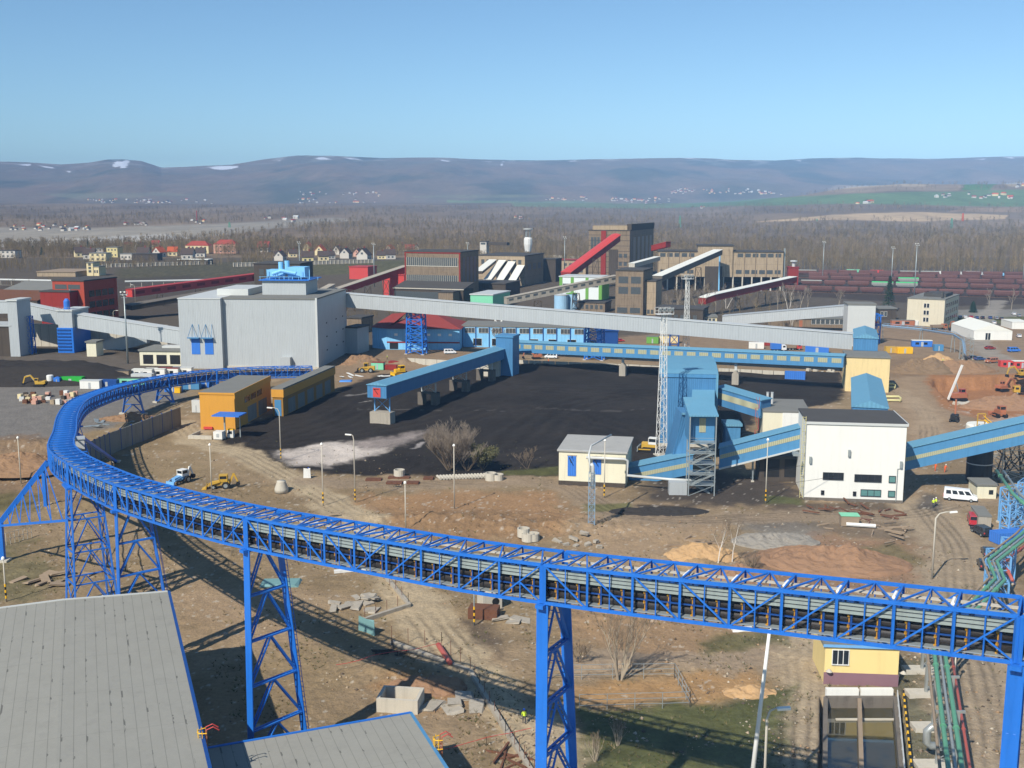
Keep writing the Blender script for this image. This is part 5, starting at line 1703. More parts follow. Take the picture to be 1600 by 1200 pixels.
PROF = {  # length axis x (front at +x); body outline, window outline (x, z)
 'car': (4.3, 1.72, [(-2.1, .35), (2.1, .35), (2.15, .75), (1.15, .95), (.5, 1.42), (-1.2, 1.45), (-1.95, 1.0), (-2.15, .9)], [(.98, .97), (.45, 1.36), (-1.1, 1.38), (-1.7, 1.0)], .31, 1.3),
 'suv': (4.5, 1.85, [(-2.2, .4), (2.2, .4), (2.25, .95), (1.25, 1.1), (.6, 1.72), (-1.9, 1.75), (-2.2, 1.2)], [(1.1, 1.12), (.55, 1.63), (-1.8, 1.66), (-2.0, 1.15)], .36, 1.4),
 'van': (4.9, 1.95, [(-2.4, .4), (2.4, .4), (2.45, .95), (1.75, 1.25), (1.05, 1.98), (-2.35, 2.0), (-2.42, 1.2)], [(1.6, 1.27), (.98, 1.85), (-2.1, 1.86), (-2.1, 1.25)], .34, 1.55),
 'minibus': (6.3, 2.0, [(-3.1, .45), (3.1, .45), (3.15, 1.05), (2.35, 1.4), (1.65, 2.4), (-3.0, 2.5), (-3.1, 1.4)], [(2.2, 1.42), (1.6, 2.15), (-2.8, 2.2), (-2.8, 1.4)], .36, 2.0),
}
def car(kind, label, cat, loc, rz, paint, group=None):
 Lc, Wc, pr, wi, r, wb = PROF[kind]
 t = thing('parked_' + {'car': 'car', 'suv': 'car', 'van': 'van', 'minibus': 'minibus'}[kind], label, cat, loc, rz, group)
 b = MB()
 k = len(pr)
 def wd(z): return Wc / 2 * (1 - .12 * max(0, (z - .9)))
 vs = [(x, s * wd(z), z) for s in (-1, 1) for x, z in pr]
 b.add(vs, [tuple(range(k - 1, -1, -1)), tuple(range(k, 2 * k))] + [(j, (j + 1) % k, k + (j + 1) % k, k + j) for j in range(k)])
 b.build('body', MT[paint], t, bevel=.07)
 for s, nm in ((-1, 'side_window'), (1, 'side_window')):
  b = MB()
  m = 1 if kind == 'car' else (2 if kind in ('suv', 'van') else 3)
  x0, x1 = wi[-1][0], wi[0][0]
  zl, zh = wi[0][1], wi[1][1]
  xt0, xt1 = wi[2][0], wi[1][0]
  for i in range(m + 1):
   f0, f1 = i / (m + 1) + .03, (i + 1) / (m + 1) - .03
   pts = [(x0 + (x1 - x0) * f0, zl), (x0 + (x1 - x0) * f1, zl), (xt0 + (xt1 - xt0) * f1, zh), (xt0 + (xt1 - xt0) * f0, zh)]
   vs = [(x, s * (wd(z) + d), z) for d in (-.03, .02) for x, z in pts]
   b.hexa([vs[0], vs[1], vs[2], vs[3], vs[4], vs[5], vs[6], vs[7]])
  b.build('side_window', MT['glass_dark'], t)
 # windscreen and rear window
 for (ia, ib, nm) in ((3, 4, 'windscreen'), (-2, -3, 'rear_window')):
  pa, pb = Vector((pr[ia][0], 0, pr[ia][1])), Vector((pr[ib][0], 0, pr[ib][1]))
  if nm == 'rear_window' and kind != 'car': pa, pb = Vector((pr[-1][0], 0, pr[-1][1])), Vector((pr[-2][0], 0, pr[-2][1]))
  a_, b_ = pa.lerp(pb, .12), pa.lerp(pb, .88)
  nv = Vector((-(b_ - a_).z, 0, (b_ - a_).x)).normalized()
  if nv.x * (1 if nm == 'windscreen' else -1) < 0: nv = -nv
  b = MB()
  q4 = [a_ + Vector((0, -wd(a_.z) * .86, 0)), a_ + Vector((0, wd(a_.z) * .86, 0)), b_ + Vector((0, wd(b_.z) * .84, 0)), b_ + Vector((0, -wd(b_.z) * .84, 0))]
  b.hexa([p - nv * .03 for p in q4] + [p + nv * .02 for p in q4])
  b.build(nm, MT['glass_dark'], t)
 for sx in (-1, 1):
  for s in (-1, 1):
   wheel(t, sx * wb, s * (Wc / 2 - .1), r, .22)
 xf = pr[2][0]
 for s in (-1, 1):
  MB().box(xf - .12, xf + .02, s * Wc * .36 - .18, s * Wc * .36 + .18, pr[2][1] - .28, pr[2][1] - .08).build('headlight', MT['lampglass'], t)
  MB().box(-Lc / 2 - .03, -Lc / 2 + .1, s * Wc * .42 - .1, s * Wc * .42 + .1, .75, 1.0).build('tail_light', MT['red_bright'], t)
 return t
def container(label, loc, rz, m, L=6.0, Wd=2.5, Hh=2.6, roof=None, win_=False, cat='container', group=None, nm='container', door=True):
 t = thing(nm, label, cat, loc, rz, group)
 MB().box(0, L, 0, Wd, 0.12, Hh).build('body', MT[m], t)
 if roof: MB().box(-.1, L + .1, -.1, Wd + .1, Hh + .003, Hh + .14).build('roof', MT[roof], t)
 if win_:
  for k in range(2):
   MB().box(L * (.16 + .42 * k), L * (.34 + .42 * k), -.05, .02, 1.0, 1.95).build('window', MT['glass_dark'], t)
 if door:
  MB().box(L * .44, L * .56, -.045, .02, .2, 2.15).build('door', MT['clad_plain'], t)
 return t
def tracks(t, Ls, g, h, w):
 for s in (-1, 1):
  b = MB()
  n = 8
  pr = [(-Ls / 2 + h / 2 + h / 2 * math.cos(a), h / 2 + h / 2 * math.sin(a)) for a in [PI / 2 + PI * j / n for j in range(n + 1)]] + [(Ls / 2 - h / 2 + h / 2 * math.cos(a), h / 2 + h / 2 * math.sin(a)) for a in [-PI / 2 + PI * j / n for j in range(n + 1)]]
  b.prism(pr, 'y', s * g - w / 2, s * g + w / 2)
  b.build('track', MT['black'], t)
def cab(t, x0, x1, y0, y1, z0, z1, m):
 b = MB()
 for x in (x0, x1):
  for y in (y0, y1): b.bar((x, y, z0), (x, y, z1), .14)
 b.box(x0 - .08, x1 + .08, y0 - .08, y1 + .08, z1, z1 + .16)
 b.box(x0, x1, y0, y1, z0, z0 + .6)
 c = b.build('cab', MT[m], t)
 MB().box(x0 + .05, x1 - .05, y0 + .05, y1 - .05, z0 + .6, z1 - .01).build('window', MT['glass_dark'], c)
def excavator(label, loc, rz, m='machine_yellow', sc=1.0, reach=1.0):
 t = thing('excavator', label, 'excavator', loc, rz)
 tracks(t, 4.2, 1.2, .95, .6)
 b = MB(); b.box(-2.2, 1.4, -1.35, 1.35, 1.1, 2.2); b.box(-2.6, -1.2, -1.3, 1.3, 1.3, 2.4); b.box(-.5, .5, -.5, .5, .6, 1.1); b.build('upper_body', MT[m], t, bevel=.06)
 cab(t, .1, 1.5, .35, 1.3, 2.0, 3.4, m)
 b = MB(); b.bar((1.2, -.2, 1.9), (3.4, -.2, 4.6), .45, .6); b.bar((3.4, -.2, 4.6), (5.6 * reach, -.2, 4.0), .42, .55); b.build('boom', MT[m], t)
 b = MB(); b.bar((5.6 * reach, -.2, 4.1), (6.4 * reach, -.2, 1.5), .35, .45); b.build('stick', MT[m], t)
 b = MB(); b.prism([(6.0 * reach, 1.5), (6.8 * reach, 1.4), (6.9 * reach, .5), (5.6 * reach, .2), (5.7 * reach, .7)], 'y', -.75, .35); b.build('bucket', MT['black'], t)
 b = MB(); b.bar((1.6, -.2, 1.8), (3.0, -.2, 3.4), .15); b.bar((3.2, -.2, 4.9), (5.2 * reach, -.2, 4.5), .14); b.build('ram', MT['galv'], t)
 t.scale = (sc,) * 3
 return t
def backhoe(label, loc, rz, m='machine_yellow', cabm=None, armup=True):
 t = thing('backhoe_loader', label, 'backhoe loader', loc, rz)
 for s in (-1, 1):
  wheel(t, -1.0, s * .95, .78, .5); wheel(t, 1.5, s * .85, .48, .35)
 b = MB(); b.box(-1.7, .2, -.65, .65, .9, 1.7); b.prism([(.2, .7), (2.1, .7), (2.1, 1.5), (.2, 1.75)], 'y', -.5, .5); b.build('body', MT[m], t, bevel=.05)
 cab(t, -1.3, .25, -.75, .75, 1.5, 2.75, cabm or m)
 b = MB()
 for s in (-.8, .8): b.bar((.1, s, 1.6), (2.3, s, 1.0), .16, .25); b.bar((2.3, s, 1.0), (3.0, s, .5), .16, .22)
 b.bar((2.6, -.8, .8), (2.6, .8, .8), .15)
 b.build('loader_arm', MT[m], t)
 b = MB(); b.prism([(2.9, .1), (3.9, .05), (3.1, .35), (3.0, 1.0), (2.8, .9)], 'y', -1.15, 1.15); b.build('front_bucket', MT[m], t)
 b = MB(); b.bar((-1.6, 0, 1.0), (-2.6, 0, 3.1 if armup else 2.4), .28, .4); b.bar((-2.6, 0, 3.1 if armup else 2.4), (-3.4, 0, 1.2), .24, .32); b.build('rear_boom', MT[m if not cabm else cabm], t)
 b = MB(); b.prism([(-3.7, 1.3), (-3.2, 1.4), (-2.8, .6), (-3.3, .4), (-3.8, .7)], 'y', -.4, .4); b.build('rear_bucket', MT['black'], t)
 return t
def dozer(label, loc, rz, m='machine_yellow', cabm=None):
 t = thing('bulldozer', label, 'bulldozer', loc, rz)
 tracks(t, 3.8, 1.1, 1.1, .55)
 b = MB(); b.box(-1.8, 2.0, -.75, .75, .7, 1.9); b.box(.4, 2.0, -.6, .6, 1.9, 2.2); b.build('body', MT[m], t, bevel=.06)
 cab(t, -1.5, .3, -.8, .8, 1.8, 3.2, cabm or m)
 b = MB()
 for s in (-1.45, 1.45): b.bar((-.4, s, .7), (2.6, s, .6), .18, .25)
 b.build('push_arm', MT[m], t)
 b = MB(); b.prism([(2.6, .15), (2.9, .1), (2.75, .6), (2.85, 1.3), (2.6, 1.2)], 'y', -1.9, 1.9); b.build('blade', MT['galv' if cabm else m], t)
 b = MB(); b.bar((-1.8, 0, .9), (-2.6, 0, .9), .5, .4); b.bar((-2.6, 0, 1.2), (-2.6, 0, .2), .2); b.build('ripper', MT['black'], t)
 return t
def wheel_loader(label, loc, rz, m='machine_yellow'):
 t = thing('wheel_loader', label, 'wheel loader', loc, rz)
 for s in (-1, 1):
  wheel(t, -1.5, s * 1.0, .85, .55); wheel(t, 1.5, s * 1.0, .85, .55)
 b = MB(); b.box(-2.9, -.4, -.85, .85, .9, 2.3); b.box(-.4, 1.9, -.55, .55, .8, 1.5); b.build('body', MT[m], t, bevel=.08)
 cab(t, -.6, .8, -.75, .75, 1.6, 3.3, m)
 b = MB()
 for s in (-.5, .5): b.bar((.9, s, 1.9), (3.2, s, .9), .2, .35)
 b.build('lift_arm', MT[m], t)
 b = MB(); b.prism([(3.0, .1), (4.3, .1), (3.3, .5), (3.2, 1.5), (2.9, 1.4)], 'y', -1.4, 1.4); b.build('bucket', MT['black'], t)
 return t
def truck(label, loc, rz, mcab, mbody, L=7.0, tipper=False, group=None):
 t = thing('truck', label, 'truck', loc, rz, group)
 b = MB(); b.prism([(L / 2 - 2.0, .7), (L / 2, .7), (L / 2, 1.7), (L / 2 - .25, 2.7), (L / 2 - 2.0, 2.7)], 'y', -1.2, 1.2)
 c = b.build('cab', MT[mcab], t, bevel=.06)
 MB().box(L / 2 - .13, L / 2 + .03, -1.0, 1.0, 1.75, 2.35).build('windscreen', MT['glass_dark'], c)
 for s in (-1, 1): MB().box(L / 2 - 1.5, L / 2 - .5, s * 1.2 - .03, s * 1.2 + .03, 1.7, 2.4).build('side_window', MT['glass_dark'], c)
 b = MB()
 if tipper: b.hexa([(-L / 2, -1.1, 1.0), (L / 2 - 2.3, -1.1, 1.0), (L / 2 - 2.3, 1.1, 1.0), (-L / 2, 1.1, 1.0), (-L / 2 - .4, -1.25, 2.3), (L / 2 - 2.1, -1.25, 2.3), (L / 2 - 2.1, 1.25, 2.3), (-L / 2 - .4, 1.25, 2.3)])
 else: b.box(-L / 2, L / 2 - 2.2, -1.22, 1.22, 1.0, 3.3)
 b.build('load_body', MT[mbody], t)
 MB().box(-L / 2, L / 2 - .3, -.5, .5, .6, .997).build('chassis', MT['black'], t)
 for x in (L / 2 - 1.1, -L / 2 + 1.0, -L / 2 + 2.3):
  for s in (-1, 1): wheel(t, x, s * 1.0, .5, .35)
 return t
def person(label, loc, rz, vest='vest', leg='trousers', hat='helmet_blue', sc=1.0, stride=.12, bend=0.0):
 """one skinned body, with helmet and vest as clothing"""
 J = {'pelvis': (0, 0, .95), 'chest': (bend * .5, 0, 1.32), 'neck': (bend * .8, 0, 1.5), 'head': (bend, 0, 1.62), 'crown': (bend + .01, 0, 1.74),
         'hl': (0, .1, .9), 'hr': (0, -.1, .9), 'kl': (stride + .03, .11, .5), 'kr': (-stride + .03, -.11, .5), 'al': (stride, .11, .09), 'ar': (-stride - .05, -.11, .09), 'tl': (stride + .17, .12, .03), 'tr': (-stride + .12, -.12, .03),
         'sl': (bend * .7, .19, 1.42), 'sr': (bend * .7, -.19, 1.42), 'el': (-.02 + bend, .26, 1.14), 'er': (.02 + bend, -.26, 1.14), 'wl': (.12 + bend, .25, .92), 'wr': (.14 + bend, -.25, .92), 'fl': (.17 + bend, .25, .82), 'fr': (.19 + bend, -.25, .82)}
 E = [('pelvis', 'chest'), ('chest', 'neck'), ('neck', 'head'), ('head', 'crown'), ('pelvis', 'hl'), ('pelvis', 'hr'), ('hl', 'kl'), ('hr', 'kr'), ('kl', 'al'), ('kr', 'ar'), ('al', 'tl'), ('ar', 'tr'), ('chest', 'sl'), ('chest', 'sr'), ('sl', 'el'), ('sr', 'er'), ('el', 'wl'), ('er', 'wr'), ('wl', 'fl'), ('wr', 'fr')]
 RAD = {'pelvis': .15, 'chest': .17, 'neck': .06, 'head': .1, 'crown': .08, 'hl': .1, 'hr': .1, 'kl': .07, 'kr': .07, 'al': .05, 'ar': .05, 'tl': .04, 'tr': .04, 'sl': .07, 'sr': .07, 'el': .05, 'er': .05, 'wl': .04, 'wr': .04, 'fl': .035, 'fr': .035}
 key = ('body', vest, leg, stride, bend)
 t = thing('person', label, 'person', loc, rz)
 t.scale = (sc,) * 3
 names = list(J)
 me = bpy.data.meshes.new('body')
 me.from_pydata([J[n] for n in names], [(names.index(a), names.index(b)) for a, b in E], [])
 o = bpy.data.objects.new('body', me)
 COL.objects.link(o)
 md = o.modifiers.new('skin', 'SKIN')
 for n, sv in zip(names, me.skin_vertices[0].data):
  sv.radius = (RAD[n], RAD[n])
  sv.use_root = n == 'pelvis'
 o.modifiers.new('sub', 'SUBSURF').levels = 1
 dg = bpy.context.evaluated_depsgraph_get()
 m2 = bpy.data.meshes.new_from_object(o.evaluated_get(dg))
 bpy.data.objects.remove(o)
 m2.name = 'body'
 m2.materials.clear()
 for m in ('skin', leg, vest): m2.materials.append(MT[m])
 for p in m2.polygons:
  z = p.center.z
  p.material_index = 0 if z > 1.48 or (z < .93 and abs(p.center.y) > .2 and z > .75) else (1 if z < .98 else 2)
  p.use_smooth = True
 ob = bpy.data.objects.new('body', m2)
 COL.objects.link(ob)
 ob.parent = t
 b = MB()
 b.lathe([(.15, 1.66), (.13, 1.66), (.125, 1.74), (.08, 1.82), (.02, 1.84)], (bend, 0, 0), 10)
 b.build('helmet', MT[hat], t, smooth=True)
 return t
# --- right-hand yard vehicles
car('minibus', 'white minibus parked beside the small cream hut', 'minibus', G(1500, 782), rad(-22), 'car_white')
car('van', 'red van parked on the dirt road ahead of the dark car', 'van', G(1521, 818), rad(72), 'car_red')
car('suv', 'black off-road car parked behind the red van', 'car', G(1533, 835), rad(98), 'car_black')
car('car', 'dark car half hidden under the green pipe rack', 'car', G(1543, 868), rad(75), 'car_black')
car('car', 'black car at the foot of the pipe rack frames', 'car', G(1537, 887), rad(75), 'car_black')
t, L, D, h = bldg('cream_hut', 'small cream hut with flat grey roof beside the minibus', 'hut', 1526, 779, 1556, 756, rad(-4), depth=5, wall='cream', roof='tar_roof', over=.3, rt=.3)
win(t, 'f', L, D, .6, .85, .9, 1.8, 1, .1)
container('grey box trailer parked beside the red van', G(1548, 828), rad(78), 'concrete', 7, 2.2, 2.4, 'tar_roof', cat='trailer', nm='box_trailer')
container('blue open skip between the pipe rack legs', G(1560, 852), rad(15), 'vivid_blue', 6, 2.5, 2.0, None, cat='skip', nm='skip', door=False)
p = G(1538, 757)
t = thing('black_tank', 'black cylindrical tank under the right-hand blue gallery', 'tank', p, 0)
b = MB(); b.lathe([(2.6, 0), (2.6, 7.0), (2.4, 7.2)], (0, 3, 0), 20); b.build('shell', MT['black'], t)
b = MB(); b.lathe([(2.68, 3.9), (2.68, 4.1)], (0, 3, 0), 20); b.build('hoop', MT['clad_top'], t)
b = MB(); b.tube([(0, 3, 7.1), (0, 3, 8.2)], .5, 8); b.build('hatch', MT['black'], t)
t = trestle('pipe_scaffold', 'tangle of dark scaffold poles beside the black tank', G(1582, 748), 0, 9, 7, 7, 'pipe_grey', .2, 4, 5, 5)
b = MB()
for k in range(14): b.bar((R.uniform(-4, 4), R.uniform(-3, 3), R.uniform(0, 3)), (R.uniform(-4, 4), R.uniform(-3, 3), R.uniform(5, 10)), .2)
b.build('brace', MT['old_dark'], t)
# --- blue pipe rack at the right edge
def rack_frame(label, p, rz, h, w=4.2, d=1.8, m='rackblue'):
 return trestle('rack_frame_tower', label, p, rz, h, w, w, m, .24, 3, d, d, group='light blue pipe rack frames at the right edge')
RP = [(1640, 795), (1600, 836), (1549, 876), (1561, 905), (1464, 1004), (1474, 1080), (1490, 1200), (1505, 1330)]
RZH = 6.6
for i, (u, v) in enumerate([(1580, 838), (1600, 800), (1572, 905), (1556, 925)]):
 p = G(u, v, 0)
 rack_frame('light blue steel rack frame carrying green pipes, %s' % ('next to the blue skip', 'at the picture edge above the skip', 'just above the blue conveyor', 'nearest to the conveyor crossing')[i], p, rad(30 + 20 * i), RZH - .4)
def pipe_run(label, offs, r, m, z=RZH, pts=RP, nm='pipe_run'):
 w_ = [G(u, v, z) for u, v in pts]
 t = thing(nm, label, 'pipe', (w_[0].x, w_[0].y, 0), 0, 'pipes on the rack at the right')
 out = []
 for i, p in enumerate(w_):
  d = (w_[min(i + 1, len(w_) - 1)] - w_[max(i - 1, 0)]).normalized()
  out.append(p + Vector((-d.y, d.x, 0)) * offs)
 b = MB(); b.tube(out, r, 8); b.build('pipe', MT[m], t, world=True, smooth=True)
 b = MB()
 for a, c in zip(out[:-1], out[1:]):
  n = max(1, int((c - a).length / 9))
  for k in range(n):
   x = a.lerp(c, (k + .5) / n); d = (c - a).normalized()
   b.tube([x - d * .08, x + d * .08], r * 1.35, 8)
   b.bar(x - d * .01, x + d * 6, .03)
 b.build('flange', MT[m], t, world=True)
pipe_run('outer green pipe with kinked run along the rack', .75, .25, 'pipe_green')
pipe_run('inner green pipe beside a thin silver pipe on the rack', -.45, .25, 'pipe_green')
pipe_run('thin silver pipe between the two green pipes', .18, .16, 'pipe_grey')
pipe_run('grey brown pipe along the outer rail of the rack', -1.2, .16, 'timber')
pipe_run('red pipe running lower along the rack legs', 1.5, .16, 'pipe_red', 4.2, RP[4:])
pipe_run('rusty red return pipe at the upper rack', 1.8, .25, 'pipe_red', 4.0, RP[:4])
pipe_run('green pipe of the upper rack sloping to the picture edge', 0, .3, 'pipe_green', RZH, [(1557, 735), (1583, 772), (1640, 822)])
pipe_run('silver pipe beside the green pipe of the upper rack', 1.2, .25, 'pipe_grey', RZH, [(1557, 735), (1583, 772), (1640, 822)])
rack_frame('light blue steel rack frame at the top of the rack near the cream hut', G(1578, 815), rad(30), RZH)
for i, (u, v) in enumerate([(1446, 1087), (1457, 1140), (1463, 1200), (1440, 1050)]):
 p = G(u, v)
 t = thing('rack_post', 'light steel rack post pair on a pale concrete footing, %s' % ('beside the settling basin house', 'second along the basin', 'lowest in the picture', 'nearest to the blue conveyor')[i], 'pipe support', p, 0, 'rack posts along the settling basin')
 MB().box(-2.2, 1.6, -.8, 1.0, -.2, .5).build('footing', MT['concrete_light'], t)
 b = MB()
 for x in (0, 1.9): b.bar((x, 0, .4), (x, 0, RZH - .3), .3)
 for k in range(5): b.bar((0, 0, 1 + k), (1.9, 0, 1.0 + k), .1); b.bar((0, 0, 1 + k), (1.9, 0, 2 + k), .08)
 b.bar((-.6, 0, RZH - .35), (2.6, 0, RZH - .35), .25)
 b.build('post', MT['pipe_grey'], t)
p = G(1466, 1172, 1.0)
t = thing('pipe_bend', 'shiny silver insulated pipe bend beside the red pipe', 'pipe', p, 0)
b = MB(); b.tube([(1.6, 0, .5), (-.9, 0, .5), (-1.3, 0, .9), (-1.3, 0, 2.2), (-.9, 0, 2.6), (1.2, 0, 2.6)], .42, 10); b.build('lagging', MT['pipe_grey'], t, smooth=True)
b = MB(); b.tube([(1.2, 0, 2.6), (1.5, 0, 2.6)], .3, 8); b.build('flange', MT['pipe_red'], t)
# --- settling basin and its yellow house
t, L, D, h = bldg('screen_house', 'small yellow house with brown base band and one barred window at the settling basin', 'building', 1287, 1068, 1402, 1006, rad(-5), depth=7.5, wall='yellow_wall', roof='tar_roof', over=.25, rt=.35)
MB().box(-.06, L + .06, -.1, -.003, -.2, 1.5).build('base_band', MT['brown_band'], t)
win(t, 'f', L, D, .10, .32, 2.6, 4.4, 1, .02, 'glass_dark', 'white', mull=2)
b = MB(); b.box(-.3, L + .3, -.3, -.253, h - .3, h + .05); b.build('gutter', MT['rackblue'], t)
base = G(1292, 1090)
t = thing('settling_basin', 'sunken concrete settling basin with two channels of brown water', 'basin', (base.x, base.y, 0), 0)
Wb = [Vector((x, y, 0)) for x, y in BASIN_W]
for nm, a, c, th in (('wall', Wb[0], Wb[3], .5), ('wall', Wb[1], Wb[2], .5), ('wall', Wb[0], Wb[1], .5)):
 b = MB(); b.bar(a + Vector((0, 0, -1.85)), c + Vector((0, 0, -1.85)), th, 4.3); b.build(nm, MT['concrete_dark'], t, world=True)
b = MB(); b.bar(Wb[0].lerp(Wb[1], .5) + Vector((0, .4, -.9)), Wb[3].lerp(Wb[2], .47) + Vector((0, 0, -.9)), .45, 2.2); b.build('divider', MT['timber'], t, world=True)
b = MB()
for f0, f1 in ((.02, .485), (.515, .98)):
 a, c = Wb[0].lerp(Wb[1], f0), Wb[0].lerp(Wb[1], f1)
 b.box(a.x, c.x, a.y + .3, a.y + .9, -.35, 1.05)
b.build('sluice_beam', MT['whitewall'], t, world=True)
b = MB(); b.box(Wb[0].x + .3, Wb[1].x - .3, Wb[0].y - 3.4, Wb[0].y - 3.1, -1.2, -.9); b.build('scum_bar', MT['concrete_light'], t, world=True)
bw = MB(); bw.prism([(q_.x, q_.y) for q_ in (Wb[0], Wb[3], Wb[2], Wb[1])], 'z', -4.2, -1.05)
w_ = bw.build('water', MT['water'], None); w_['kind'] = 'structure'
def rail(label, a, c, m, n, hh=1.05, stripe=False, cat='railing', nm='railing'):
 a, c = Vector(a), Vector(c)
 t = thing(nm, label, cat, a, 0)
 up = Vector((0, 0, 1))
 b = MB()
 for z in ((hh, hh * .5) if not stripe else (hh,)): b.bar(a + up * z, c + up * z, .09 if not stripe else .2)
 b.build('rail', MT[m], t, world=True)
 b = MB()
 for k in range(n + 1):
  x = a.lerp(c, k / n); b.bar(x, x + up * hh, .08)
 b.build('post', MT[m], t, world=True)
 if stripe:
  b = MB()
  k = int((c - a).length / .8)
  for i in range(0, k, 2): b.bar(a.lerp(c, i / k) + up * hh, a.lerp(c, (i + 1) / k) + up * hh, .23)
  b.build('stripe', MT['black'], t, world=True)
 return t
rail('yellow and black striped barrier rail along the settling basin', Wb[1] + Vector((.9, 0, 0)), Wb[2] + Vector((.9, 0, 0)), 'yellow', 14, 1.0, True, 'barrier', 'barrier_rail')
rail('grey pipe rail on the basin edge inside the striped barrier', Wb[1] + Vector((.2, 0, .3)), Wb[2] + Vector((.2, 0, .3)), 'clad_top', 12, .8)
for s, (u, v) in enumerate(((1287, 1065), (1402, 1068))):
 p = G(u, v)
 t = thing('basin_lamp', 'small hooded lamp on a short post, %s corner of the yellow house' % ('near' if s else 'far'), 'lamp', p, 0)
 b = MB(); b.tube([(0, 0, 0), (0, -.4, 1.6), (.2, -1.0, 1.9)], .07, 6); b.build('post', MT['galv'], t)
 b = MB(); b.lathe([(.4, 1.75), (.15, 2.05), (.05, 2.1)], (.3, -1.0, 0), 8); b.build('hood', MT['concrete_light'], t)
# --- construction ground at the right
t, L, D, h = bldg('office_block', 'cream three storey office block with dark right side and flat roof', 'office building', 1416, 508, 1474, 465, rad(-32), u2=1496, wall='office_wall', roof='tar_roof', over=.3, rt=.4)
for z in (2.2, 5.6, 9.0):
 win(t, 'f', L, D, .44, .60, z, z + 2.0, 2, .25, 'glass_dark', 'white')
 win(t, 'r', L, D, .08, .95, z, z + 1.9, 6, .4, 'glass_dark')
b = MB(); b.box(L * .3, L * .9, D * .3, D * .8, h, h + 1.6); b.box(L * .85, L * .9, D * .1, D * .15, h, h + 3); b.build('roof_house', MT['tar_dark'], t)
t, L, D, h = bldg('tent_hall', 'long white tent hall at the car park', 'tent hall', 1521, 531, 1581, 516, rad(-4), depth=30, wall='whitewall', roof='whiteroof', shape='gabley', rise=3.0, over=.1, rt=.2)
win(t, 'f', L, D, .3, .44, .1, 3.0, 2, .2, 'glass_dark', nm='doorway')
bldg('tent_hall', 'smaller white tent hall at the right edge behind the long one', 'tent hall', 1581, 514, 1610, 503, rad(-4), depth=14, wall='whitewall', roof='whiteroof', over=.1, rt=.2)
# blue steel portal tower (end of long grey gallery)
p = G(1352, 535)
t = trestle('steel_portal', 'bright blue open steel tower frame beside the pale grey clad tower', p, rad(-5), 11.8, 10, 10, 'truss_blue', .45, 3, 7, 7)
zz_ = 11.8
b = MB()
for y in (-3.5, 3.5): b.bar((-6, y, zz_), (0, y, zz_ + 1.8), .35); b.bar((0, y, zz_ + 1.8), (6, y, zz_), .35)
for x in (-5, 0, 5): b.bar((x, -3.5, zz_ + .3), (x, 3.5, zz_ + .3), .3)
b.build('roof_frame', MT['truss_blue'], t)
b = MB(); b.tube([(-4, -2, zz_ - 3.2), (4, -2, zz_ - 3.2)], .6, 8); b.build('drum', MT['red_bright'], t)
b = MB(); b.box(-4.4, 4.4, -1, 2, zz_ - 4.6, zz_ - 4.0); b.build('machine_floor', MT['truss_dark'], t)
# pale blue pipe bridge
pb = [P(1378, 508, 470), P(1440, 514, 455), P(1490, 522, 430), P(1504, 531, 410), P(1507, 552, 400)]
t = thing('pipe_bridge', 'pale blue latticed pipe bridge curving down to the ground near the blue trailer', 'pipe bridge', (pb[0].x, pb[0].y, 0), 0)
b = MB()
for o in (-1.1, 0, 1.1): b.tube([x + Vector((o * .3, o, 0)) for x in pb], .17, 6)
b.build('pipe', MT['stand_blue'], t, world=True)
b = MB()
for a, c in zip(pb[:-1], pb[1:]):
 n = max(2, int((c - a).length / 3))
 for k in range(n):
  x, y = a.lerp(c, k / n), a.lerp(c, (k + 1) / n)
  b.bar(x + Vector((0, -1.3, -.5)), y + Vector((0, -1.3, -.5)), .16); b.bar(x + Vector((0, -1.3, 1)), y + Vector((0, -1.3, 1)), .14)
  b.bar(x + Vector((0, -1.3, -.5)), y + Vector((0, -1.3, 1)), .1); b.bar(x + Vector((0, -1.3, -.5)), x + Vector((0, 1.3, -.5)), .14)
b.build('lattice', MT['stand_blue'], t, world=True)
for i, x in enumerate(pb[:-1]):
 b = MB()
 for s in (-1, 1): b.bar((x.x + s * .8, x.y, 0), (x.x + s * .4, x.y, x.z - .4), .25)
 b.build('leg', MT['pipe_grey'], t, world=True)
trestle('scaffold_tower', 'grey scaffold tower at the lower end of the pale blue pipe bridge', G(1509, 561), 0, 8, 4, 4, 'pipe_grey', .16, 4, 3, 3)
bs = [('blue site trailer with white roof beside the pipe bridge', 1425, 542, -8, 'vivid_blue', 8, 'whiteroof', True), ('blue upright container beside the site trailer', 1460, 549, -5, 'steelblue_plain', 3.5, None, False),
      ('orange low shed before the office block', 1393, 509, -4, 'machine_orange', 11, 'tar_roof', True), ('white container before the office block', 1428, 509, -4, 'whitewall', 4, None, False),
      ('yellow frame tank right of the tan tower', 1402, 553, -3, 'yellow', 6, None, False), ('yellow machine cabin beside the blue gallery roof', 1384, 552, -3, 'machine_yellow', 4, None, False),
      ('red container at the right edge of the excavation', 1563, 575, -4, 'red_bright', 6, None, True), ('second red container standing partly out of the frame', 1584, 576, -4, 'red_bright', 6, 'whiteroof', True),
      ('pale blue container half hidden behind the level blue gallery', 1240, 562, -20, 'steelblue_plain', 7, None, False), ('blue plank stack between parked trucks behind the gallery', 1258, 551, -15, 'vivid_blue', 9, None, False)]
for lab, u, v, a, m, L, rf, w in bs:
 container(lab, G(u, v), rad(a), m, L, 2.5, 2.6, rf, w, cat='container' if 'trailer' not in lab else 'trailer')
car('van', 'orange van beside the dark cars near the red containers', 'van', G(1549, 567), rad(200), 'machine_orange')
car('car', 'navy car parked next to the orange van', 'car', G(1531, 563), rad(10), 'car_blue')
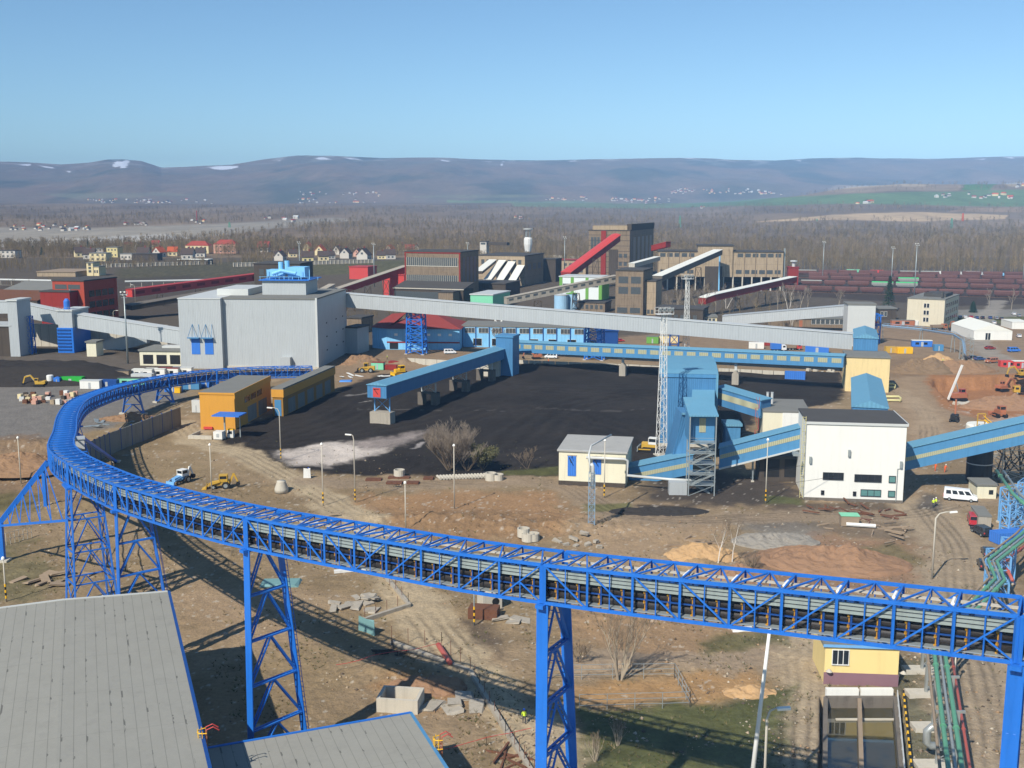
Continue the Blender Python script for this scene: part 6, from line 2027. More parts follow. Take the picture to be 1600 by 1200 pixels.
car('car', 'black car parked left of the navy car', 'car', G(1521, 561), rad(10), 'car_black')
car('van', 'blue pickup van by the small fence near the tent hall', 'van', G(1584, 550), rad(8), 'vivid_blue')
car('car', 'dark red car left of the blue pickup van', 'car', G(1547, 546), rad(5), 'red_dark')
truck('brown tipper truck before the office block', G(1467, 515), rad(12), 'machine_orange', 'timber', 7.5, True)
excavator('orange excavator parked near the office block', G(1495, 519), rad(100), 'machine_orange', 1.0)
# excavation
excavator('orange crawler excavator digging at the far edge of the pit', G(1566, 611, -4), rad(25), 'machine_orange', .9, 1.0)
excavator('yellow excavator beside the pit edge partly out of the frame', G(1596, 590), rad(190), 'machine_yellow', .85)
p = G(1498, 626, -4)
t = thing('drill_rig', 'red crawler drill rig with long white leaning mast in the excavation pit', 'drill rig', p, rad(10))
tracks(t, 4.5, 1.2, 1.0, .6)
MB().box(-2.6, 2.2, -1.3, 1.3, 1.0, 2.6).build('body', MT['machine_orange'], t, bevel=.1)
cab(t, -.2, 1.4, -1.25, -.1, 2.3, 3.8, 'pipe_red')
b = MB(); b.bar((-3.6, .3, .4), (0.6, .3, 11.5), .5, .6); b.build('mast', MT['whitepaint'], t)
b = MB(); b.bar((0, .2, 2.4), (-1.2, .2, 6.0), .25); b.build('mast_ram', MT['galv'], t)
p = G(1491, 659)
t = thing('drill_rig', 'small dark drill rig with orange mast head near the pit corner', 'drill rig', p, rad(60))
tracks(t, 3, .9, .8, .5); MB().box(-1.5, 1.5, -.9, .9, .8, 2.0).build('body', MT['black'], t); b = MB(); b.bar((1.2, 0, .3), (1.0, 0, 6.0), .4); b.build('mast', MT['machine_orange'], t)
truck('dark dump truck at the right edge inside the pit', G(1600, 616, -4), rad(170), 'machine_yellow', 'black', 7, True)
dozer('small orange bulldozer above the striped stair', G(1562, 652), rad(95), 'machine_orange')
p = G(1540, 705)
t = thing('white_silo', 'white framed round tank with orange stair behind the upper blue gallery', 'tank', p, 0)
b = MB(); b.lathe([(3.2, 0), (3.2, 5.6), (3.0, 5.9)], (0, 4, 0), 18); b.build('shell', MT['whiteroof'], t)
b = MB()
for k in range(8): b.bar((-2.8, .6 + .1 * k, .4 + k * .8), (2.8, .6 + .1 * k, .4 + k * .8), .12)
for k in range(5): b.bar((-2.8 + k * 1.4, .6, 0), (-2.8 + k * 1.4, .6, 6.5), .14)
b.build('scaffold_frame', MT['whitepaint'], t)
b = MB(); b.bar((-.6, .3, 7.6), (2.4, -2.5, 4.6), .9, .15); b.bar((-1.0, .3, 8.6), (2.2, -2.5, 5.6), .12); b.build('stair', MT['yellow'], t)
b = MB()
for x in (-2.2, -.4): b.bar((x, .6, 5.9), (x, .6, 9.0), .2)
b.bar((-2.2, .6, 9.0), (-.4, .6, 9.0), .2); b.bar((-2.2, .6, 7.4), (-.4, .6, 7.4), .15); b.build('stair_head', MT['machine_yellow'], t)
# --- left yard cabins and machines
ls = [('bright green container on the paved yard', 91, 602, -3, 'green_bright', 8.0, None, 0), ('white container beside the green one', 125, 608, -6, 'whitewall', 6.5, 'clad_top', 0), ('dark blue container next to the white one', 151, 607, -2, 'truss_dark', 6.5, None, 0),
      ('small blue tank container left of the green container', 84, 603, -3, 'vivid_blue', 2.0, None, 0), ('blue cabin behind the dark blue container', 146, 586, -5, 'truss_dark', 4.5, None, 0), ('dark green cabin behind the green container', 127, 590, -3, 'old_dark', 5, None, 0),
      ('brown shed left of the white cabin row', 181, 592, -3, 'timber', 4.5, 'tar_dark', 0), ('first white site cabin of the row before the bunker', 206, 590, -3, 'whitewall', 7, 'whiteroof', 1), ('second white site cabin of the row before the bunker', 226, 589, -3, 'whitewall', 7, 'whiteroof', 1),
      ('third white site cabin of the row before the bunker', 247, 588, -3, 'whitewall', 7, 'redroof', 1), ('fourth white site cabin of the row before the bunker', 268, 587, -3, 'whitewall', 7, 'clad_top', 1), ('pale green cabin with white windows before the brown shed', 184, 604, -3, 'mint', 9, 'tar_dark', 1),
      ('pale grey container in front of the white cabins', 205, 597, -3, 'clad_top', 7, None, 0), ('light blue container under the far conveyor', 257, 613, -3, 'vivid_blue', 5, None, 0), ('second light blue container beside the far conveyor support', 282, 609, -3, 'steelblue_plain', 6, None, 0),
      ('blue container right of the small yellow bin', 311, 606, -3, 'vivid_blue', 4.5, None, 0)]
for lab, u, v, a, m, L, rf, w in ls:
 container(lab, G(u, v), rad(a), m, L, 2.5, 2.7, rf, bool(w), cat='container' if 'cabin' not in lab and 'shed' not in lab else 'cabin', nm='container' if not w else 'site_cabin')
for lab, u, v in (('white upright tank left of the small blue container', 79, 602), ('white round water tank behind the small blue container', 87, 598)):
 t = thing('water_tank', lab, 'tank', G(u, v), 0)
 b = MB(); b.lathe([(1.1, .2), (1.1, 3.2), (.9, 3.4)], (0, 0, 0), 14); b.build('shell', MT['whitepaint'], t)
 MB().box(-1, 1, -1, 1, 0, .197).build('base', MT['concrete'], t)
t = thing('yellow_bin', 'small yellow bin beside the light blue containers', 'bin', G(278, 614), 0)
MB().box(-.9, .9, -.8, .8, .1, 1.8).build('body', MT['yellow'], t); MB().box(-1, 1, -.9, .9, 1.803, 1.95).build('lid', MT['machine_yellow'], t)
container('white panel box standing at the end of the grey panel wall', G(300, 645), rad(-10), 'clad_top', 2.6, 1.2, 3.6, None, cat='cabinet', nm='panel_box', door=True)
wheel_loader('yellow wheel loader before the dark coal heap at the left edge', G(10, 597), rad(15))
excavator('yellow excavator lying low beside the coal heap', G(62, 604), rad(185), 'machine_yellow', .8)
excavator('orange excavator at the foot of the grey bunker building', G(337, 573), rad(170), 'machine_orange', .9)
backhoe('blue and white backhoe loader on the bare ground inside the bend', G(283, 755), rad(-120), 'rackblue', 'whitepaint')
backhoe('yellow backhoe loader on the bare ground right of the blue one', G(346, 763), rad(-172), 'machine_yellow')
wheel_loader('yellow wheel loader beside the green container near the bunker', G(573, 582), rad(180))
container('pale green box container next to the yellow loader', G(580, 578), rad(-10), 'mint', 4.5, 2.4, 2.6, 'redroof')
container('red skip right of the green box container', G(601, 578), rad(-15), 'red_dark', 4.5, 2.2, 1.8, None, cat='skip', nm='skip', door=False)
container('smaller red skip behind the first red skip', G(607, 571), rad(-15), 'red_dark', 4, 2.2, 1.6, None, cat='skip', nm='skip', door=False)
dozer('bright yellow bulldozer at the edge of the coal yard', G(625, 586), rad(-150), 'yellow')
dozer('yellow bulldozer with white cab beside the white lattice mast', G(1016, 705), rad(160), 'machine_yellow', 'whitepaint')
car('van', 'white delivery van between the coal wall and the blue gallery', 'van', G(861, 560), rad(170), 'car_white')
car('car', 'white car parked right of the white delivery van', 'car', G(880, 556), rad(175), 'car_white')
excavator('orange excavator folded beside the white delivery van', G(838, 561), rad(190), 'machine_orange', .8)
car('van', 'white pickup van before the blue painted hall', 'van', G(703, 553), rad(10), 'car_white')
car('car', 'dark car parked before the red roofed blue hall', 'car', G(630, 545), rad(5), 'car_black')
car('car', 'grey car left of the red roofed hall', 'car', G(567, 529), rad(5), 'car_silver')
car('car', 'red car beside the lattice support before the hall', 'car', G(968, 534), rad(10), 'car_red')
truck('small red truck with green load behind the level blue gallery', G(1240, 547), rad(5), 'red_bright', 'timber', 6, True)
truck('white truck behind the level blue gallery left of the red truck', G(1216, 549), rad(5), 'car_white', 'vivid_blue', 6)
container('green and tan storage sheds behind the long gallery', G(1010, 537), rad(-8), 'green_paint', 5, 3, 3, 'tar_roof', cat='shed', nm='storage_shed')
container('yellow brown storage shed row behind the lattice mast', G(1028, 536), rad(-8), 'tan', 9, 3, 3, 'tar_roof', cat='shed', nm='storage_shed')
container('white site container behind the level gallery near the trucks', G(1170, 545), rad(-10), 'whitewall', 6, 2.5, 2.6)
container('brown open wagon body standing on the ground near the trucks', G(1180, 540), rad(-10), 'red_dark', 6, 2.5, 2.2, None, cat='skip', nm='skip', door=False)
# --- people
person('person in yellow vest and red trousers walking on the sandy road by the coal', G(482, 743), rad(100), 'vest', 'trousers_red', 'helmet_blue')
person('person in yellow vest and blue helmet on the dirt road behind the middle tower', GG(819, 1131), rad(100), 'vest', 'trousers', 'helmet_blue', bend=.08)
person('person in yellow vest standing beside a dark puddle near the minibus', G(1458, 793), rad(60), 'vest', 'trousers', 'helmet_white')
person('second person in yellow vest close behind the first near the puddle', G(1462, 791), rad(200), 'vest', 'trousers', 'helmet_white')
person('person in orange clothing working under the right-hand blue gallery', G(1461, 736), rad(30), 'vest_orange', 'vest_orange', 'helmet_white', bend=.2)
person('bent person in orange clothing right of another orange worker', G(1476, 738), rad(30), 'vest_orange', 'vest_orange', 'helmet_white', bend=.3)
person('person in red jacket standing before the blue hall', G(600, 545), rad(0), 'red_bright', 'trousers', 'helmet_red')
person('person in red jacket right beside another before the blue hall', G(606, 545), rad(180), 'red_bright', 'trousers', 'helmet_red')
person('person in orange clothing beside the folded orange excavator', G(857, 567), rad(0), 'vest_orange', 'vest_orange', 'helmet_white')
person('person in yellow vest near the heap before the red roofed hall', G(605, 562), rad(0), 'vest', 'trousers', 'helmet_white')
person('person in yellow vest by the earth heap near the scaffold tower', G(1473, 567), rad(0), 'vest', 'trousers', 'helmet_white')
# ================================================================ old coal preparation plant
def B(*a, **k): return bldg(*a, **k)
# tall central tower
t, L, D, h = B('plant_tower', 'tallest dark brown concrete tower of the old plant with red gallery entering it', 'industrial building', 919, 438, 983, 359, A0, u2=1020, wall='old_brown', roof='tar_dark', over=.3, rt=.6)
MB().box(L * .08, L * .92, 2, D * .5, h, h + 3.2).build('roof_block', MT['old_tan'], t)
MB().box(L * .9, L + .4, 3, D + .3, h, h + 4.4).build('parapet_wall', MT['old_dark'], t)
MB().box(L * .31, L * .43, -.9, -.003, 4, h - .6).build('lift_shaft', MT['red_dark'], t)
win(t, 'f', L, D, .05, .28, h * .62, h * .86, 3, .25, 'glass_grey')
for z in (.12, .3, .46): win(t, 'f', L, D, .72, .96, h * z, h * z + 3, 2, .35, 'glass_grey')
win(t, 'r', L, D, .1, .95, h * .3, h * .85, 5, .45, 'glass_grey')
MB().box(L * .5, L * .72, -.5, -.003, h * .05, h * .62).build('dark_bay', MT['old_dark'], t)
b = MB()
for k in range(9): b.box(-.08, L + .08, -.06, -.003, h * (k + .5) / 9.5, h * (k + .5) / 9.5 + .35)
b.build('floor_edge', MT['old_dark'], t)
# brown building with ribbon windows
t, L, D, h = B('plant_hall', 'brown building with two ribbon windows standing on pillars', 'industrial building', 634, 472, 720, 392, A0, u2=748, wall='old_brown', roof='tar_dark', over=.4, rt=.5)
for z0, z1 in ((.72, .88), (.40, .54)):
 MB().box(L * .03, L * .95, -.12, -.003, h * z0, h * z1).build('ribbon_window', MT['glass_grey'], t)
 b = MB()
 for k in range(26): b.box(L * .03 + L * .92 * k / 25 - .1, L * .03 + L * .92 * k / 25 + .1, -.2, -.123, h * z0, h * z1)
 b.box(L * .02, L * .96, -.24, -.123, h * z0 - .4, h * z0); b.build('mullion', MT['concrete_light'], t)
for x in (0, .98): MB().box(L * x - .2, L * x + .6, -.25, -.003, h * .34, h - .6).build('red_trim', MT['red_dark'], t)
MB().box(-.2, L + .2, -.26, -.003, h - 1.2, h - .55).build('cornice', MT['red_dark'], t)
MB().box(-.5, L + .5, -.5, .02, h * .30, h * .34).build('ledge', MT['concrete_dark'], t)
for k in range(6): MB().box(L * k / 5.2, L * k / 5.2 + .9, -.8, -.003, 0, h * .30).build('pillar', MT['concrete'], t)
for k in range(5): MB().box(L * k / 5.2 + .9, L * (k + 1) / 5.2, -.1, -.003, h * .12, h * .27).build('pillar_bay', MT['old_dark'], t)
win(t, 'r', L, D, .08, .9, h * .38, h * .88, 4, .4, 'glass_grey')
t, L, D, h = B('plant_annex', 'low long brown annex with ribbed shed roof below the ribbon windows', 'industrial building', 616, 477, 724, 449, A0, depth=16, wall='old_dark', roof='tar_dark', shape='shed', rise=3)
MB().box(L * .02, L * .7, -.1, -.003, h * .2, h * .8).build('ribbon_window', MT['glass_grey'], t)
MB().box(-.5, L + .5, -.6, -.403, h - .55, h).build('eave', MT['concrete_light'], t)
B('brick_cube', 'small brown block at the right end of the low annex', 'building', 685, 482, 708, 455, A0, depth=10, wall='old_brown', roof='tar_dark', u2=722)
B('plant_wing', 'dark low wing with black tar roof right of the ribbon windows', 'industrial building', 724, 466, 790, 441, A0, depth=28, wall='old_dark', roof='tar_dark')
# hall behind the four white roofs
t, L, D, h = B('plant_hall', 'tan hall behind four white sloping gallery roofs', 'industrial building', 747, 445, 820, 398, A0, u2=849, wall='old_tan', roof='tar_dark', over=.3)
win(t, 'f', L, D, .05, .95, h * .7, h * .85, 8, .4, 'glass_grey')
win(t, 'r', L, D, .1, .9, h * .5, h * .7, 3, .4, 'glass_grey')
fw = []
for i, (ua, va, ub, vb) in enumerate([(748, 423, 770, 405), (761, 437, 785, 406), (776, 444, 802, 405), (796, 445, 818, 407)]):
 D1 = G(790, 446).y + i * 2
 gallery('white_roofed_gallery', 'white roofed sloping gallery, %s of the four side by side' % ('leftmost', 'second', 'third', 'rightmost')[i], P(ua, va + 5, D1 - 42), P(ub, vb + 5, D1 - 3), 5.2, 2.0, 'old_dark', 'whiteroof', group='white gallery roofs in a row')
t, L, D, h = B('plant_house', 'brown two storey house with dark roof left of the red gallery foot', 'building', 866, 430, 915, 405, A0, depth=14, wall='old_tan', roof='redroof', over=.6)
for z in (.2, .6): win(t, 'f', L, D, .1, .95, h * z, h * z + 2.2, 5, .45, 'glass_grey')
t, L, D, h = B('plant_house', 'dark block between the tan hall and the two storey house', 'building', 846, 440, 868, 404, A0, depth=16, wall='old_dark', roof='tar_dark')
# big right hall
t, L, D, h = B('plant_hall', 'long tall tan hall on columns with raised middle bay over the wagons', 'industrial building', 1027, 453, 1222, 392, rad(-8), depth=26, wall='old_tan', roof='tar_dark', over=.5, rt=.5, z0=9.5)
hh = h
for k in range(14): MB().box(L * k / 13.3, L * k / 13.3 + .9, -.2, 1.2, 0, 9.49).build('column', MT['concrete_light'], t)
MB().box(.5, L - .5, 20, 20.5, 0, 9.49).build('back_wall', MT['old_dark'], t)
MB().box(L * .32, L * .60, -1.2, 26.3, 9.4, h + 3.6).build('raised_bay', MT['old_tan'], t)
MB().box(L * .31, L * .61, -1.8, 27, h + 3.603, h + 4.1).build('raised_roof', MT['tar_dark'], t)
win(t, 'f', L, D, .01, .30, h - 4.0, h - 1.4, 5, .25, 'glass_grey'); win(t, 'f', L, D, .63, .99, h - 4.0, h - 1.4, 6, .25, 'glass_grey')
win(t, 'f', L, D, .01, .30, 11.5, 14, 4, .3, 'glass_grey'); win(t, 'f', L, D, .62, .99, 11.5, 14.2, 6, .25, 'glass_grey')
for k in range(12):
 if not 3 < k < 8: MB().box(L * k / 11.5 - .3, L * k / 11.5 + .3, -.16, -.003, 9.6, h - .6).build('pilaster', MT['old_brown'], t)
MB().box(L * .49, L * .5, -1.6, -1.203, 0, h * .9).build('downpipe', MT['sky_paint'], t); MB().box(L * .38, L * .52, -1.4, -1.203, 0, h * .62).build('dark_shaft', MT['old_dark'], t)
b = MB(); b.box(L + .5, L + 1.4, 2, 4, 0, h + 2); b.build('side_stack', MT['galv'], t)
# small near tower
t, L, D, h = B('plant_tower', 'square brown tower house with large grey windows and lower right block', 'industrial building', 961, 492, 1004, 421, A0, u2=1018, wall='old_brown', roof='tar_dark', over=.4)
for z in (.70, .47):
 win(t, 'f', L, D, .06, .96, h * z, h * z + h * .15, 2, .22, 'glass_grey')
win(t, 'f', L, D, .03, .95, h * .05, h * .17, 2, .2, 'glass_grey')
t, L, D, h = B('plant_tower', 'lower tan block attached to the square brown tower', 'industrial building', 1002, 492, 1024, 438, A0, depth=16, wall='old_tan', roof='tar_dark', over=.3)
win(t, 'f', L, D, .1, .9, h * .04, h * .16, 3, .3, 'glass_grey')
t, L, D, h = B('green_hall', 'white hall with green pilasters below the red gallery', 'industrial building', 874, 468, 940, 431, A0, u2=951, wall='white_panel', roof='clad_top', over=.4)
for x in (0, .27, .62, .93): MB().box(L * x, L * x + L * .07, -.25, -.003, 0, h - .6).build('pilaster', MT['green_paint'], t)
win(t, 'f', L, D, .05, .95, h * .55, h * .68, 3, .2, 'glass_grey')
MB().box(L + .003, L + .2, 0, D, 0, h - .6).build('green_side', MT['green_paint'], t)
# silos
for i, (u, v, vt, r) in enumerate(((877, 484, 461, 4.0), (893, 483, 459, 3.2))):
 p = G(u, v); t = thing('silo', 'pale blue cylindrical silo, %s of the pair behind the grey gallery' % ('wider' if i == 0 else 'narrower'), 'silo', p, 0, 'pale blue silos')
 hz_ = Zv(vt, p.y)
 b = MB(); b.lathe([(r, 0), (r, hz_)], (0, 0, 0), 20); b.build('shell', MT['silo'], t, smooth=False)
 b = MB(); b.lathe([(r + .15, hz_ + .003), (r + .15, hz_ + .3), (.4, hz_ + .9)], (0, 0, 0), 20); b.build('cap', MT['green_paint' if i else 'clad_top'], t)
 b = MB()
 for k in range(8): a = k * PI / 4; b.bar((r * math.cos(a), r * math.sin(a), hz_), (r * math.cos(a), r * math.sin(a), hz_ + 1.4), .1)
 b.build('railing', MT['galv'], t)
# galleries of the plant
gallery('red_gallery', 'bright red roofed gallery climbing into the tallest tower', P(884, 436, 735), P(962, 377, 800), 7.5, 4.5, 'red_dark', 'red_bright', 'round', rise=1.2)
gallery('red_gallery', 'grey roofed gallery with red side rising to the building on pillars', P(525, 461, 640), P(634, 424, 690), 5, 3.6, 'red_steel', 'concrete', 'flat')
gallery('red_gallery', 'long low red gallery rising to the right behind the red building', P(202, 464, 650), P(405, 437, 735), 6, 4.4, 'red_bright', 'red_steel', 'gable', 9, 'red_dark', (.35, .75), None, 'conveyor gallery', (1, -1))
gallery('red_gallery', 'short red gallery leaving the back of the tallest tower', P(1021, 392, 850), P(1044, 386, 840), 6, 4, 'red_dark', 'red_bright')
gallery('white_roofed_gallery', 'white topped gallery rising into the raised middle bay', P(1027, 440, 640), P(1122, 398, 735), 6, 3.4, 'concrete_dark', 'whiteroof')
gallery('white_roofed_gallery', 'narrow white topped gallery between the tallest tower and the long tan hall', P(987, 418, 700), P(1027, 407, 742), 4, 2.6, 'concrete_light', 'whiteroof')
gallery('white_roofed_gallery', 'white topped gallery dropping from the tan hall towards the bare trees', P(1111, 470, 580), P(1239, 441, 660), 5, 3.4, 'red_dark', 'whiteroof')
gallery('white_roofed_gallery', 'last steep length of the white topped gallery by the bare trees', P(1097, 475, 575), P(1111, 470, 580), 5, 3.4, 'red_dark', 'whiteroof')
gallery('concrete_gallery', 'grey concrete gallery running up to the square brown tower', P(790, 475, 575), P(962, 440, 600), 4.6, 3.4, 'concrete', 'concrete', 'flat', 14, 'glass_grey', (.45, .8), None, 'conveyor gallery', (-1,))
gallery('concrete_gallery', 'pale concrete gallery left of the red sided gallery', P(470, 478, 610), P(519, 452, 640), 4, 3, 'concrete_light', 'concrete')
gallery('grey_gallery', 'pale grey low gallery running to the grey clad tower at the right', P(1130, 508, 520), P(1325, 492, 500), 6, 4.6, 'clad', 'clad_plain')
gallery('grey_gallery', 'dark grey long gallery roof behind the grey bunker building', P(200, 484, 560), P(352, 458, 600), 9, 2.4, 'old_dark', 'concrete_dark')
for i, (u, v, vt) in enumerate([(548, 486, 453), (575, 482, 447), (604, 478, 438), (900, 462, 428), (930, 452, 405), (1060, 466, 430), (1090, 460, 418), (1150, 484, 466), (1190, 476, 456), (1225, 470, 450), (840, 488, 470), (900, 484, 458), (250, 478, 460), (310, 470, 452), (370, 462, 445)]):
 p = G(u, v)
 trestle('gallery_support', 'dark steel bent under an old plant gallery', p, A0, max(3, Zv(vt, p.y)), 3.5, 5, 'old_dark', .45, 2, base=False, group='steel bents under the old plant galleries')
# red building and surroundings at left
t, L, D, h = B('red_building', 'large red clad building with dark windows behind the grey galleries', 'industrial building', 86, 508, 135, 437, rad(-14), u2=186, wall='brick_red', roof='tar_dark', over=.3)
win(t, 'f', L, D, .06, .9, h * .80, h * .90, 2, .1, 'glass_grey')
for z in (.62, .38, .14): win(t, 'r', L, D, .12, .9, h * z, h * z + h * .14, 4, .15, 'glass_dark')
b = MB(); b.tube([(L * .6, -1.2, 0), (L * .6, -1.2, h * .8)], .4, 8); b.build('flue', MT['galv'], t)
B('red_annex', 'lower red annex with dark roof before the large red building', 'industrial building', 66, 510, 112, 454, rad(-14), depth=12, wall='red_dark', roof='tar_dark', over=.3)
B('grey_roof_hall', 'grey pitched roof hall half hidden left of the red building', 'hall', 5, 480, 95, 452, rad(-14), depth=40, wall='old_dark', roof='tar_roof', shape='gable', rise=4)
B('grey_roof_hall', 'dark hall with rust coloured roof left of the grey pitched hall', 'hall', -60, 495, 60, 465, rad(-14), depth=30, wall='old_dark', roof='rust', shape='gable', rise=4)
B('flat_shed', 'long flat tan roofed shed near the white tower house', 'shed', 58, 432, 118, 424, rad(-6), depth=40, wall='old_tan', roof='timber', over=.5)
t, L, D, h = B('tower_house', 'cream tower house with lower wing behind the red building', 'building', 136, 431, 146, 410, rad(-6), depth=12, wall='house_cream', roof='tar_roof')
for z in (.25, .5, .75): win(t, 'f', L, D, .2, .8, h * z, h * z + 2, 1, .3, 'glass_grey')
t, L, D, h = B('tower_house', 'lower cream wing attached to the cream tower house', 'building', 146, 431, 155, 416, rad(-6), depth=12, wall='house_cream', roof='tar_roof')
win(t, 'f', L, D, .1, .9, h * .3, h * .6, 2, .4, 'glass_grey')
t, L, D, h = B('grey_block', 'dark grey block behind the blue machinery on the bunker roof', 'industrial building', 398, 458, 470, 411, rad(-6), u2=490, wall='old_dark', roof='tar_dark')
win(t, 'f', L, D, .1, .9, h * .6, h * .8, 6, .3, 'glass_grey')
B('red_cabin', 'red corrugated building between bunker and building on pillars', 'building', 546, 436, 575, 416, A0, depth=16, wall='red_bright', roof='red_steel')
B('red_cabin', 'bright red box building under the red sided gallery', 'building', 598, 466, 632, 428, A0, depth=10, wall='red_bright', roof='red_steel')
t, L, D, h = B('brown_shed', 'low brown shed behind the long grey gallery near the silos', 'shed', 904, 487, 945, 471, A0, depth=14, wall='old_brown', roof='tar_dark'); win(t, 'f', L, D, .05, .95, h * .3, h * .7, 5, .4, 'glass_grey')
B('mint_shed', 'white and mint green flat shed beside the long grey gallery', 'shed', 735, 482, 770, 459, A0, depth=14, wall='mint', roof='clad_top', u2=797)
B('brown_shed', 'small brown hut between the bunker and the blue hall', 'shed', 541, 520, 565, 495, A0, depth=12, wall='old_brown', roof='tar_dark')
B('grey_drum_house', 'grey green rounded tank house at the corner of the bunker', 'shed', 541, 552, 559, 510, A0, depth=10, wall='clad_plain', roof='tar_dark')
t, L, D, h = B('brick_works', 'low dark brick works with round vents near the bare trees', 'building', 1024, 507, 1098, 480, A0, depth=16, wall='old_dark', roof='tar_dark'); win(t, 'f', L, D, .1, .9, h * .3, h * .6, 6, .4, 'glass_grey')
t, L, D, h = B('white_annex', 'long low white building with orange doors right of the bare trees', 'building', 1098, 508, 1120, 494, rad(-6), depth=12, wall='house_cream', roof='tar_roof'); win(t, 'f', L, D, .1, .9, h * .3, h * .75, 3, .3, 'glass_grey', 'white')
t, L, D, h = B('white_annex', 'low workshop with white framed window strip under the pale grey gallery', 'building', 1200, 510, 1322, 496, rad(-4), depth=12, wall='old_brown', roof='tar_roof'); win(t, 'f', L, D, .55, .97, h * .3, h * .8, 7, .15, 'glass_grey', 'white'); MB().box(L * .4, L * .44, -.08, -.003, 0, h * .7).build('door', MT['machine_orange'], t)
t, L, D, h = B('tan_shed', 'small dark house with orange door by the steel portal', 'building', 1372, 500, 1400, 481, rad(-4), depth=12, wall='old_dark', roof='tar_roof'); win(t, 'f', L, D, .1, .5, h * .3, h * .7, 2, .3, 'glass_grey', 'white')
t, L, D, h = B('red_tower', 'dark red cabin tower with white vent beside the long tan hall', 'industrial building', 1231, 445, 1247, 417, rad(-8), depth=10, wall='red_dark', roof='red_dark'); b = MB(); b.lathe([(1.2, h), (1.2, h + 3.5), (2.6, h + 3.6), (2.6, h + 4.6)], (4, 4, 0), 10); b.build('vent', MT['clad_top'], t)
t, L, D, h = B('signal_house', 'white signal house on a stalk behind the four white roofs', 'building', 750, 408, 760, 377, A0, depth=8, wall='house_white', roof='tar_dark'); MB().box(L, L + 22, 2, 10, h - 4, h - 1).build('wing', MT['old_dark'], t); win(t, 'f', L, D, .1, .9, h - 3.4, h - 1.4, 1, .1, 'glass_grey')
p = G(825, 412); hz_ = Zv(357, p.y)
t = thing('water_tower', 'white water tower with flat disc top behind the four white roofs', 'water tower', p, 0)
b = MB(); b.lathe([(3.0, hz_ * .35), (4.2, hz_ * .55), (4.2, hz_ * .7), (3.2, hz_ * .75)], (0, 0, 0), 12); b.build('tank', MT['whitepaint'], t)
b = MB()
for k in range(6): a = k * PI / 3; b.bar((3.2 * math.cos(a), 3.2 * math.sin(a), 0), (2.4 * math.cos(a), 2.4 * math.sin(a), hz_ * .97), .5)
b.build('leg', MT['galv'], t)
b = MB(); b.lathe([(4.0, hz_ * .96), (4.6, hz_ * .975), (4.6, hz_)], (0, 0, 0), 12); b.build('disc_roof', MT['clad_top'], t)
# blue painted hall with red roof and its flat wing
t, L, D, h = B('blue_hall', 'light blue painted hall with dark red hipped roof', 'industrial building', 605, 546, 718, 511, rad(-4), depth=26, wall='sky_paint', roof='redroof', over=.8, shape='hip', rise=5.5)
MB().box(-.1, L + .1, -.12, -.003, h * .30, h * .36).build('stripe', MT['red_dark'], t)
b = MB(); b.prism([(0.0, -.1), (0, 24), (-7, 26), (-7, 5)], 'z', 0, h - .6); b.build('angled_wing', MT['sky_paint'], t)
b = MB(); b.add([(0, -.6, h - .6), (0, 26, h - .6), (-7.6, 27, h - .6), (-7.6, 4.6, h - .6), (6, 13, h + 4.6), (0, 13, h + 4.2)], [(3, 2, 1, 0), (0, 5, 3), (3, 5, 2), (5, 1, 2), (0, 4, 5), (5, 4, 1)]); b.build('wing_roof', MT['redroof'], t)
win(t, 'f', L, D, .05, .95, h * .62, h * .72, 6, .7, 'lampglass'); win(t, 'f', L, D, .03, .16, .2, h * .35, 1, .1, 'glass_dark', nm='gate')
MB().box(L * .3, L * .33, D * .4, D * .5, h + 3, h + 7).build('chimney', MT['redroof'], t)
t, L, D, h = B('blue_hall', 'long light blue flat roofed workshop with white windows', 'industrial building', 722, 542, 918, 508, A0 * .35, depth=18, u2=None, wall='sky_paint', roof='tar_roof', over=.3)
win(t, 'f', L, D, .01, .99, h * .66, h * .88, 9, .3, 'glass_grey', 'white', mull=2)
win(t, 'f', L, D, .05, .95, h * .08, h * .4, 6, .55, 'glass_dark', 'white', nm='gate')
for k in range(10): MB().box(L * k / 9.3, L * k / 9.3 + .4, -.2, -.003, 0, h - .6).build('pilaster', MT['truss_dark'], t)
B('blue_hall', 'small dark blue end wing of the light blue workshop', 'industrial building', 932, 548, 965, 515, A0 * .35, depth=14, wall='truss_dark', roof='truss_dark')
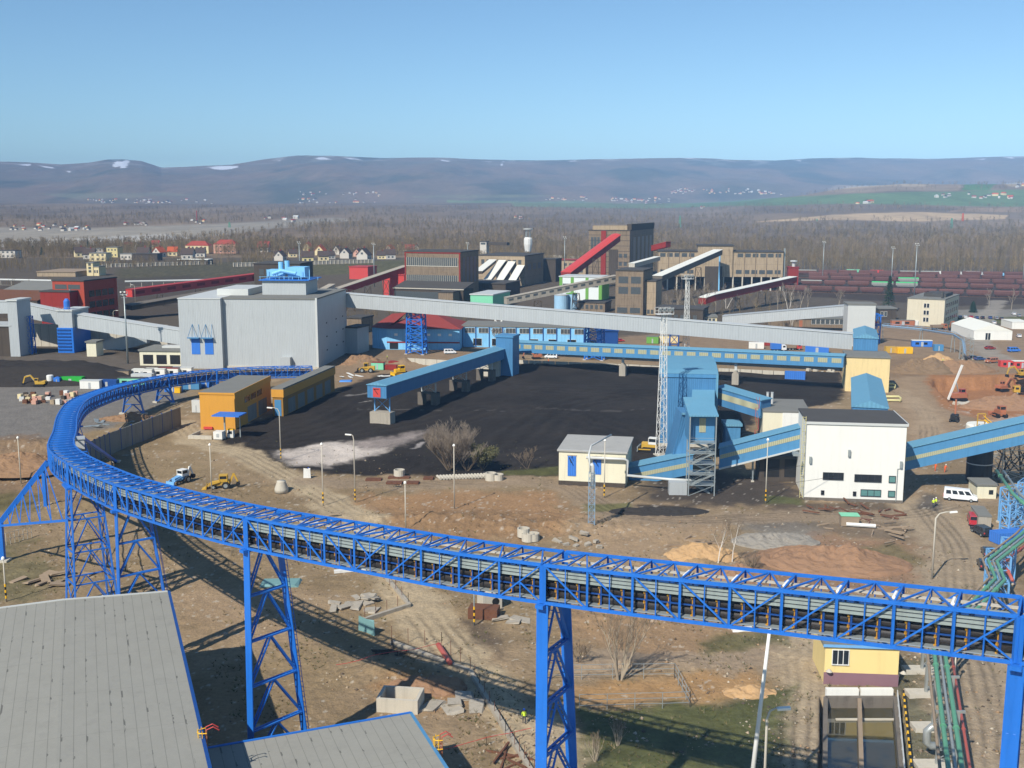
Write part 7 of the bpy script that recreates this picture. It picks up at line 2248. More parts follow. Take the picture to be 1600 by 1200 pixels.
# ================================================================ freight yard
def wagon_proto(nm, label, m, roofm, group):
 t = thing(nm, label, 'freight wagon', (0, -500, -50), 0, group)
 b = MB()
 pr = [(-7.0, 1.6), (7.0, 1.6), (7.2, 2.0), (7.2, 3.9), (-7.2, 3.9), (-7.2, 2.0)]
 b.hexa([(-5.8, -1.1, 1.1), (5.8, -1.1, 1.1), (5.8, 1.1, 1.1), (-5.8, 1.1, 1.1), (-7.2, -1.45, 2.2), (7.2, -1.45, 2.2), (7.2, 1.45, 2.2), (-7.2, 1.45, 2.2)])
 b.box(-7.2, 7.2, -1.45, 1.45, 2.2, 3.7)
 for k in range(9): b.box(-7.2 + k * 1.8 - .08, -7.2 + k * 1.8 + .08, -1.53, -1.453, 1.9, 3.7)
 b.build('hopper', MT[m], t)
 b = MB(); b.prism([(-1.5, 3.703), (1.5, 3.703), (1.3, 4.1), (.6, 4.35), (-.6, 4.35), (-1.3, 4.1)], 'x', -7.2, 7.2); b.build('roof', MT[roofm], t)
 MB().box(-7.6, 7.6, -.9, .9, .8, 1.1).build('underframe', MT['wagon_under'], t)
 for x in (-5.2, 5.2):
  b = MB()
  b.box(x - 1.5, x + 1.5, -1.0, 1.0, .55, .8)
  for dx in (-.9, .9):
   for s in (-.8, .8): b.lathe([(.45, -.1), (.45, .1)], (0, 0, 0), 8); b.v[-16:] = [(x + dx + vx, s + vz, .47 + vy) for vx, vy, vz in b.v[-16:]]
  b.build('bogie', MT['wagon_under'], t)
 return t
WG = 'hopper wagons in the freight yard'
wp = {'brown': wagon_proto('hopper_wagon', '', 'wagon', 'wagon', WG), 'green': wagon_proto('hopper_wagon', '', 'wagon_grey', 'wagon_green', WG), 'grey': wagon_proto('hopper_wagon', '', 'wagon', 'wagon_grey', WG)}
ROWS = [((1225, 455.5), (1640, 467), 'first', {}), ((1250, 446.5), (1640, 456), 'second', {3: 'green', 4: 'green', 0: 'grey'}), ((1262, 439.5), (1640, 447.5), 'third', {4: 'green'}), ((1262, 434), (1640, 440), 'fourth', {}), ((1246, 429.5), (1640, 434), 'last', {0: 'grey', 5: 'grey', 6: 'grey'})]
used = set()
for ri, (a, c, nm, sp) in enumerate(ROWS):
 p0, p1 = G(*a), G(*c)
 d = (p1 - p0); n = int(d.length / 16.2); d.normalize(); rz = math.atan2(d.y, d.x)
 tr = MB()
 base = thing('railway_track', 'railway track under the %s row of hopper wagons' % nm, 'railway track', p0, 0)
 nr = Vector((-d.y, d.x, 0))
 for s in (-.75, .75): tr.bar(p0 - d * 60 + nr * s + Vector((0, 0, .12)), p1 + d * 60 + nr * s + Vector((0, 0, .12)), .1, .16)
 tr.build('rail', MT['rust'], base, world=True)
 bb = MB(); bb.bar(p0 - d * 60 + Vector((0, 0, -.05)), p1 + d * 60 + Vector((0, 0, -.05)), 3.6, .16); bb.build('ballast', MT['concrete_dark'], base, world=True)
 for k in range(n):
  kind = sp.get(k, 'brown')
  lab = {'brown': 'rust brown hopper wagon standing in the %s row from the camera', 'green': 'grey hopper wagon with bright green roof in the %s row from the camera', 'grey': 'brown hopper wagon with pale grey roof in the %s row from the camera'}[kind] % nm
  pos = p0 + d * (8 + k * 16.2) + Vector((0, 0, .15))
  if kind in used: dup(wp[kind], pos, rz, lab)
  else:
   wp[kind].location = pos; wp[kind].rotation_euler = (0, 0, rz); wp[kind]['label'] = lab; used.add(kind)
for k in range(6):
 pos = G(1118 + 22 * k, 451 - .4 * k) + Vector((0, 0, .1))
 dup(wp['brown'], pos, rad(-8), 'rust brown hopper wagon standing under the long tan hall on columns')
for i, (u, v, m1, m2, rz_, lab) in enumerate([(1456, 431, 'car_white', 'red_bright', -18, 'red sided truck trailer behind the freight yard'), (1478, 430, 'car_white', 'whitewall', -18, 'white truck trailer next to the red sided one'), (1503, 431, 'car_white', 'clad_top', -18, 'grey white truck trailer in the middle of the far row'), (1522, 430, 'car_white', 'whitewall', -18, 'white truck trailer at the end of the far row'), (1548, 432, 'car_white', 'clad_top', -18, 'pale truck trailer left of the light blue one'), (1572, 433, 'red_bright', 'sky_paint', -18, 'light blue truck trailer with red cab behind the freight yard'), (1372, 428, 'red_bright', 'red_bright', -18, 'red shunter truck before the woods behind the wagons'), (1335, 427, 'green_paint', 'mint', -18, 'pale green truck before the woods behind the wagons')]):
 truck(lab, G(u, v), rad(rz_), m1, m2, 13)
# parked cars
PC = [(1500, 497, 'car_silver'), (1508, 497, 'car_white'), (1517, 497, 'car_red'), (1526, 498, 'car_blue'), (1535, 498, 'car_black'), (1547, 498, 'car_blue'), (1557, 499, 'car_silver'), (1565, 500, 'car_black'), (1584, 492, 'car_white'), (1592, 495, 'car_silver'), (1588, 503, 'car_white'), (1553, 506, 'car_white'), (1592, 527, 'car_white')]
NMC = {'car_silver': 'silver', 'car_white': 'white', 'car_red': 'red', 'car_blue': 'dark blue', 'car_black': 'black'}
cp = None
ORD = ('first', 'second', 'third', 'fourth', 'fifth', 'sixth', 'seventh', 'eighth', 'ninth', 'tenth', 'eleventh', 'twelfth', 'last')
for i, (u, v, m) in enumerate(PC):
 lab = '%s parked car at the office car park, %s from the office block' % (NMC[m], ORD[i])
 if cp is None: cp = car('car', lab, 'car', G(u, v), rad(75), m, 'cars at the office car park')
 else: dup(cp, G(u, v), rad(75), lab, mats={'body': MT[m]})
# ================================================================ village
def house_proto(nm, wallm, roofm, L=9, Wd=8, hw=4.5, hr=4.2, key=0):
 t = thing(nm, '', 'house', (0, -500, -60), 0, 'houses of the village')
 b = MB(); b.prism([(0, 0), (Wd, 0), (Wd, hw), (Wd / 2, hw + hr - .1), (0, hw)], 'x', 0, L); b.build('wall', MT[wallm], t)
 r = MB()
 for s in (0, 1):
  y0, y1 = (-.5, Wd / 2) if s == 0 else (Wd + .5, Wd / 2)
  za = hw - .5 * hr / (Wd / 2)
  r.hexa([(-.5, y0, za), (L + .5, y0, za), (L + .5, y1, hw + hr), (-.5, y1, hw + hr), (-.5, y0, za + .35), (L + .5, y0, za + .35), (L + .5, y1, hw + hr + .35), (-.5, y1, hw + hr + .35)])
 ro = r.build('roof', MT[roofm], t)
 MB().box(L * .6, L * .6 + .8, Wd * .45, Wd * .55, hw + hr * .7, hw + hr + 1.5).build('chimney', MT['redroof'], ro)
 for z in ((1.2,) if hw < 5 else (1.2, 4.2)):
  for f in (.2, .6): MB().box(L * f, L * f + 1.6, -.06, .02, z, z + 1.6).build('window', MT['glass_grey'], t)
 MB().box(-.06, .02, Wd * .4, Wd * .6, hw + .2, hw + 1.6).build('window', MT['glass_grey'], t)
 return t
HP = {}
def house(kind, wallm, roofm, u, v, rz, lab, sc=1.0, dims=(9, 8, 4.5, 4.2)):
 k = (kind, wallm, roofm)
 p = GG(u, v)
 if k not in HP:
  HP[k] = house_proto(kind, wallm, roofm, *dims)
  o = HP[k]; o.location = p; o.rotation_euler = (0, 0, rz); o.scale = (sc,) * 3; o['label'] = lab
  return o
 return dup(HP[k], p, rz, lab, scale=sc)
VH = [(442, 408, 'house_white', 'roof_brown', 80, 1.2), (452, 402, 'house_cream', 'roof_brown', 20, 1), (472, 410, 'house_yellow', 'roof_brown', 10, 1.3), (484, 392, 'house_cream', 'roof_orange', 75, 1.2), (498, 408, 'house_cream', 'roof_brown', 15, 1.2), (505, 399, 'house_cream', 'roof_orange', 80, 1.3), (523, 388, 'house_pink', 'roof_orange', 85, 1.2), (530, 398, 'house_white', 'roof_brown', 60, 1.2), (545, 404, 'house_white', 'roof_brown', 80, 1.3), (548, 390, 'house_white', 'roof_brown', 20, 1), (562, 401, 'house_pink', 'roof_brown', 75, 1), (574, 408, 'house_white', 'roof_brown', 78, 1.5), (590, 405, 'house_cream', 'roof_brown', 10, 1), (603, 405, 'house_white', 'roof_brown', 15, 1.2), (612, 397, 'house_white', 'roof_orange', 70, 1.2), (624, 392, 'house_cream', 'roof_brown', 30, 1.1), (634, 396, 'house_white', 'roof_red', 10, 1.2), (655, 394, 'house_white', 'roof_brown', 85, 1.1), (560, 388, 'house_white', 'roof_brown', 40, 1), (594, 391, 'house_cream', 'roof_brown', 10, 1), (430, 406, 'house_cream', 'roof_brown', 20, 1), (512, 405, 'house_white', 'roof_brown', 30, 1.0), (403, 394, 'house_white', 'roof_red', 0, 1.5),
      (118, 402, 'house_cream', 'roof_brown', 30, 1.3), (130, 405, 'house_white', 'roof_brown', 10, 1.3), (214, 404, 'house_cream', 'roof_brown', 0, 1.4), (250, 402, 'house_white', 'roof_orange', 70, 1.3), (262, 400, 'house_cream', 'roof_orange', 10, 1.2), (218, 392, 'house_white', 'roof_brown', 60, 1.2), (196, 390, 'house_white', 'roof_red', 30, 1.1), (236, 388, 'house_cream', 'roof_red', 0, 1.2), (283, 406, 'house_white', 'roof_brown', 0, 1.4), (305, 402, 'house_white', 'roof_brown', 5, 1.2)]
WN = {'house_white': 'white', 'house_cream': 'cream', 'house_pink': 'pink', 'house_yellow': 'pale yellow'}
RN = {'roof_brown': 'dark brown', 'roof_orange': 'orange', 'roof_red': 'red'}
cnt = {}
for u, v, wm, rm, rz, sc in VH:
 part_ = 'left end of village' if u < 320 else ('left half of village row' if u < 530 else 'right half of village row')
 key = (wm, rm, part_); cnt[key] = cnt.get(key, 0) + 1
 lab = '%s house with %s roof %s' % (WN[wm], RN[rm], part_)
 if cnt[key] > 1: lab += ', %s of its kind' % ('second', 'third', 'fourth', 'fifth', 'sixth', 'seventh', 'eighth', 'ninth')[cnt[key] - 2]
 house('village_house', wm, rm, u, v, rad(rz), lab[:200], sc * .98)
for lab, u0, v0, u1, vt, wm, rm in [('long cream apartment house with red roof left of its twin', 290, 396, 326, 383, 'house_cream', 'roof_red'), ('pinkish apartment house with red roof right of its twin', 334, 396, 369, 381, 'house_pink', 'roof_red'),
         ('yellow green apartment block in the left village', 167, 402, 184, 386, 'house_yellow', 'tar_roof'), ('white flat apartment block behind the yellow green one', 128, 399, 162, 388, 'house_white', 'tar_roof'), ('cream block right of the white flat apartment block', 140, 408, 166, 395, 'house_cream', 'tar_roof'), ('small white block right of the yellow green one', 188, 406, 206, 396, 'house_white', 'tar_roof'), ('pale flat block alone at the far left edge', -6, 403, 24, 391, 'house_white', 'tar_dark'), ('grey hall with white roof before the twin apartment houses', 278, 413, 325, 405, 'old_dark', 'whiteroof'), ('dark long shed in the village left of the orange roof', 208, 407, 246, 396, 'old_dark', 'tar_dark')]:
 t, L, D, h = bldg('apartment_house', lab, 'building', u0, v0, u1, vt, rad(-6), depth=13, wall=wm, roof=rm, shape='hip' if rm == 'roof_red' else 'flat', rise=5.5)
 nf = max(1, int(h / 4))
 if 'shed' not in lab and 'hall' not in lab:
  for z in range(nf): win(t, 'f', L, D, .05, .95, h * (z + .3) / nf, h * (z + .3) / nf + 1.7, max(3, int(L / 5)), .55, 'glass_grey')
# yard wall of concrete posts behind the plant
for lab, a, c, hh_ in (('long pale picket wall below the dark roofed village houses', (365, 417), (582, 411), 4.0), ('pale concrete wall below the apartment blocks', (160, 418), (330, 413), 3.4), ('pale wall piece with posts left of the tallest tower', (850, 403), (905, 407), 4.0)):
 p0, p1 = G(*a), G(*c)
 t = thing('picket_wall', lab, 'wall', p0, 0)
 b = MB(); b.bar(p0 + Vector((0, 0, hh_ * .45)), p1 + Vector((0, 0, hh_ * .45)), .3, hh_ * .9); b.build('panel', MT['concrete'], t, world=True)
 b = MB()
 n = int((p1 - p0).length / 4)
 for k in range(n + 1): x = p0.lerp(p1, k / n); b.bar(x + Vector((0, -.3, 0)), x + Vector((0, -.3, hh_)), .7)
 b.bar(p0 + Vector((0, -.2, hh_ * .9)), p1 + Vector((0, -.2, hh_ * .9)), .4)
 b.build('post', MT['concrete_light'], t, world=True)
# pipeline lines behind red building
for lab, a, c, z in (('long pale pipeline crossing behind the red building', (-40, 436), (110, 439), 4), ('pale pipeline on stilts right of the red building', (195, 440), (348, 437), 4)):
 p0, p1 = G(*a, z), G(*c, z)
 t = thing('pipeline', lab, 'pipeline', (p0.x, p0.y, 0), 0)
 b = MB(); b.tube([p0, p1], .7, 8); b.build('pipe', MT['clad_top'], t, world=True)
 b = MB()
 for k in range(9): x = p0.lerp(p1, (k + .5) / 9); b.bar((x.x, x.y, 0), (x.x, x.y, z), .4)
 b.bar((p0.x, p0.y, .1), (p1.x, p1.y, .1), .2); b.build('stilt', MT['concrete'], t, world=True)
# ---- far settlements (single small meshes)
def far_house(w, roof, key):
 b = MB(); b.box(-5, 5, -4, 4, -2, 5); b.mi = 1; b.prism([(-4.5, 4.5), (4.5, 4.5), (0, 8)], 'x', -5.4, 5.4)
 o = b.build('far_house', [MT[w], MT[roof]]); o['category'] = 'house'
 return o
FH = [far_house('house_white', 'roof_red', 0), far_house('house_white', 'roof_brown', 1), far_house('house_cream', 'roof_orange', 2), far_house('house_white', 'clad_top', 3)]
fused = set()
FARS = [(140, 340, 312, 318, 40, 5600, 'on the lower mountain slope at the left'), (470, 600, 300, 317, 34, 5800, 'below the mountain in the middle left'), (850, 915, 308, 314, 14, 5200, 'in the hamlet left of the long town'), (950, 1045, 310, 316, 34, 4600, 'in the small town below the mountain'), (1040, 1190, 295, 304, 46, 5600, 'in the long white town on the slope'), (1180, 1215, 300, 305, 8, 5000, 'beside the pale factory on the slope'),
  (1330, 1360, 315, 319, 8, 3300, 'at the green fields below the brown hill'), (1438, 1475, 305, 309, 8, 3700, 'in the hamlet among green fields'), (1494, 1570, 303, 311, 14, 3600, 'in the hamlet at the right among green fields'), (1565, 1600, 290, 294, 6, 4000, 'high on the brown hill'), (20, 150, 352, 361, 22, 2300, 'beyond the pale quarry at the left'), (200, 240, 349, 353, 7, 2400, 'by the quarry road'), (300, 330, 344, 350, 6, 2300, 'beside the thin chimney'), (405, 480, 338, 347, 9, 2500, 'in the woods clearing'), (1080, 1100, 322, 326, 4, 3000, 'in the woods before the fields'), (800, 820, 338, 342, 3, 2400, 'alone in the middle woods')]
for u0, u1, v0, v1, n, D0, where in FARS:
 for k in range(n):
  u, v = R.uniform(u0, u1), R.uniform(v0, v1)
  f = (v1 - v) / max(.1, v1 - v0)
  Dd = D0 * (1 + .10 * f)
  x = (u - 800) / F * (Dd + 9.5)
  z = gz(x, Dd)
  i = R.choice([0, 1, 1, 2, 3])
  loc = (x, Dd, z)
  # settle on the height the slope has there; walk along the view to meet it
  for _ in range(12):
   vv = uv((x, Dd, z))[1]
   Dd *= 1 + (vv - v) * .006
   Dd = min(max(Dd, 1500), 8200)
   x = (u - 800) / F * (Dd + 9.5); z = gz(x, Dd)
  lab = '%s house %s' % (('white red roofed', 'white dark roofed', 'cream orange roofed', 'plain white')[i], where)
  rz = R.uniform(0, 3.1); sc = R.uniform(.6, 1.1) * (1.1 if Dd > 3000 else .8)
  if i in fused: o = FH[i].copy(); COL.objects.link(o)
  else: o = FH[i]; fused.add(i)
  o.location = (x, Dd, z); o.rotation_euler = (0, 0, rz); o.scale = (sc * R.uniform(.8, 1.8), sc, sc); o['label'] = lab; o['group'] = 'far houses ' + where
for lab, u0, v0, u1, vt, wm, rm in [('long white roofed warehouse beyond the quarry', 106, 360, 150, 354, 'house_white', 'whiteroof'), ('blue roofed white warehouse beyond the quarry', 202, 354, 232, 349, 'house_white', 'rackblue'), ('low red roofed warehouse left of the long white one', 88, 361, 105, 357, 'house_cream', 'roof_red'), ('long white shed in the woods clearing', 460, 343, 480, 339, 'whitewall', 'whiteroof'), ('bright white farm halls below the brown hill', 1332, 320, 1358, 316, 'whitewall', 'whiteroof')]:
 bldg('warehouse', lab, 'warehouse', u0, v0, u1, vt, rad(-5), depth=30, wall=wm, roof=rm, rt=1.0)
for lab, u, v, vt, m, w0 in (('thin brick chimney beyond the quarry', 308, 350, 329, 'roof_red', 2.0), ('tan brick chimney before the tan field', 1504, 347, 333, 'roof_orange', 3.0)):
 p = G(u, v, 10 if u < 800 else 18); h_ = Zv(vt, p.y) - p.z
 b = MB(); b.lathe([(w0, 0), (w0 * .6, h_)], (0, 0, 0), 10); o = solo(b, 'brick_chimney', MT[m], lab, 'chimney', p)
for i, (u, v, vt) in enumerate(((1062, 360, 337), (1276, 358, 342), (1486, 362, 341), (359, 362, 363 - 10))):
 p = G(u, v, 2); h_ = max(20, Zv(vt, p.y) - p.z)
 trestle('green_pylon', ('green lattice pylon in the middle woods', 'green lattice pylon before the tan field', 'green lattice pylon at the right in the woods', 'small green pylon left above the twin apartment houses')[i], p, 0, h_, 2, 5, 'pipe_green', .6, 5, 2, 5, base=False, cat='pylon')
# ================================================================ woods
def tree_template(h, spread, nb, rnd, thin=.22, levels=True):
 """bare tree: tapered trunk, rising limbs, twig slivers -> (verts, tris, is_trunk)"""
 vs, fs, tk = [], [], []
 def sliver(a, b, w):
  a, b = np.array(a, float), np.array(b, float)
  d = b - a
  s = np.cross(d, rnd.normal(size=3)); s = s / (np.linalg.norm(s) + 1e-6) * w / 2
  n = len(vs); vs.extend([a - s, a + s, b]); fs.append((n, n + 1, n + 2)); tk.append(0)
 def cone(a, b, r0, r1, k=3, t=1):
  a, b = np.array(a, float), np.array(b, float)
  d = b - a; d = d / np.linalg.norm(d)
  x = np.cross(d, [.3, .9, .2]); x /= np.linalg.norm(x); y = np.cross(d, x)
  n = len(vs)
  for p, r in ((a, r0), (b, r1)):
   for j in range(k):
    an = 2 * PI * j / k; vs.append(p + (x * math.cos(an) + y * math.sin(an)) * r)
  for j in range(k):
   j2 = (j + 1) % k
   fs.append((n + j, n + j2, n + k + j2)); fs.append((n + j, n + k + j2, n + k + j)); tk.extend([t, t])
 top = np.array([rnd.normal() * .04 * h, rnd.normal() * .04 * h, h])
 cone((0, 0, 0), top * .55, h * .014 + .05, h * .009, 3); cone(top * .55, top, h * .009, .02, 3)
 for i in range(nb):
  f = .22 + .75 * (i + rnd.rand()) / nb
  a = top * f
  an = rnd.rand() * 2 * PI
  ln = spread * (1.15 - f) * (.7 + .6 * rnd.rand())
  b = a + np.array([math.cos(an) * ln, math.sin(an) * ln, ln * (.8 + .7 * rnd.rand())])
  b[2] = min(b[2], h * 1.02)
  sliver(a, b, thin)
  for _ in range(2 if levels else 1):
   c = a + (b - a) * (.35 + .5 * rnd.rand())
   e = c + np.array([rnd.normal() * ln * .35, rnd.normal() * ln * .35, ln * (.3 + .3 * rnd.rand())])
   sliver(c, e, thin * .75)
 return np.array(vs), np.array(fs), np.array(tk)
def numpy_mesh(name, co, tri, tint, m):
 me = bpy.data.meshes.new(name)
 me.vertices.add(len(co)); me.vertices.foreach_set('co', co.astype(np.float32).ravel())
 n = len(tri)
 me.loops.add(3 * n); me.loops.foreach_set('vertex_index', tri.astype(np.int32).ravel())
 me.polygons.add(n); me.polygons.foreach_set('loop_start', np.arange(0, 3 * n, 3, dtype=np.int32))
 at = me.color_attributes.new('tint', 'FLOAT_COLOR', 'POINT')
 c4 = np.ones((len(co), 4), np.float32); c4[:, :3] = tint
 at.data.foreach_set('color', c4.ravel())
 me.update(); me.materials.append(MATS[m])
 o = bpy.data.objects.new(name, me); COL.objects.link(o)
 return o
TPL = [tree_template(13, 4.6, 24, NR, .2) for _ in range(5)] + [tree_template(15, 2.8, 22, NR, .17) for _ in range(3)]
TPF = [tree_template(11, 5.4, 13, NR, .5, False) for _ in range(4)]
NOTREE = [FARZ[0][0], FARZ[1][0], FARZ[2][0], FARZ[3][0]]
def in_poly(U, V, poly): return sdpoly(U, V, poly) > 0
def forest(name, n, dfun, D1, smin, smax, tpl, scale, cols, seed, mask=None, trunk=None):
 rn = np.random.RandomState(seed)
 s = rn.uniform(smin, smax, n * 3); D0 = dfun(s * F + 800)
 D = D0 * (D1 / D0) ** (rn.rand(n * 3) ** 1.25)
 x = s * (D + 9.5)
 z = HT(x, D)
 dz = z - H
 fw, up = D * CP - dz * SP, D * SP + dz * CP
 U, V = 800 + F * x / fw, 600 - F * up / fw
 ok = np.ones(len(s), bool)
 for p in NOTREE: ok &= ~in_poly(U, V, p)
 if mask is not None: ok &= mask(U, V, x, D)
 ok &= fbm(x / 90, D / 160, 131, 3) > .33
 sel = np.nonzero(ok)[0][:n]
 cs, ts, tn = [], [], []
 nv = 0
 dens = fbm(x / 150, D / 300, 137, 3)
 for i in sel:
  v, f, tk = tpl[rn.randint(len(tpl))]
  sc = scale * rn.uniform(.65, 1.2) * (.8 + .5 * dens[i]); a = rn.rand() * 6.3
  c, q_ = math.cos(a), math.sin(a)
  w = np.stack([(v[:, 0] * c - v[:, 1] * q_) * sc, (v[:, 0] * q_ + v[:, 1] * c) * sc, v[:, 2] * sc], 1) + (x[i], D[i], z[i] - .3)
  base = cols[rn.randint(len(cols))] * rn.uniform(.75, 1.25)
  tt = np.tile(base, (len(v), 1))
  if trunk is not None and rn.rand() < .09:
   vt = np.zeros(len(v), bool); vt[f[tk == 1].ravel()] = True; tt[vt] = trunk * rn.uniform(.7, 1.0)
  cs.append(w); ts.append(f + nv); tn.append(tt); nv += len(v)
 o = numpy_mesh(name, np.concatenate(cs), np.concatenate(ts), np.concatenate(tn), 'forest')
 o['kind'] = 'stuff'
 return o
BC = [C_('#7c6b4c'), C_('#857354'), C_('#6e6045'), C_('#8b7754'), C_('#776a4d')]
edge = [(-400, 1210), (250, 1250), (430, 1290), (640, 1260), (700, 1020), (840, 985), (1020, 950), (1240, 960), (1330, 930), (1640, 905), (2100, 900)]
ef = lambda u: np.interp(u, [a for a, _ in edge], [b for _, b in edge])
forest('bare_woodland', 6500, ef, 1500, -.62, .62, TPL, 1.0, BC, 11, None, C_('#a0937f'))
forest('distant_woodland', 9000, lambda u: np.full(u.shape, 1450.0), 4300, -.60, .60, TPF, 1.1, BC, 12)
forest('thicket', 900, lambda u: np.interp(u, [-400, 0, 430, 432, 700, 2000], [960, 930, 1080, 3000, 3000, 3000]), 1200, -.6, -.2, TPL, .62, BC, 13, lambda U, V, x, D: (U < 430) & ~((U > 100) & (U < 380) & (V > 378) & (V < 412)))
forest('scrub', 420, lambda u: np.full(u.shape, 520.0), 900, -.5, .5, TPL, .5, BC, 14, lambda U, V, x, D: ((U > 1040) & (U < 1240) & (V > 455) & (V < 502)) | ((U < 80) & (V > 440) & (V < 470)) | ((U > 540) & (U < 740) & (V > 484) & (V < 512)) | ((U > 430) & (U < 660) & (V > 406) & (V < 420)))
# ---- single trees
def limb_tree(name, label, p, h, spread, m='bark', twig='twig', nst=1, lean=0.0, seed=1, cat='tree', dens=1.0, tw=.05, leaf=None, group=None):
 rn = random.Random(seed)
 t = thing(name, label, cat, p, 0, group)
 tb, cb = MB(), MB()
 spl = .75 if name in ('bare_bush', 'green_bush') and spread > .4 else .22
 def grow(a, d, ln, r, lv):
  pts = [a]; rr = [r]
  k = 3
  for i in range(k):
   d = (d + Vector((rn.gauss(0, .13), rn.gauss(0, .13), .06))).normalized()
   a = a + d * ln / k; pts.append(a); rr.append(r * (1 - .55 * (i + 1) / k))
  (tb if lv < 2 else cb).tube(pts, rr, 5 if lv < 1 else 3, False)
  if lv >= 3: return
  nb = int((5, 5, 4)[lv] * dens + .5)
  for i in range(nb):
   f = .3 + .7 * (i + rn.random()) / nb
   j = min(k - 1, int(f * k)); q_ = pts[j].lerp(pts[j + 1], f * k - j)
   an = rn.random() * 6.28
   sd = Vector((math.cos(an), math.sin(an), .55 + .5 * rn.random()))
   grow(q_, (d * .5 + sd * spread).normalized(), ln * (.62 - .2 * f), max(tw * .5, rr[j] * .5), lv + 1)
 for i in range(nst):
  an = 6.28 * i / nst + rn.random()
  o = Vector((math.cos(an), math.sin(an), 0)) * (.25 * h * .12 * (nst > 1))
  grow(o, Vector((math.cos(an) * spl * (nst > 1) + lean, math.sin(an) * spl * (nst > 1), 1)).normalized(), h * rn.uniform(.62, .72), max(.05, h * .012), 0)
 tb.build('trunk', MT[m], t)
 cb.build('crown', MT[twig], t)
 if leaf:
  lb = MB()
  vv = [Vector(v) for v in cb.v[::2]]
  for v in vv:
   for _ in range(2):
    c = v + Vector((rn.gauss(0, .25), rn.gauss(0, .25), rn.gauss(0, .2))); s = rn.uniform(.1, .2)
    a = Vector((rn.gauss(0, 1), rn.gauss(0, 1), rn.gauss(0, 1))).normalized() * s; b_ = a.orthogonal().normalized() * s * .7
    lb.add([c - a, c + b_, c + a, c - b_], [(0, 1, 2, 3)])
  lb.build('foliage', MT[leaf], t)
 return t
limb_tree('bare_bush', 'large leafless grey brown bush at the front edge of the coal', G(702, 735), 11.5, .7, 'bark', 'twig_grey', 12, 0, 3, 'bush', 1.6, .04)
limb_tree('bare_bush', 'leafless bush half hidden behind the large one beside the green bush', G(730, 736), 8.0, .7, 'bark', 'twig_grey', 7, 0, 4, 'bush', 1.2, .06)
limb_tree('green_bush', 'fresh green leafing bush right of the large leafless bush', G(754, 735), 5.8, .7, 'bark', 'twig', 7, 0, 5, 'bush', 1.1, .05, 'leaf_new')
limb_tree('bare_bush', 'low thin leafless tree standing on the coal edge left of the pump house', G(824, 733), 5.5, .9, 'bark', 'twig', 3, 0, 6, 'bush', .9, .05)
limb_tree('bare_tree', 'cluster of tall bare saplings with long shadow behind the mesh fence', GG(968, 1062), 9.5, .28, 'bark_pale', 'twig', 7, .02, 7, 'tree', .9, .03)
limb_tree('bare_bush', 'low bramble bush left of the bare sapling cluster', GG(905, 1035), 3.0, .9, 'bark', 'twig', 6, 0, 8, 'bush', .9, .03)
limb_tree('birch_sapling', 'white birch sapling leaning slightly left beside the sand heap', GG(1122, 880), 8.0, .35, 'birch', 'twig', 1, -.02, 9, 'tree', .9, .04)
limb_tree('birch_sapling', 'white birch sapling leaning right on the earth mound', GG(1144, 878), 8.5, .35, 'birch', 'twig', 1, .12, 10, 'tree', .9, .04)
limb_tree('bare_bush', 'thin brown brush on the bank right of the birches', GG(1175, 890), 3.0, .8, 'bark', 'twig', 8, 0, 11, 'bush', .8, .04)
limb_tree('bare_bush', 'dry reeds and brush in the grass before the mesh fence', GG(965, 1165), 3.4, .2, 'bark_pale', 'twig', 12, 0, 12, 'bush', .6, .03)
limb_tree('bare_bush', 'dry brush left of the reeds at the bottom edge', GG(930, 1190), 3.2, .2, 'bark_pale', 'twig', 10, 0, 13, 'bush', .6, .03)
for i, (u, v, h_) in enumerate([(1050, 500, 14), (1062, 497, 17), (1078, 492, 15), (1092, 495, 18), (1104, 490, 14), (1118, 488, 13), (1135, 482, 14), (1150, 486, 12), (1215, 486, 13), (1232, 484, 15), (1250, 486, 14), (1262, 480, 12), (1310, 482, 12), (1545, 480, 11), (1580, 484, 12), (640, 520, 12), (670, 515, 12), (692, 540, 13), (780, 545, 10), (825, 540, 9), (470, 470, 12), (490, 480, 11), (498, 470, 12), (1225, 512, 9), (1238, 511, 10), (1234, 508, 11)]):
 birch = i in (7, 9, 23, 24, 25, 6)
 limb_tree('bare_tree' if not birch else 'birch_tree', ('leafless grey tree, ' if not birch else 'bare white stemmed birch, ') + ('in the thicket between brick works and tan hall', 'before the freight yard', 'before the blue painted hall', 'between the bunker and the red sided gallery', 'under the pale grey gallery')[0 if u < 1200 and u > 1000 else 1 if i < 15 else 2 if i < 20 else 3 if i < 23 else 4],
              G(u, v), h_, .45, 'birch' if birch else 'bark_pale', 'twig_grey', 1 + (i % 3 == 0), 0, 30 + i, 'tree', .95, .10, None, 'bare trees around the old plant')
def conifer(label, u, v, vt, w_, seed):
 p = G(u, v); h_ = Zv(vt, p.y); rn = random.Random(seed)
 t = thing('conifer', label, 'tree', p, 0)
 b = MB(); b.tube([(0, 0, 0), (0, 0, h_)], [.35, .05], 6); b.build('trunk', MT['bark'], t)
 b = MB()
 for i in range(900):
  f = rn.random() ** .8; z = h_ * (.06 + .92 * f); r = w_ * (1 - f) * (.25 + .75 * rn.random() ** .5) + .2
  a = rn.random() * 6.28
  c = Vector((math.cos(a) * r, math.sin(a) * r, z - r * .25)); o = Vector((math.cos(a), math.sin(a), -.35)) * rn.uniform(.5, 1.1); s = Vector((-math.sin(a), math.cos(a), 0)) * rn.uniform(.25, .5)
  b.add([c - o, c + s, c + o, c - s], [(0, 1, 2, 3)])
 b.build('crown', MT['needle'], t)
 return t
conifer('tall dark conifer before the freight wagons left of the office block', 1388, 486, 430, 4.6, 1)
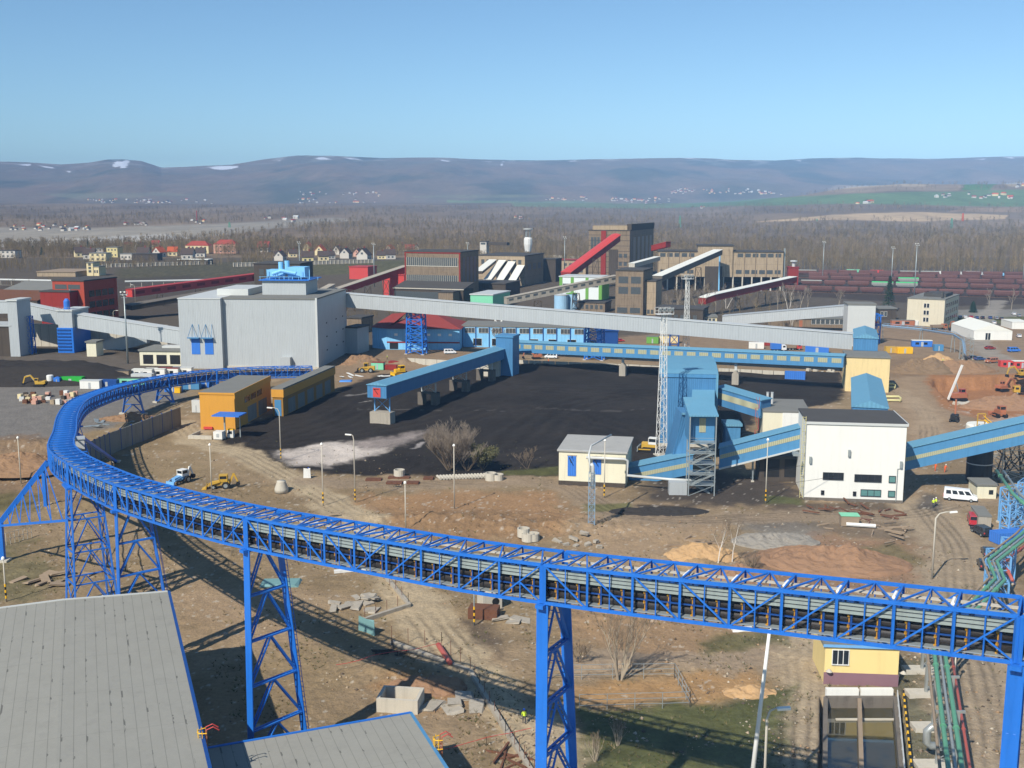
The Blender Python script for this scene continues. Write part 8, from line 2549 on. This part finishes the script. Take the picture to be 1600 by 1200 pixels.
conifer('small conifer right of the office block by the car park', 1520, 488, 471, 2.2, 2)
for i, (u, v, vt) in enumerate(((52, 399, 384), (66, 398, 386), (116, 396, 382), (138, 392, 377), (878, 345, 339), (848, 343, 337))):
 conifer('dark conifer among the bare trees, %s' % ('far left', 'second from the left', 'left of the apartment blocks', 'behind the apartment blocks', 'right of a far pair', 'left of a far pair')[i], u, v, vt, 3.2, 5 + i)
# ================================================================ heaps, stacks and litter
def heap(name, label, u, v, rx, ry, h_, m, seed, ridge=0.0, rz=0.0, cat='heap', fl=0.0):
 p = GG(u, v)
 n, k = 26, 44
 vs = [(0, 0, h_)]
 rn = np.random.RandomState(seed)
 for i in range(1, n + 1):
  f = i / n
  for j in range(k):
   a = 2 * PI * j / k
   x, y = math.cos(a) * rx * f, math.sin(a) * ry * f
   ax = max(0, abs(x) / rx - ridge) / (1 - ridge + 1e-6)
   g = math.hypot(ax, y / ry)
   z = h_ * max(0, 1 - max(g, fl)) / (1 - fl if fl else 1)
   z *= (.6 if m != 'coal_m' else .85) + (.8 if m != 'coal_m' else .3) * float(fbm(np.array([x / 3 + seed]), np.array([y / 3]), seed, 3)[0])
   z += (float(fbm(np.array([x / .9 + seed]), np.array([y / .9]), seed + 3, 2)[0]) - .5) * (.8 if m != 'coal_m' else .4) * (f < .97)
   vs.append((x, y, z if f < .999 else -.4))
 fs = [(0, 1 + j, 1 + (j + 1) % k) for j in range(k)]
 for i in range(n - 1):
  for j in range(k):
   a, b_ = 1 + i * k + j, 1 + i * k + (j + 1) % k
   fs.append((a, a + k, b_ + k, b_))
 b = MB(); b.add(vs, fs)
 return solo(b, name, MT[m], label, cat, p, rz, None, m == 'coal_m')
for k_, hx, ds in (('coal_m', '#3a3632', '#26221f'), ('sand_m', '#b8956a', '#98795a'), ('earth_m', '#927257', '#6f5a47'), ('mud_m', '#7f6a52', '#5e4f40'), ('gravel_m', '#8f887c', '#6f685e'), ('brown_m', '#8d7055', '#6a5643')):
 mat(k_, hx, 1.0, 0, .25, .5, bump=.25, spec=.1, dirt=(ds, .48, 3))
heap('coal_heap', 'long dark coal heap with flat top at the left edge', 36, 590, 42, 20, 4.8, 'coal_m', 1, .35, rad(-4), fl=.4)
heap('sand_heap', 'pale yellow sand heap left of the birch saplings', 1096, 868, 6.5, 4, 2.2, 'sand_m', 2)
heap('earth_heap', 'broad orange brown earth heap right of the birch saplings', 1300, 878, 13, 8, 2.8, 'earth_m', 3, .1, rad(-10))
heap('gravel_heap', 'grey gravel heap left of the orange earth heap', 1212, 846, 8, 5, 1.3, 'gravel_m', 4, .2)
heap('earth_heap', 'brown earth heap beside the red skips near the bunker', 562, 568, 11, 7, 3.5, 'brown_m', 5)
heap('earth_heap', 'earth heap between pipe bridge and excavation', 1440, 580, 13, 8, 4.5, 'mud_m', 6, .3)
heap('earth_heap', 'dark earth heap above the orange pit', 1500, 579, 14, 7, 3.6, 'brown_m', 7, .3)
heap('earth_heap', 'small tan heap near the blue site trailer', 1466, 562, 6, 4, 2.6, 'sand_m', 8)
heap('earth_heap', 'dark brown spoil heap lying in the orange pit', 1570, 636, 15, 7, 4.0, 'earth_m', 9, .2)
heap('earth_heap', 'earth heap at the left edge below the paved yard', 38, 730, 11, 8, 3.2, 'brown_m', 10, .2)
heap('earth_heap', 'brown heap behind the panel wall by the splayed blue support', 205, 655, 9, 4, 2.0, 'brown_m', 11)
heap('rubble_heap', 'dark coal rubble patch on the road before the stair tower', 1030, 800, 10, 3, .9, 'coal_m', 12, .5)
heap('earth_heap', 'orange earth bank under the leaning birch', 1150, 900, 7, 4, 1.6, 'earth_m', 13)
heap('sand_heap', 'pale sand patch heap at the end of the fenced trench', 1170, 1082, 3.5, 2.0, .9, 'sand_m', 14)
heap('earth_heap', 'brown backfill mound beside the open concrete chamber', 668, 1072, 5, 3, 1.3, 'earth_m', 15)
def slab_pile(label, u, v, n, spread, m, size, seed, nm='concrete_slab', grp=None, cat='slab', h0=.12):
 rn = random.Random(seed); c = GG(u, v); first = None
 zz = 0
 for i in range(n):
  sx, sy, sz = size[0] * rn.uniform(.6, 1.2), size[1] * rn.uniform(.6, 1.2), size[2]
  b = MB(); b.cbox((0, 0, 0), sx, sy, sz)
  for q_ in range(8):
   x, y, z = b.v[q_]; b.v[q_] = (x + rn.gauss(0, .06) * sx, y + rn.gauss(0, .06) * sy, z)
  x, y = c.x + rn.gauss(0, spread), c.y + rn.gauss(0, spread * .8)
  o = solo(b, nm, MT[m], label, cat, (x, y, gz(x, y) + h0 + rn.random() * .5 * (i > n / 3)), rn.random() * 3, grp or label)
  o.rotation_euler = (rn.gauss(0, .10), rn.gauss(0, .10), rn.random() * 3)
slab_pile('broken concrete slab lying in the pile beside the chain posts', 570, 942, 14, 2.0, 'concrete', (2.4, 1.3, .25), 1)
slab_pile('broken concrete slab beside the open concrete chamber', 690, 1105, 6, 1.6, 'concrete', (2.6, 1.8, .3), 2)
slab_pile('grey timber or slab litter left of the large grey roof', 80, 905, 9, 3.0, 'timber', (3.2, 1.2, .25), 3, 'slab')
slab_pile('rusty steel offcut in the row before the large white building', 1330, 797, 26, 6, 'rust', (2.8, .35, .22), 4, 'steel_offcut', None, 'scrap')
slab_pile('timber beam in the yard of stacked timber by the earth heap', 1380, 830, 20, 4.0, 'timber', (3.2, .3, .25), 5, 'timber_beam', None, 'timber')
slab_pile('dark sleeper on the heap edge near the gravel', 1230, 875, 5, 3, 'old_dark', (5, .4, .4), 6, 'timber_beam', None, 'timber')
slab_pile('broken concrete block in the rubble under the blue conveyor', 905, 850, 8, 2.6, 'concrete', (1.5, .9, .5), 7, 'concrete_block', None, 'rubble')
slab_pile('pale concrete chunk in the orange pit', 1518, 634, 6, 2, 'concrete_light', (3, 2, 1.2), 8, 'concrete_block', None, 'rubble')
slab_pile('wooden log heaped on the sand beside the birch', 1086, 853, 9, 1.6, 'timber', (3.2, .3, .3), 9, 'log', None, 'log')
slab_pile('light plank littering the ground inside the conveyor bend', 330, 800, 8, 8, 'timber', (2.2, .6, .15), 10, 'plank', None, 'plank')
slab_pile('steel plate littering the bank behind the panel wall', 165, 662, 7, 4, 'galv', (2.6, 1.2, .2), 11, 'steel_plate', None, 'plate')
slab_pile('pale board on the ground near the yellow loader', 570, 590, 6, 5, 'whitepaint', (3.2, 1.2, .15), 12, 'board', None, 'board')
slab_pile('white concrete block in the stack behind the coal at the right', 1285, 585, 18, 4.2, 'concrete_light', (1.5, 1.0, .9), 13, 'concrete_block', None, 'block', .4)
slab_pile('dark plank bundle on the ground by the conveyor shadow', 605, 1020, 6, 1.6, 'old_dark', (2.6, .3, .3), 14, 'plank', None, 'plank')
slab_pile('debris board lying by the orange pit corner', 1470, 690, 8, 6, 'concrete', (2.5, .8, .2), 15, 'board', None, 'board')
slab_pile('rusty rebar bundle at the bottom edge by the fence', 795, 1185, 7, 1.4, 'rust', (4.5, .25, .2), 16, 'rebar_bundle', None, 'rebar')
slab_pile('flat concrete slab near the concrete manhole chamber', 790, 972, 3, 1.2, 'concrete', (2.8, 1.4, .25), 17)
rn = random.Random(21)
for i in range(34):                      # brick pallets on the paved yard
 u, v = rn.uniform(32, 120), rn.uniform(617, 634); p = G(u, v)
 m = rn.choice(['rust', 'concrete_light', 'house_pink', 'whitepaint', 'old_tan', 'concrete', 'house_cream', 'old_dark'])
 lab = {'rust': 'brown brick', 'house_pink': 'pink brick', 'whitepaint': 'white wrapped', 'old_dark': 'dark'}.get(m, 'pale brick') + ' pallet stack among those on the paved yard'
 t = thing('brick_pallet', lab, 'pallet', p, rn.uniform(-.4, .4), 'brick pallets on the paved yard')
 MB().box(-.7, .7, -.6, .6, 0, .15).build('pallet', MT['timber'], t); MB().box(-.65, .65, -.55, .55, .153, rn.uniform(.8, 1.7)).build('load', MT[m], t)
for i, (u, v) in enumerate([(686 + 4.9 * k, 748 - .2 * k) for k in range(16)]):
 t = solo(MB().tube([(0, -1.3, .3), (0, 1.3, .3)], .3, 8), 'concrete_pipe', MT['concrete_light'], 'short grey concrete pipe lying in the row before the leafless bushes', 'pipe', G(u, v), rad(20), 'row of concrete pipes')
def ring(label, u, v, r, h_, grp='concrete well rings'):
 b = MB(); k = 16
 vs = [(rr * math.cos(2 * PI * j / k), rr * math.sin(2 * PI * j / k), z) for rr, z in ((r, 0), (r, h_), (r * .8, h_), (r * .8, .05)) for j in range(k)]
 b.add(vs, [(i * k + j, i * k + (j + 1) % k, (i + 1) * k + (j + 1) % k, (i + 1) * k + j) for i in range(3) for j in range(k)])
 return solo(b, 'well_ring', MT['concrete_light'], label, 'concrete ring', GG(u, v), 0, grp)
ring('concrete well ring standing alone left of the rusty plates', 624, 745, 1.2, 1.6); ring('concrete well ring at the right end of the pipe row', 767, 750, 1.2, 1.6); ring('last concrete well ring right of the pipe row', 778, 750, 1.2, 1.3)
ring('concrete well ring behind the blue conveyor, rear of the group', 818, 838, 1.1, 1.5); ring('concrete well ring behind the blue conveyor, front left of the group', 825, 845, 1.1, 1.4); ring('concrete well ring behind the blue conveyor, right of the group', 833, 844, 1.1, 1.3)
b = MB(); b.lathe([(1.4, 0), (1.4, .8), (.9, 2.2), (.9, 2.4)], (0, 0, 0), 16); solo(b, 'shaft_cone', MT['concrete_light'], 'conical concrete shaft head in the small orange dug patch', 'concrete shaft', GG(440, 769), 0, None, True)
for i, (u, v, L_) in enumerate(((572, 750, 8), (607, 747, 11), (604, 755, 8), (636, 755, 6), (662, 748, 5))):
 b = MB(); b.box(0, L_ * .42, -.9, .9, 0, .35); solo(b, 'rusty_plate', MT['rust'], 'rusty steel plate stack, %s of five beside the sandy track' % ORD[i], 'steel plate', GG(u, v), rad(-3), 'rusty plate stacks')
p = GG(765, 948)
t = thing('concrete_chamber', 'pale concrete shaft block with a round side hole beside the banded lamp post', 'concrete shaft', p, rad(20))
MB().box(-1.5, 1.5, -1.3, 1.3, 0, 2.6).build('body', MT['concrete_light'], t, bevel=.05)
b = MB(); b.lathe([(1.0, 2.6), (1.0, 2.75), (.8, 2.75)], (0, 0, 0), 16); b.build('collar', MT['concrete_light'], t)
b = MB(); b.tube([(.5, -1.34, 1.2), (.5, -1.28, 1.2)], .55, 16); b.build('hole_dark_disc', MT['black'], t)  # black disc on the face, painting the darkness inside the hole
container('rust brown open steel box tilted behind the banded lamp post', GG(731, 968), rad(-10), 'rust', 4.2, 2.4, 1.6, None, cat='skip', nm='steel_box', door=False)
# open concrete chamber in the foreground
p = GG(588, 1113)
t = thing('open_chamber', 'open topped pale concrete chamber behind the lower grey roof', 'concrete chamber', p, rad(-8))
b = MB(); Lc, Dc, hc = 4.9, 3.6, 1.7
for a in ((0, Lc, 0, .35), (0, Lc, Dc - .35, Dc), (0, .35, .353, Dc - .353), (Lc - .35, Lc, .353, Dc - .353)): b.box(*a, -.4, hc)
b.build('wall', MT['concrete_light'], t)
MB().box(.3, Lc - .3, .3, Dc - .3, -.3, -.1).build('floor', MT['concrete'], t)
# site posts with chain / tape
def posts(label, pts, n, m, h_=1.9, wires=2, nm='post_fence', wm=None, r=.07, panel=None):
 t = thing(nm, label, 'fence', GG(*pts[0]), 0)
 W_ = [GG(*p) for p in pts]
 b, c = MB(), MB()
 for a, e in zip(W_[:-1], W_[1:]):
  for k in range(n + 1):
   x = a.lerp(e, k / n); x.z = gz(x.x, x.y)
   b.bar(x, x + Vector((0, 0, h_)), r)
  for w in range(wires):
   z = h_ * (w + 1) / wires - .05
   for k in range(n):
    x, y = a.lerp(e, k / n), a.lerp(e, (k + 1) / n)
    x.z, y.z = gz(x.x, x.y) + z, gz(y.x, y.y) + z
    c.bar(x, y, .05)
 b.build('post', MT[m], t, world=True)
 if wires: c.build('rail', MT[wm or m], t, world=True)
 return t
posts('rusty post fence on a concrete kerb along the dirt road', [(742, 1062), (790, 1150), (835, 1215)], 6, 'rust', 2.0, 0)
posts('rusty post row along the kerb between slab pile and red pipe', [(612, 1000), (690, 1010), (735, 1050)], 3, 'rust', 2.0, 0)
posts('rusty post row at the corner of the slab pile', [(600, 905), (638, 945), (570, 970)], 4, 'rust', 1.9, 0)
posts('grey mesh site fence around the orange trench', [(860, 1062), (1054, 1060), (1078, 1105), (905, 1110)], 4, 'galv', 2.0, 3)
posts('red and white barrier tape between stakes near the open chamber', [(525, 1050), (600, 1032), (690, 1015)], 4, 'timber', 1.0, 1, 'barrier_tape', 'red_bright', .05)
posts('red and white barrier tape at the bottom edge before the fence', [(690, 1185), (760, 1165), (830, 1150)], 4, 'timber', 1.0, 1, 'barrier_tape', 'red_bright', .05)
posts('pale picket fence panel under the raking strut', [(10, 852), (50, 840)], 6, 'concrete_light', 2.2, 2)
posts('grey mesh fence round the car park field', [(1500, 548), (1520, 520), (1560, 515)], 6, 'galv', 2.0, 2)
for lab, a, c in (('long low concrete kerb carrying rusty posts beside the dirt road', (735, 1052), (840, 1225)), ('low concrete kerb between slab pile and dirt road', (565, 972), (640, 948)), ('low concrete kerb running up beside the slab pile', (600, 900), (640, 948)), ('low concrete kerb beside the conveyor shadow', (612, 1006), (735, 1052))):
 p0, p1 = GG(*a), GG(*c); b = MB(); b.bar((0, 0, .2), p1 - p0 + Vector((0, 0, .2)), .5, .6); solo(b, 'kerb_wall', MT['concrete'], lab, 'kerb', p0)
p0, p1 = GG(685, 1012), GG(703, 1040); b = MB(); b.tube([(0, 0, .4), p1 - p0 + Vector((0, 0, .4))], .35, 8); solo(b, 'red_pipe', MT['pipe_red'], 'red plastic pipe lying on the kerb by the conveyor shadow', 'pipe', p0)
p0, p1 = GG(522, 896), GG(585, 890); b = MB(); b.bar((0, 0, .3), p1 - p0 + Vector((0, 0, .3)), .8, .4); solo(b, 'white_beam', MT['whitepaint'], 'long white beam lying below the blue conveyor', 'beam', p0)
p0, p1 = GG(1322, 823), GG(1368, 826); b = MB(); b.tube([(0, 0, .5), p1 - p0 + Vector((0, 0, .5))], .35, 8); solo(b, 'white_pipe', MT['whitepaint'], 'white pipe lying before the wooden crate', 'pipe', p0)
container('wooden crate with pale green top behind the white pipe', GG(1314, 823), rad(-5), 'timber', 3.2, 2, 2.0, 'mint', cat='crate', nm='crate', door=False)
for lab, u, v, m, w_, d_ in (('teal green net sheet hung by the slab pile', 560, 985, 'teal_net', 3.2, .2), ('teal tarpaulin under the conveyor behind the second tower', 405, 918, 'teal_net', 6, 3.5), ('white board on the bank near the right grass', 1145, 988, 'whitepaint', 3, 1.4), ('blue tarpaulin on the site near the yellow loader', 530, 597, 'blue_tarp', 4, 3), ('white sign board by the sandy road', 474, 747, 'whitepaint', 1.6, .15)):
 b = MB(); h_ = 2.2 if d_ < .3 else .4
 b.hexa([(0, 0, 0), (w_, 0, 0), (w_, d_, 0), (0, d_, 0), (.1, .1 * d_, h_), (w_ * .9, .05, h_ * .9), (w_ * .95, d_ * .9, h_), (.1, d_ * .9, h_ * .8)]); solo(b, 'board' if 'board' in lab else 'sheet', MT[m], lab, 'board' if 'board' in lab else 'sheet', GG(u, v), rad(-40 if d_ == .2 else 0))
# overhead wires at the large white building
for i, (a, c) in enumerate((((1150, 732, 210), (1258, 727, 213)), ((1250, 745, 211), (1412, 715, 214)), ((1200, 760, 205), (1411, 722, 214)))):
 p0, p1 = P(*a), P(*c); b = MB(); b.tube([(0, 0, 0), (p1 - p0) / 2 + Vector((0, 0, -.5)), p1 - p0], .035, 4); solo(b, 'overhead_wire', MT['frame_dark'], 'thin overhead wire crossing the large white building, %s of three' % ORD[i], 'wire', p0)
# ---- loose stones and weeds on the bare ground
def litter(name, n, kind, cols, seed, umin=-50, umax=1650, vmin=690, vmax=1230, test=None):
 rn = np.random.RandomState(seed)
 u, v = rn.uniform(umin, umax, n * 3), vmin + (vmax - vmin) * rn.rand(n * 3) ** .8
 tv = (600 - v) / F
 y = H * (CP + tv * SP) / (SP - tv * CP)
 x = (u - 800) / F * (y * CP + H * SP)
 ok = (fbm(x / 7, y / 7, seed, 3) > (.52 if kind == 'stone' else .56)) & (sdpoly(x, y, BASIN_W) < -1)
 ok &= ~((u > 870) & (u < 1420) & (v < 790)) & ~((u < 700) & (v > 1130)) & ~((u < 330) & (v > 930))
 x, y = x[ok][:n], y[ok][:n]
 z = HT(x, y)
 cs, ts, tn = [], [], []
 nv = 0
 for i in range(len(x)):
  c = np.array(cols[rn.randint(len(cols))]) * rn.uniform(.7, 1.2)
  if kind == 'stone':
   s = .06 + .22 * rn.rand() ** 3
   p = np.array([(1, 0, 0), (-1, 0, 0), (0, 1, 0), (0, -1, 0), (0, 0, .8), (0, 0, -.5)]) * s * rn.uniform(.6, 1.5, (6, 3))
   f = np.array([(0, 2, 4), (2, 1, 4), (1, 3, 4), (3, 0, 4), (2, 0, 5), (1, 2, 5), (3, 1, 5), (0, 3, 5)])
  else:
   h_ = rn.uniform(.15, .55); p = []; f = []
   for k in range(6):
    a = rn.rand() * 6.28; r = h_ * .8
    p += [(-.03, 0, 0), (.03, .02, 0), (math.cos(a) * r, math.sin(a) * r, h_ * rn.uniform(.6, 1.1))]; f.append((3 * k, 3 * k + 1, 3 * k + 2))
   p = np.array(p); f = np.array(f)
  cs.append(p + (x[i], y[i], z[i])); ts.append(f + nv); tn.append(np.tile(c, (len(p), 1))); nv += len(p)
 o = numpy_mesh(name, np.concatenate(cs), np.concatenate(ts), np.concatenate(tn), 'forest'); o['kind'] = 'stuff'
litter('loose_stone', 4200, 'stone', [C_('#8d7c68'), C_('#a08e76'), C_('#b3a690'), C_('#5d5145'), C_('#9b8062')], 201)
litter('weed_tuft', 3800, 'weed', [C_('#6b6440'), C_('#7d6f4c'), C_('#565a33'), C_('#8a7a5a')], 203)
make_near_ground()
make_far_ground()
# ================================================================ camera, light, sky, air
cam = bpy.data.cameras.new('camera')
cam.sensor_width = 36
cam.lens = F * 36 / 1600
cam.clip_start = .5
cam.clip_end = 40000
co = bpy.data.objects.new('camera', cam)
COL.objects.link(co)
co.location = (0, 0, H)
co.rotation_euler = (PI / 2 - PITCH, 0, 0)
SC.camera = co
sun_dir = Vector((.60, .92, -1)).normalized()
sl = bpy.data.lights.new('sun', 'SUN')
sl.energy = 5.0
sl.angle = rad(.53)
sl.color = (1, .95, .87)
so = bpy.data.objects.new('sun', sl)
COL.objects.link(so)
so.rotation_euler = sun_dir.to_track_quat('-Z', 'Y').to_euler()
so.location = (0, 0, 300)
w = bpy.data.worlds.new('World')
SC.world = w
w.use_nodes = True
N, L = w.node_tree.nodes, w.node_tree.links
sk = N.new('ShaderNodeTexSky')
sk.sky_type = 'NISHITA'
sk.sun_disc = False
sk.sun_elevation = math.asin(-sun_dir.z)
sk.sun_rotation = math.atan2(-sun_dir.x, -sun_dir.y) % (2 * PI)
sk.altitude = 300
sk.air_density = SKY_AIR
sk.dust_density = SKY_DUST
sk.ozone_density = SKY_OZ
bg = N['Background']
bg.inputs['Strength'].default_value = SKY_STR
tn = N.new('ShaderNodeVectorMath')
tn.operation = 'MULTIPLY'
tn.inputs[1].default_value = (.75, .93, 1.02)
L.new(sk.outputs[0], tn.inputs[0])
L.new(tn.outputs[0], bg.inputs['Color'])
if HAZE:
 b = MB()
 b.box(-13000, 13000, -60, 11800, -6, 540)
 hz = b.build('haze', [], None)
 m = bpy.data.materials.new('haze_air')
 m.use_nodes = True
 n_ = m.node_tree.nodes
 out = n_['Material Output']
 n_.remove(n_['Principled BSDF'])
 pv = n_.new('ShaderNodeVolumePrincipled')
 pv.inputs['Color'].default_value = HAZE_COL
 pv.inputs['Density'].default_value = HAZE
 pv.inputs['Anisotropy'].default_value = HAZE_G
 m.node_tree.links.new(pv.outputs[0], out.inputs['Volume'])
 m.cycles.homogeneous_volume = True if hasattr(m.cycles, 'homogeneous_volume') else None
 hz.data.materials.append(m)
 hz['kind'] = 'stuff'
SC.render.engine = 'CYCLES'
SC.cycles.use_denoising = True
SC.cycles.max_bounces = 5
SC.cycles.diffuse_bounces = 2
SC.cycles.glossy_bounces = 2
SC.cycles.volume_bounces = 0
SC.cycles.transparent_max_bounces = 4
SC.view_settings.view_transform = 'Standard'
SC.view_settings.look = 'None'
SC.view_settings.exposure = EXPO
SC.view_settings.gamma = 1
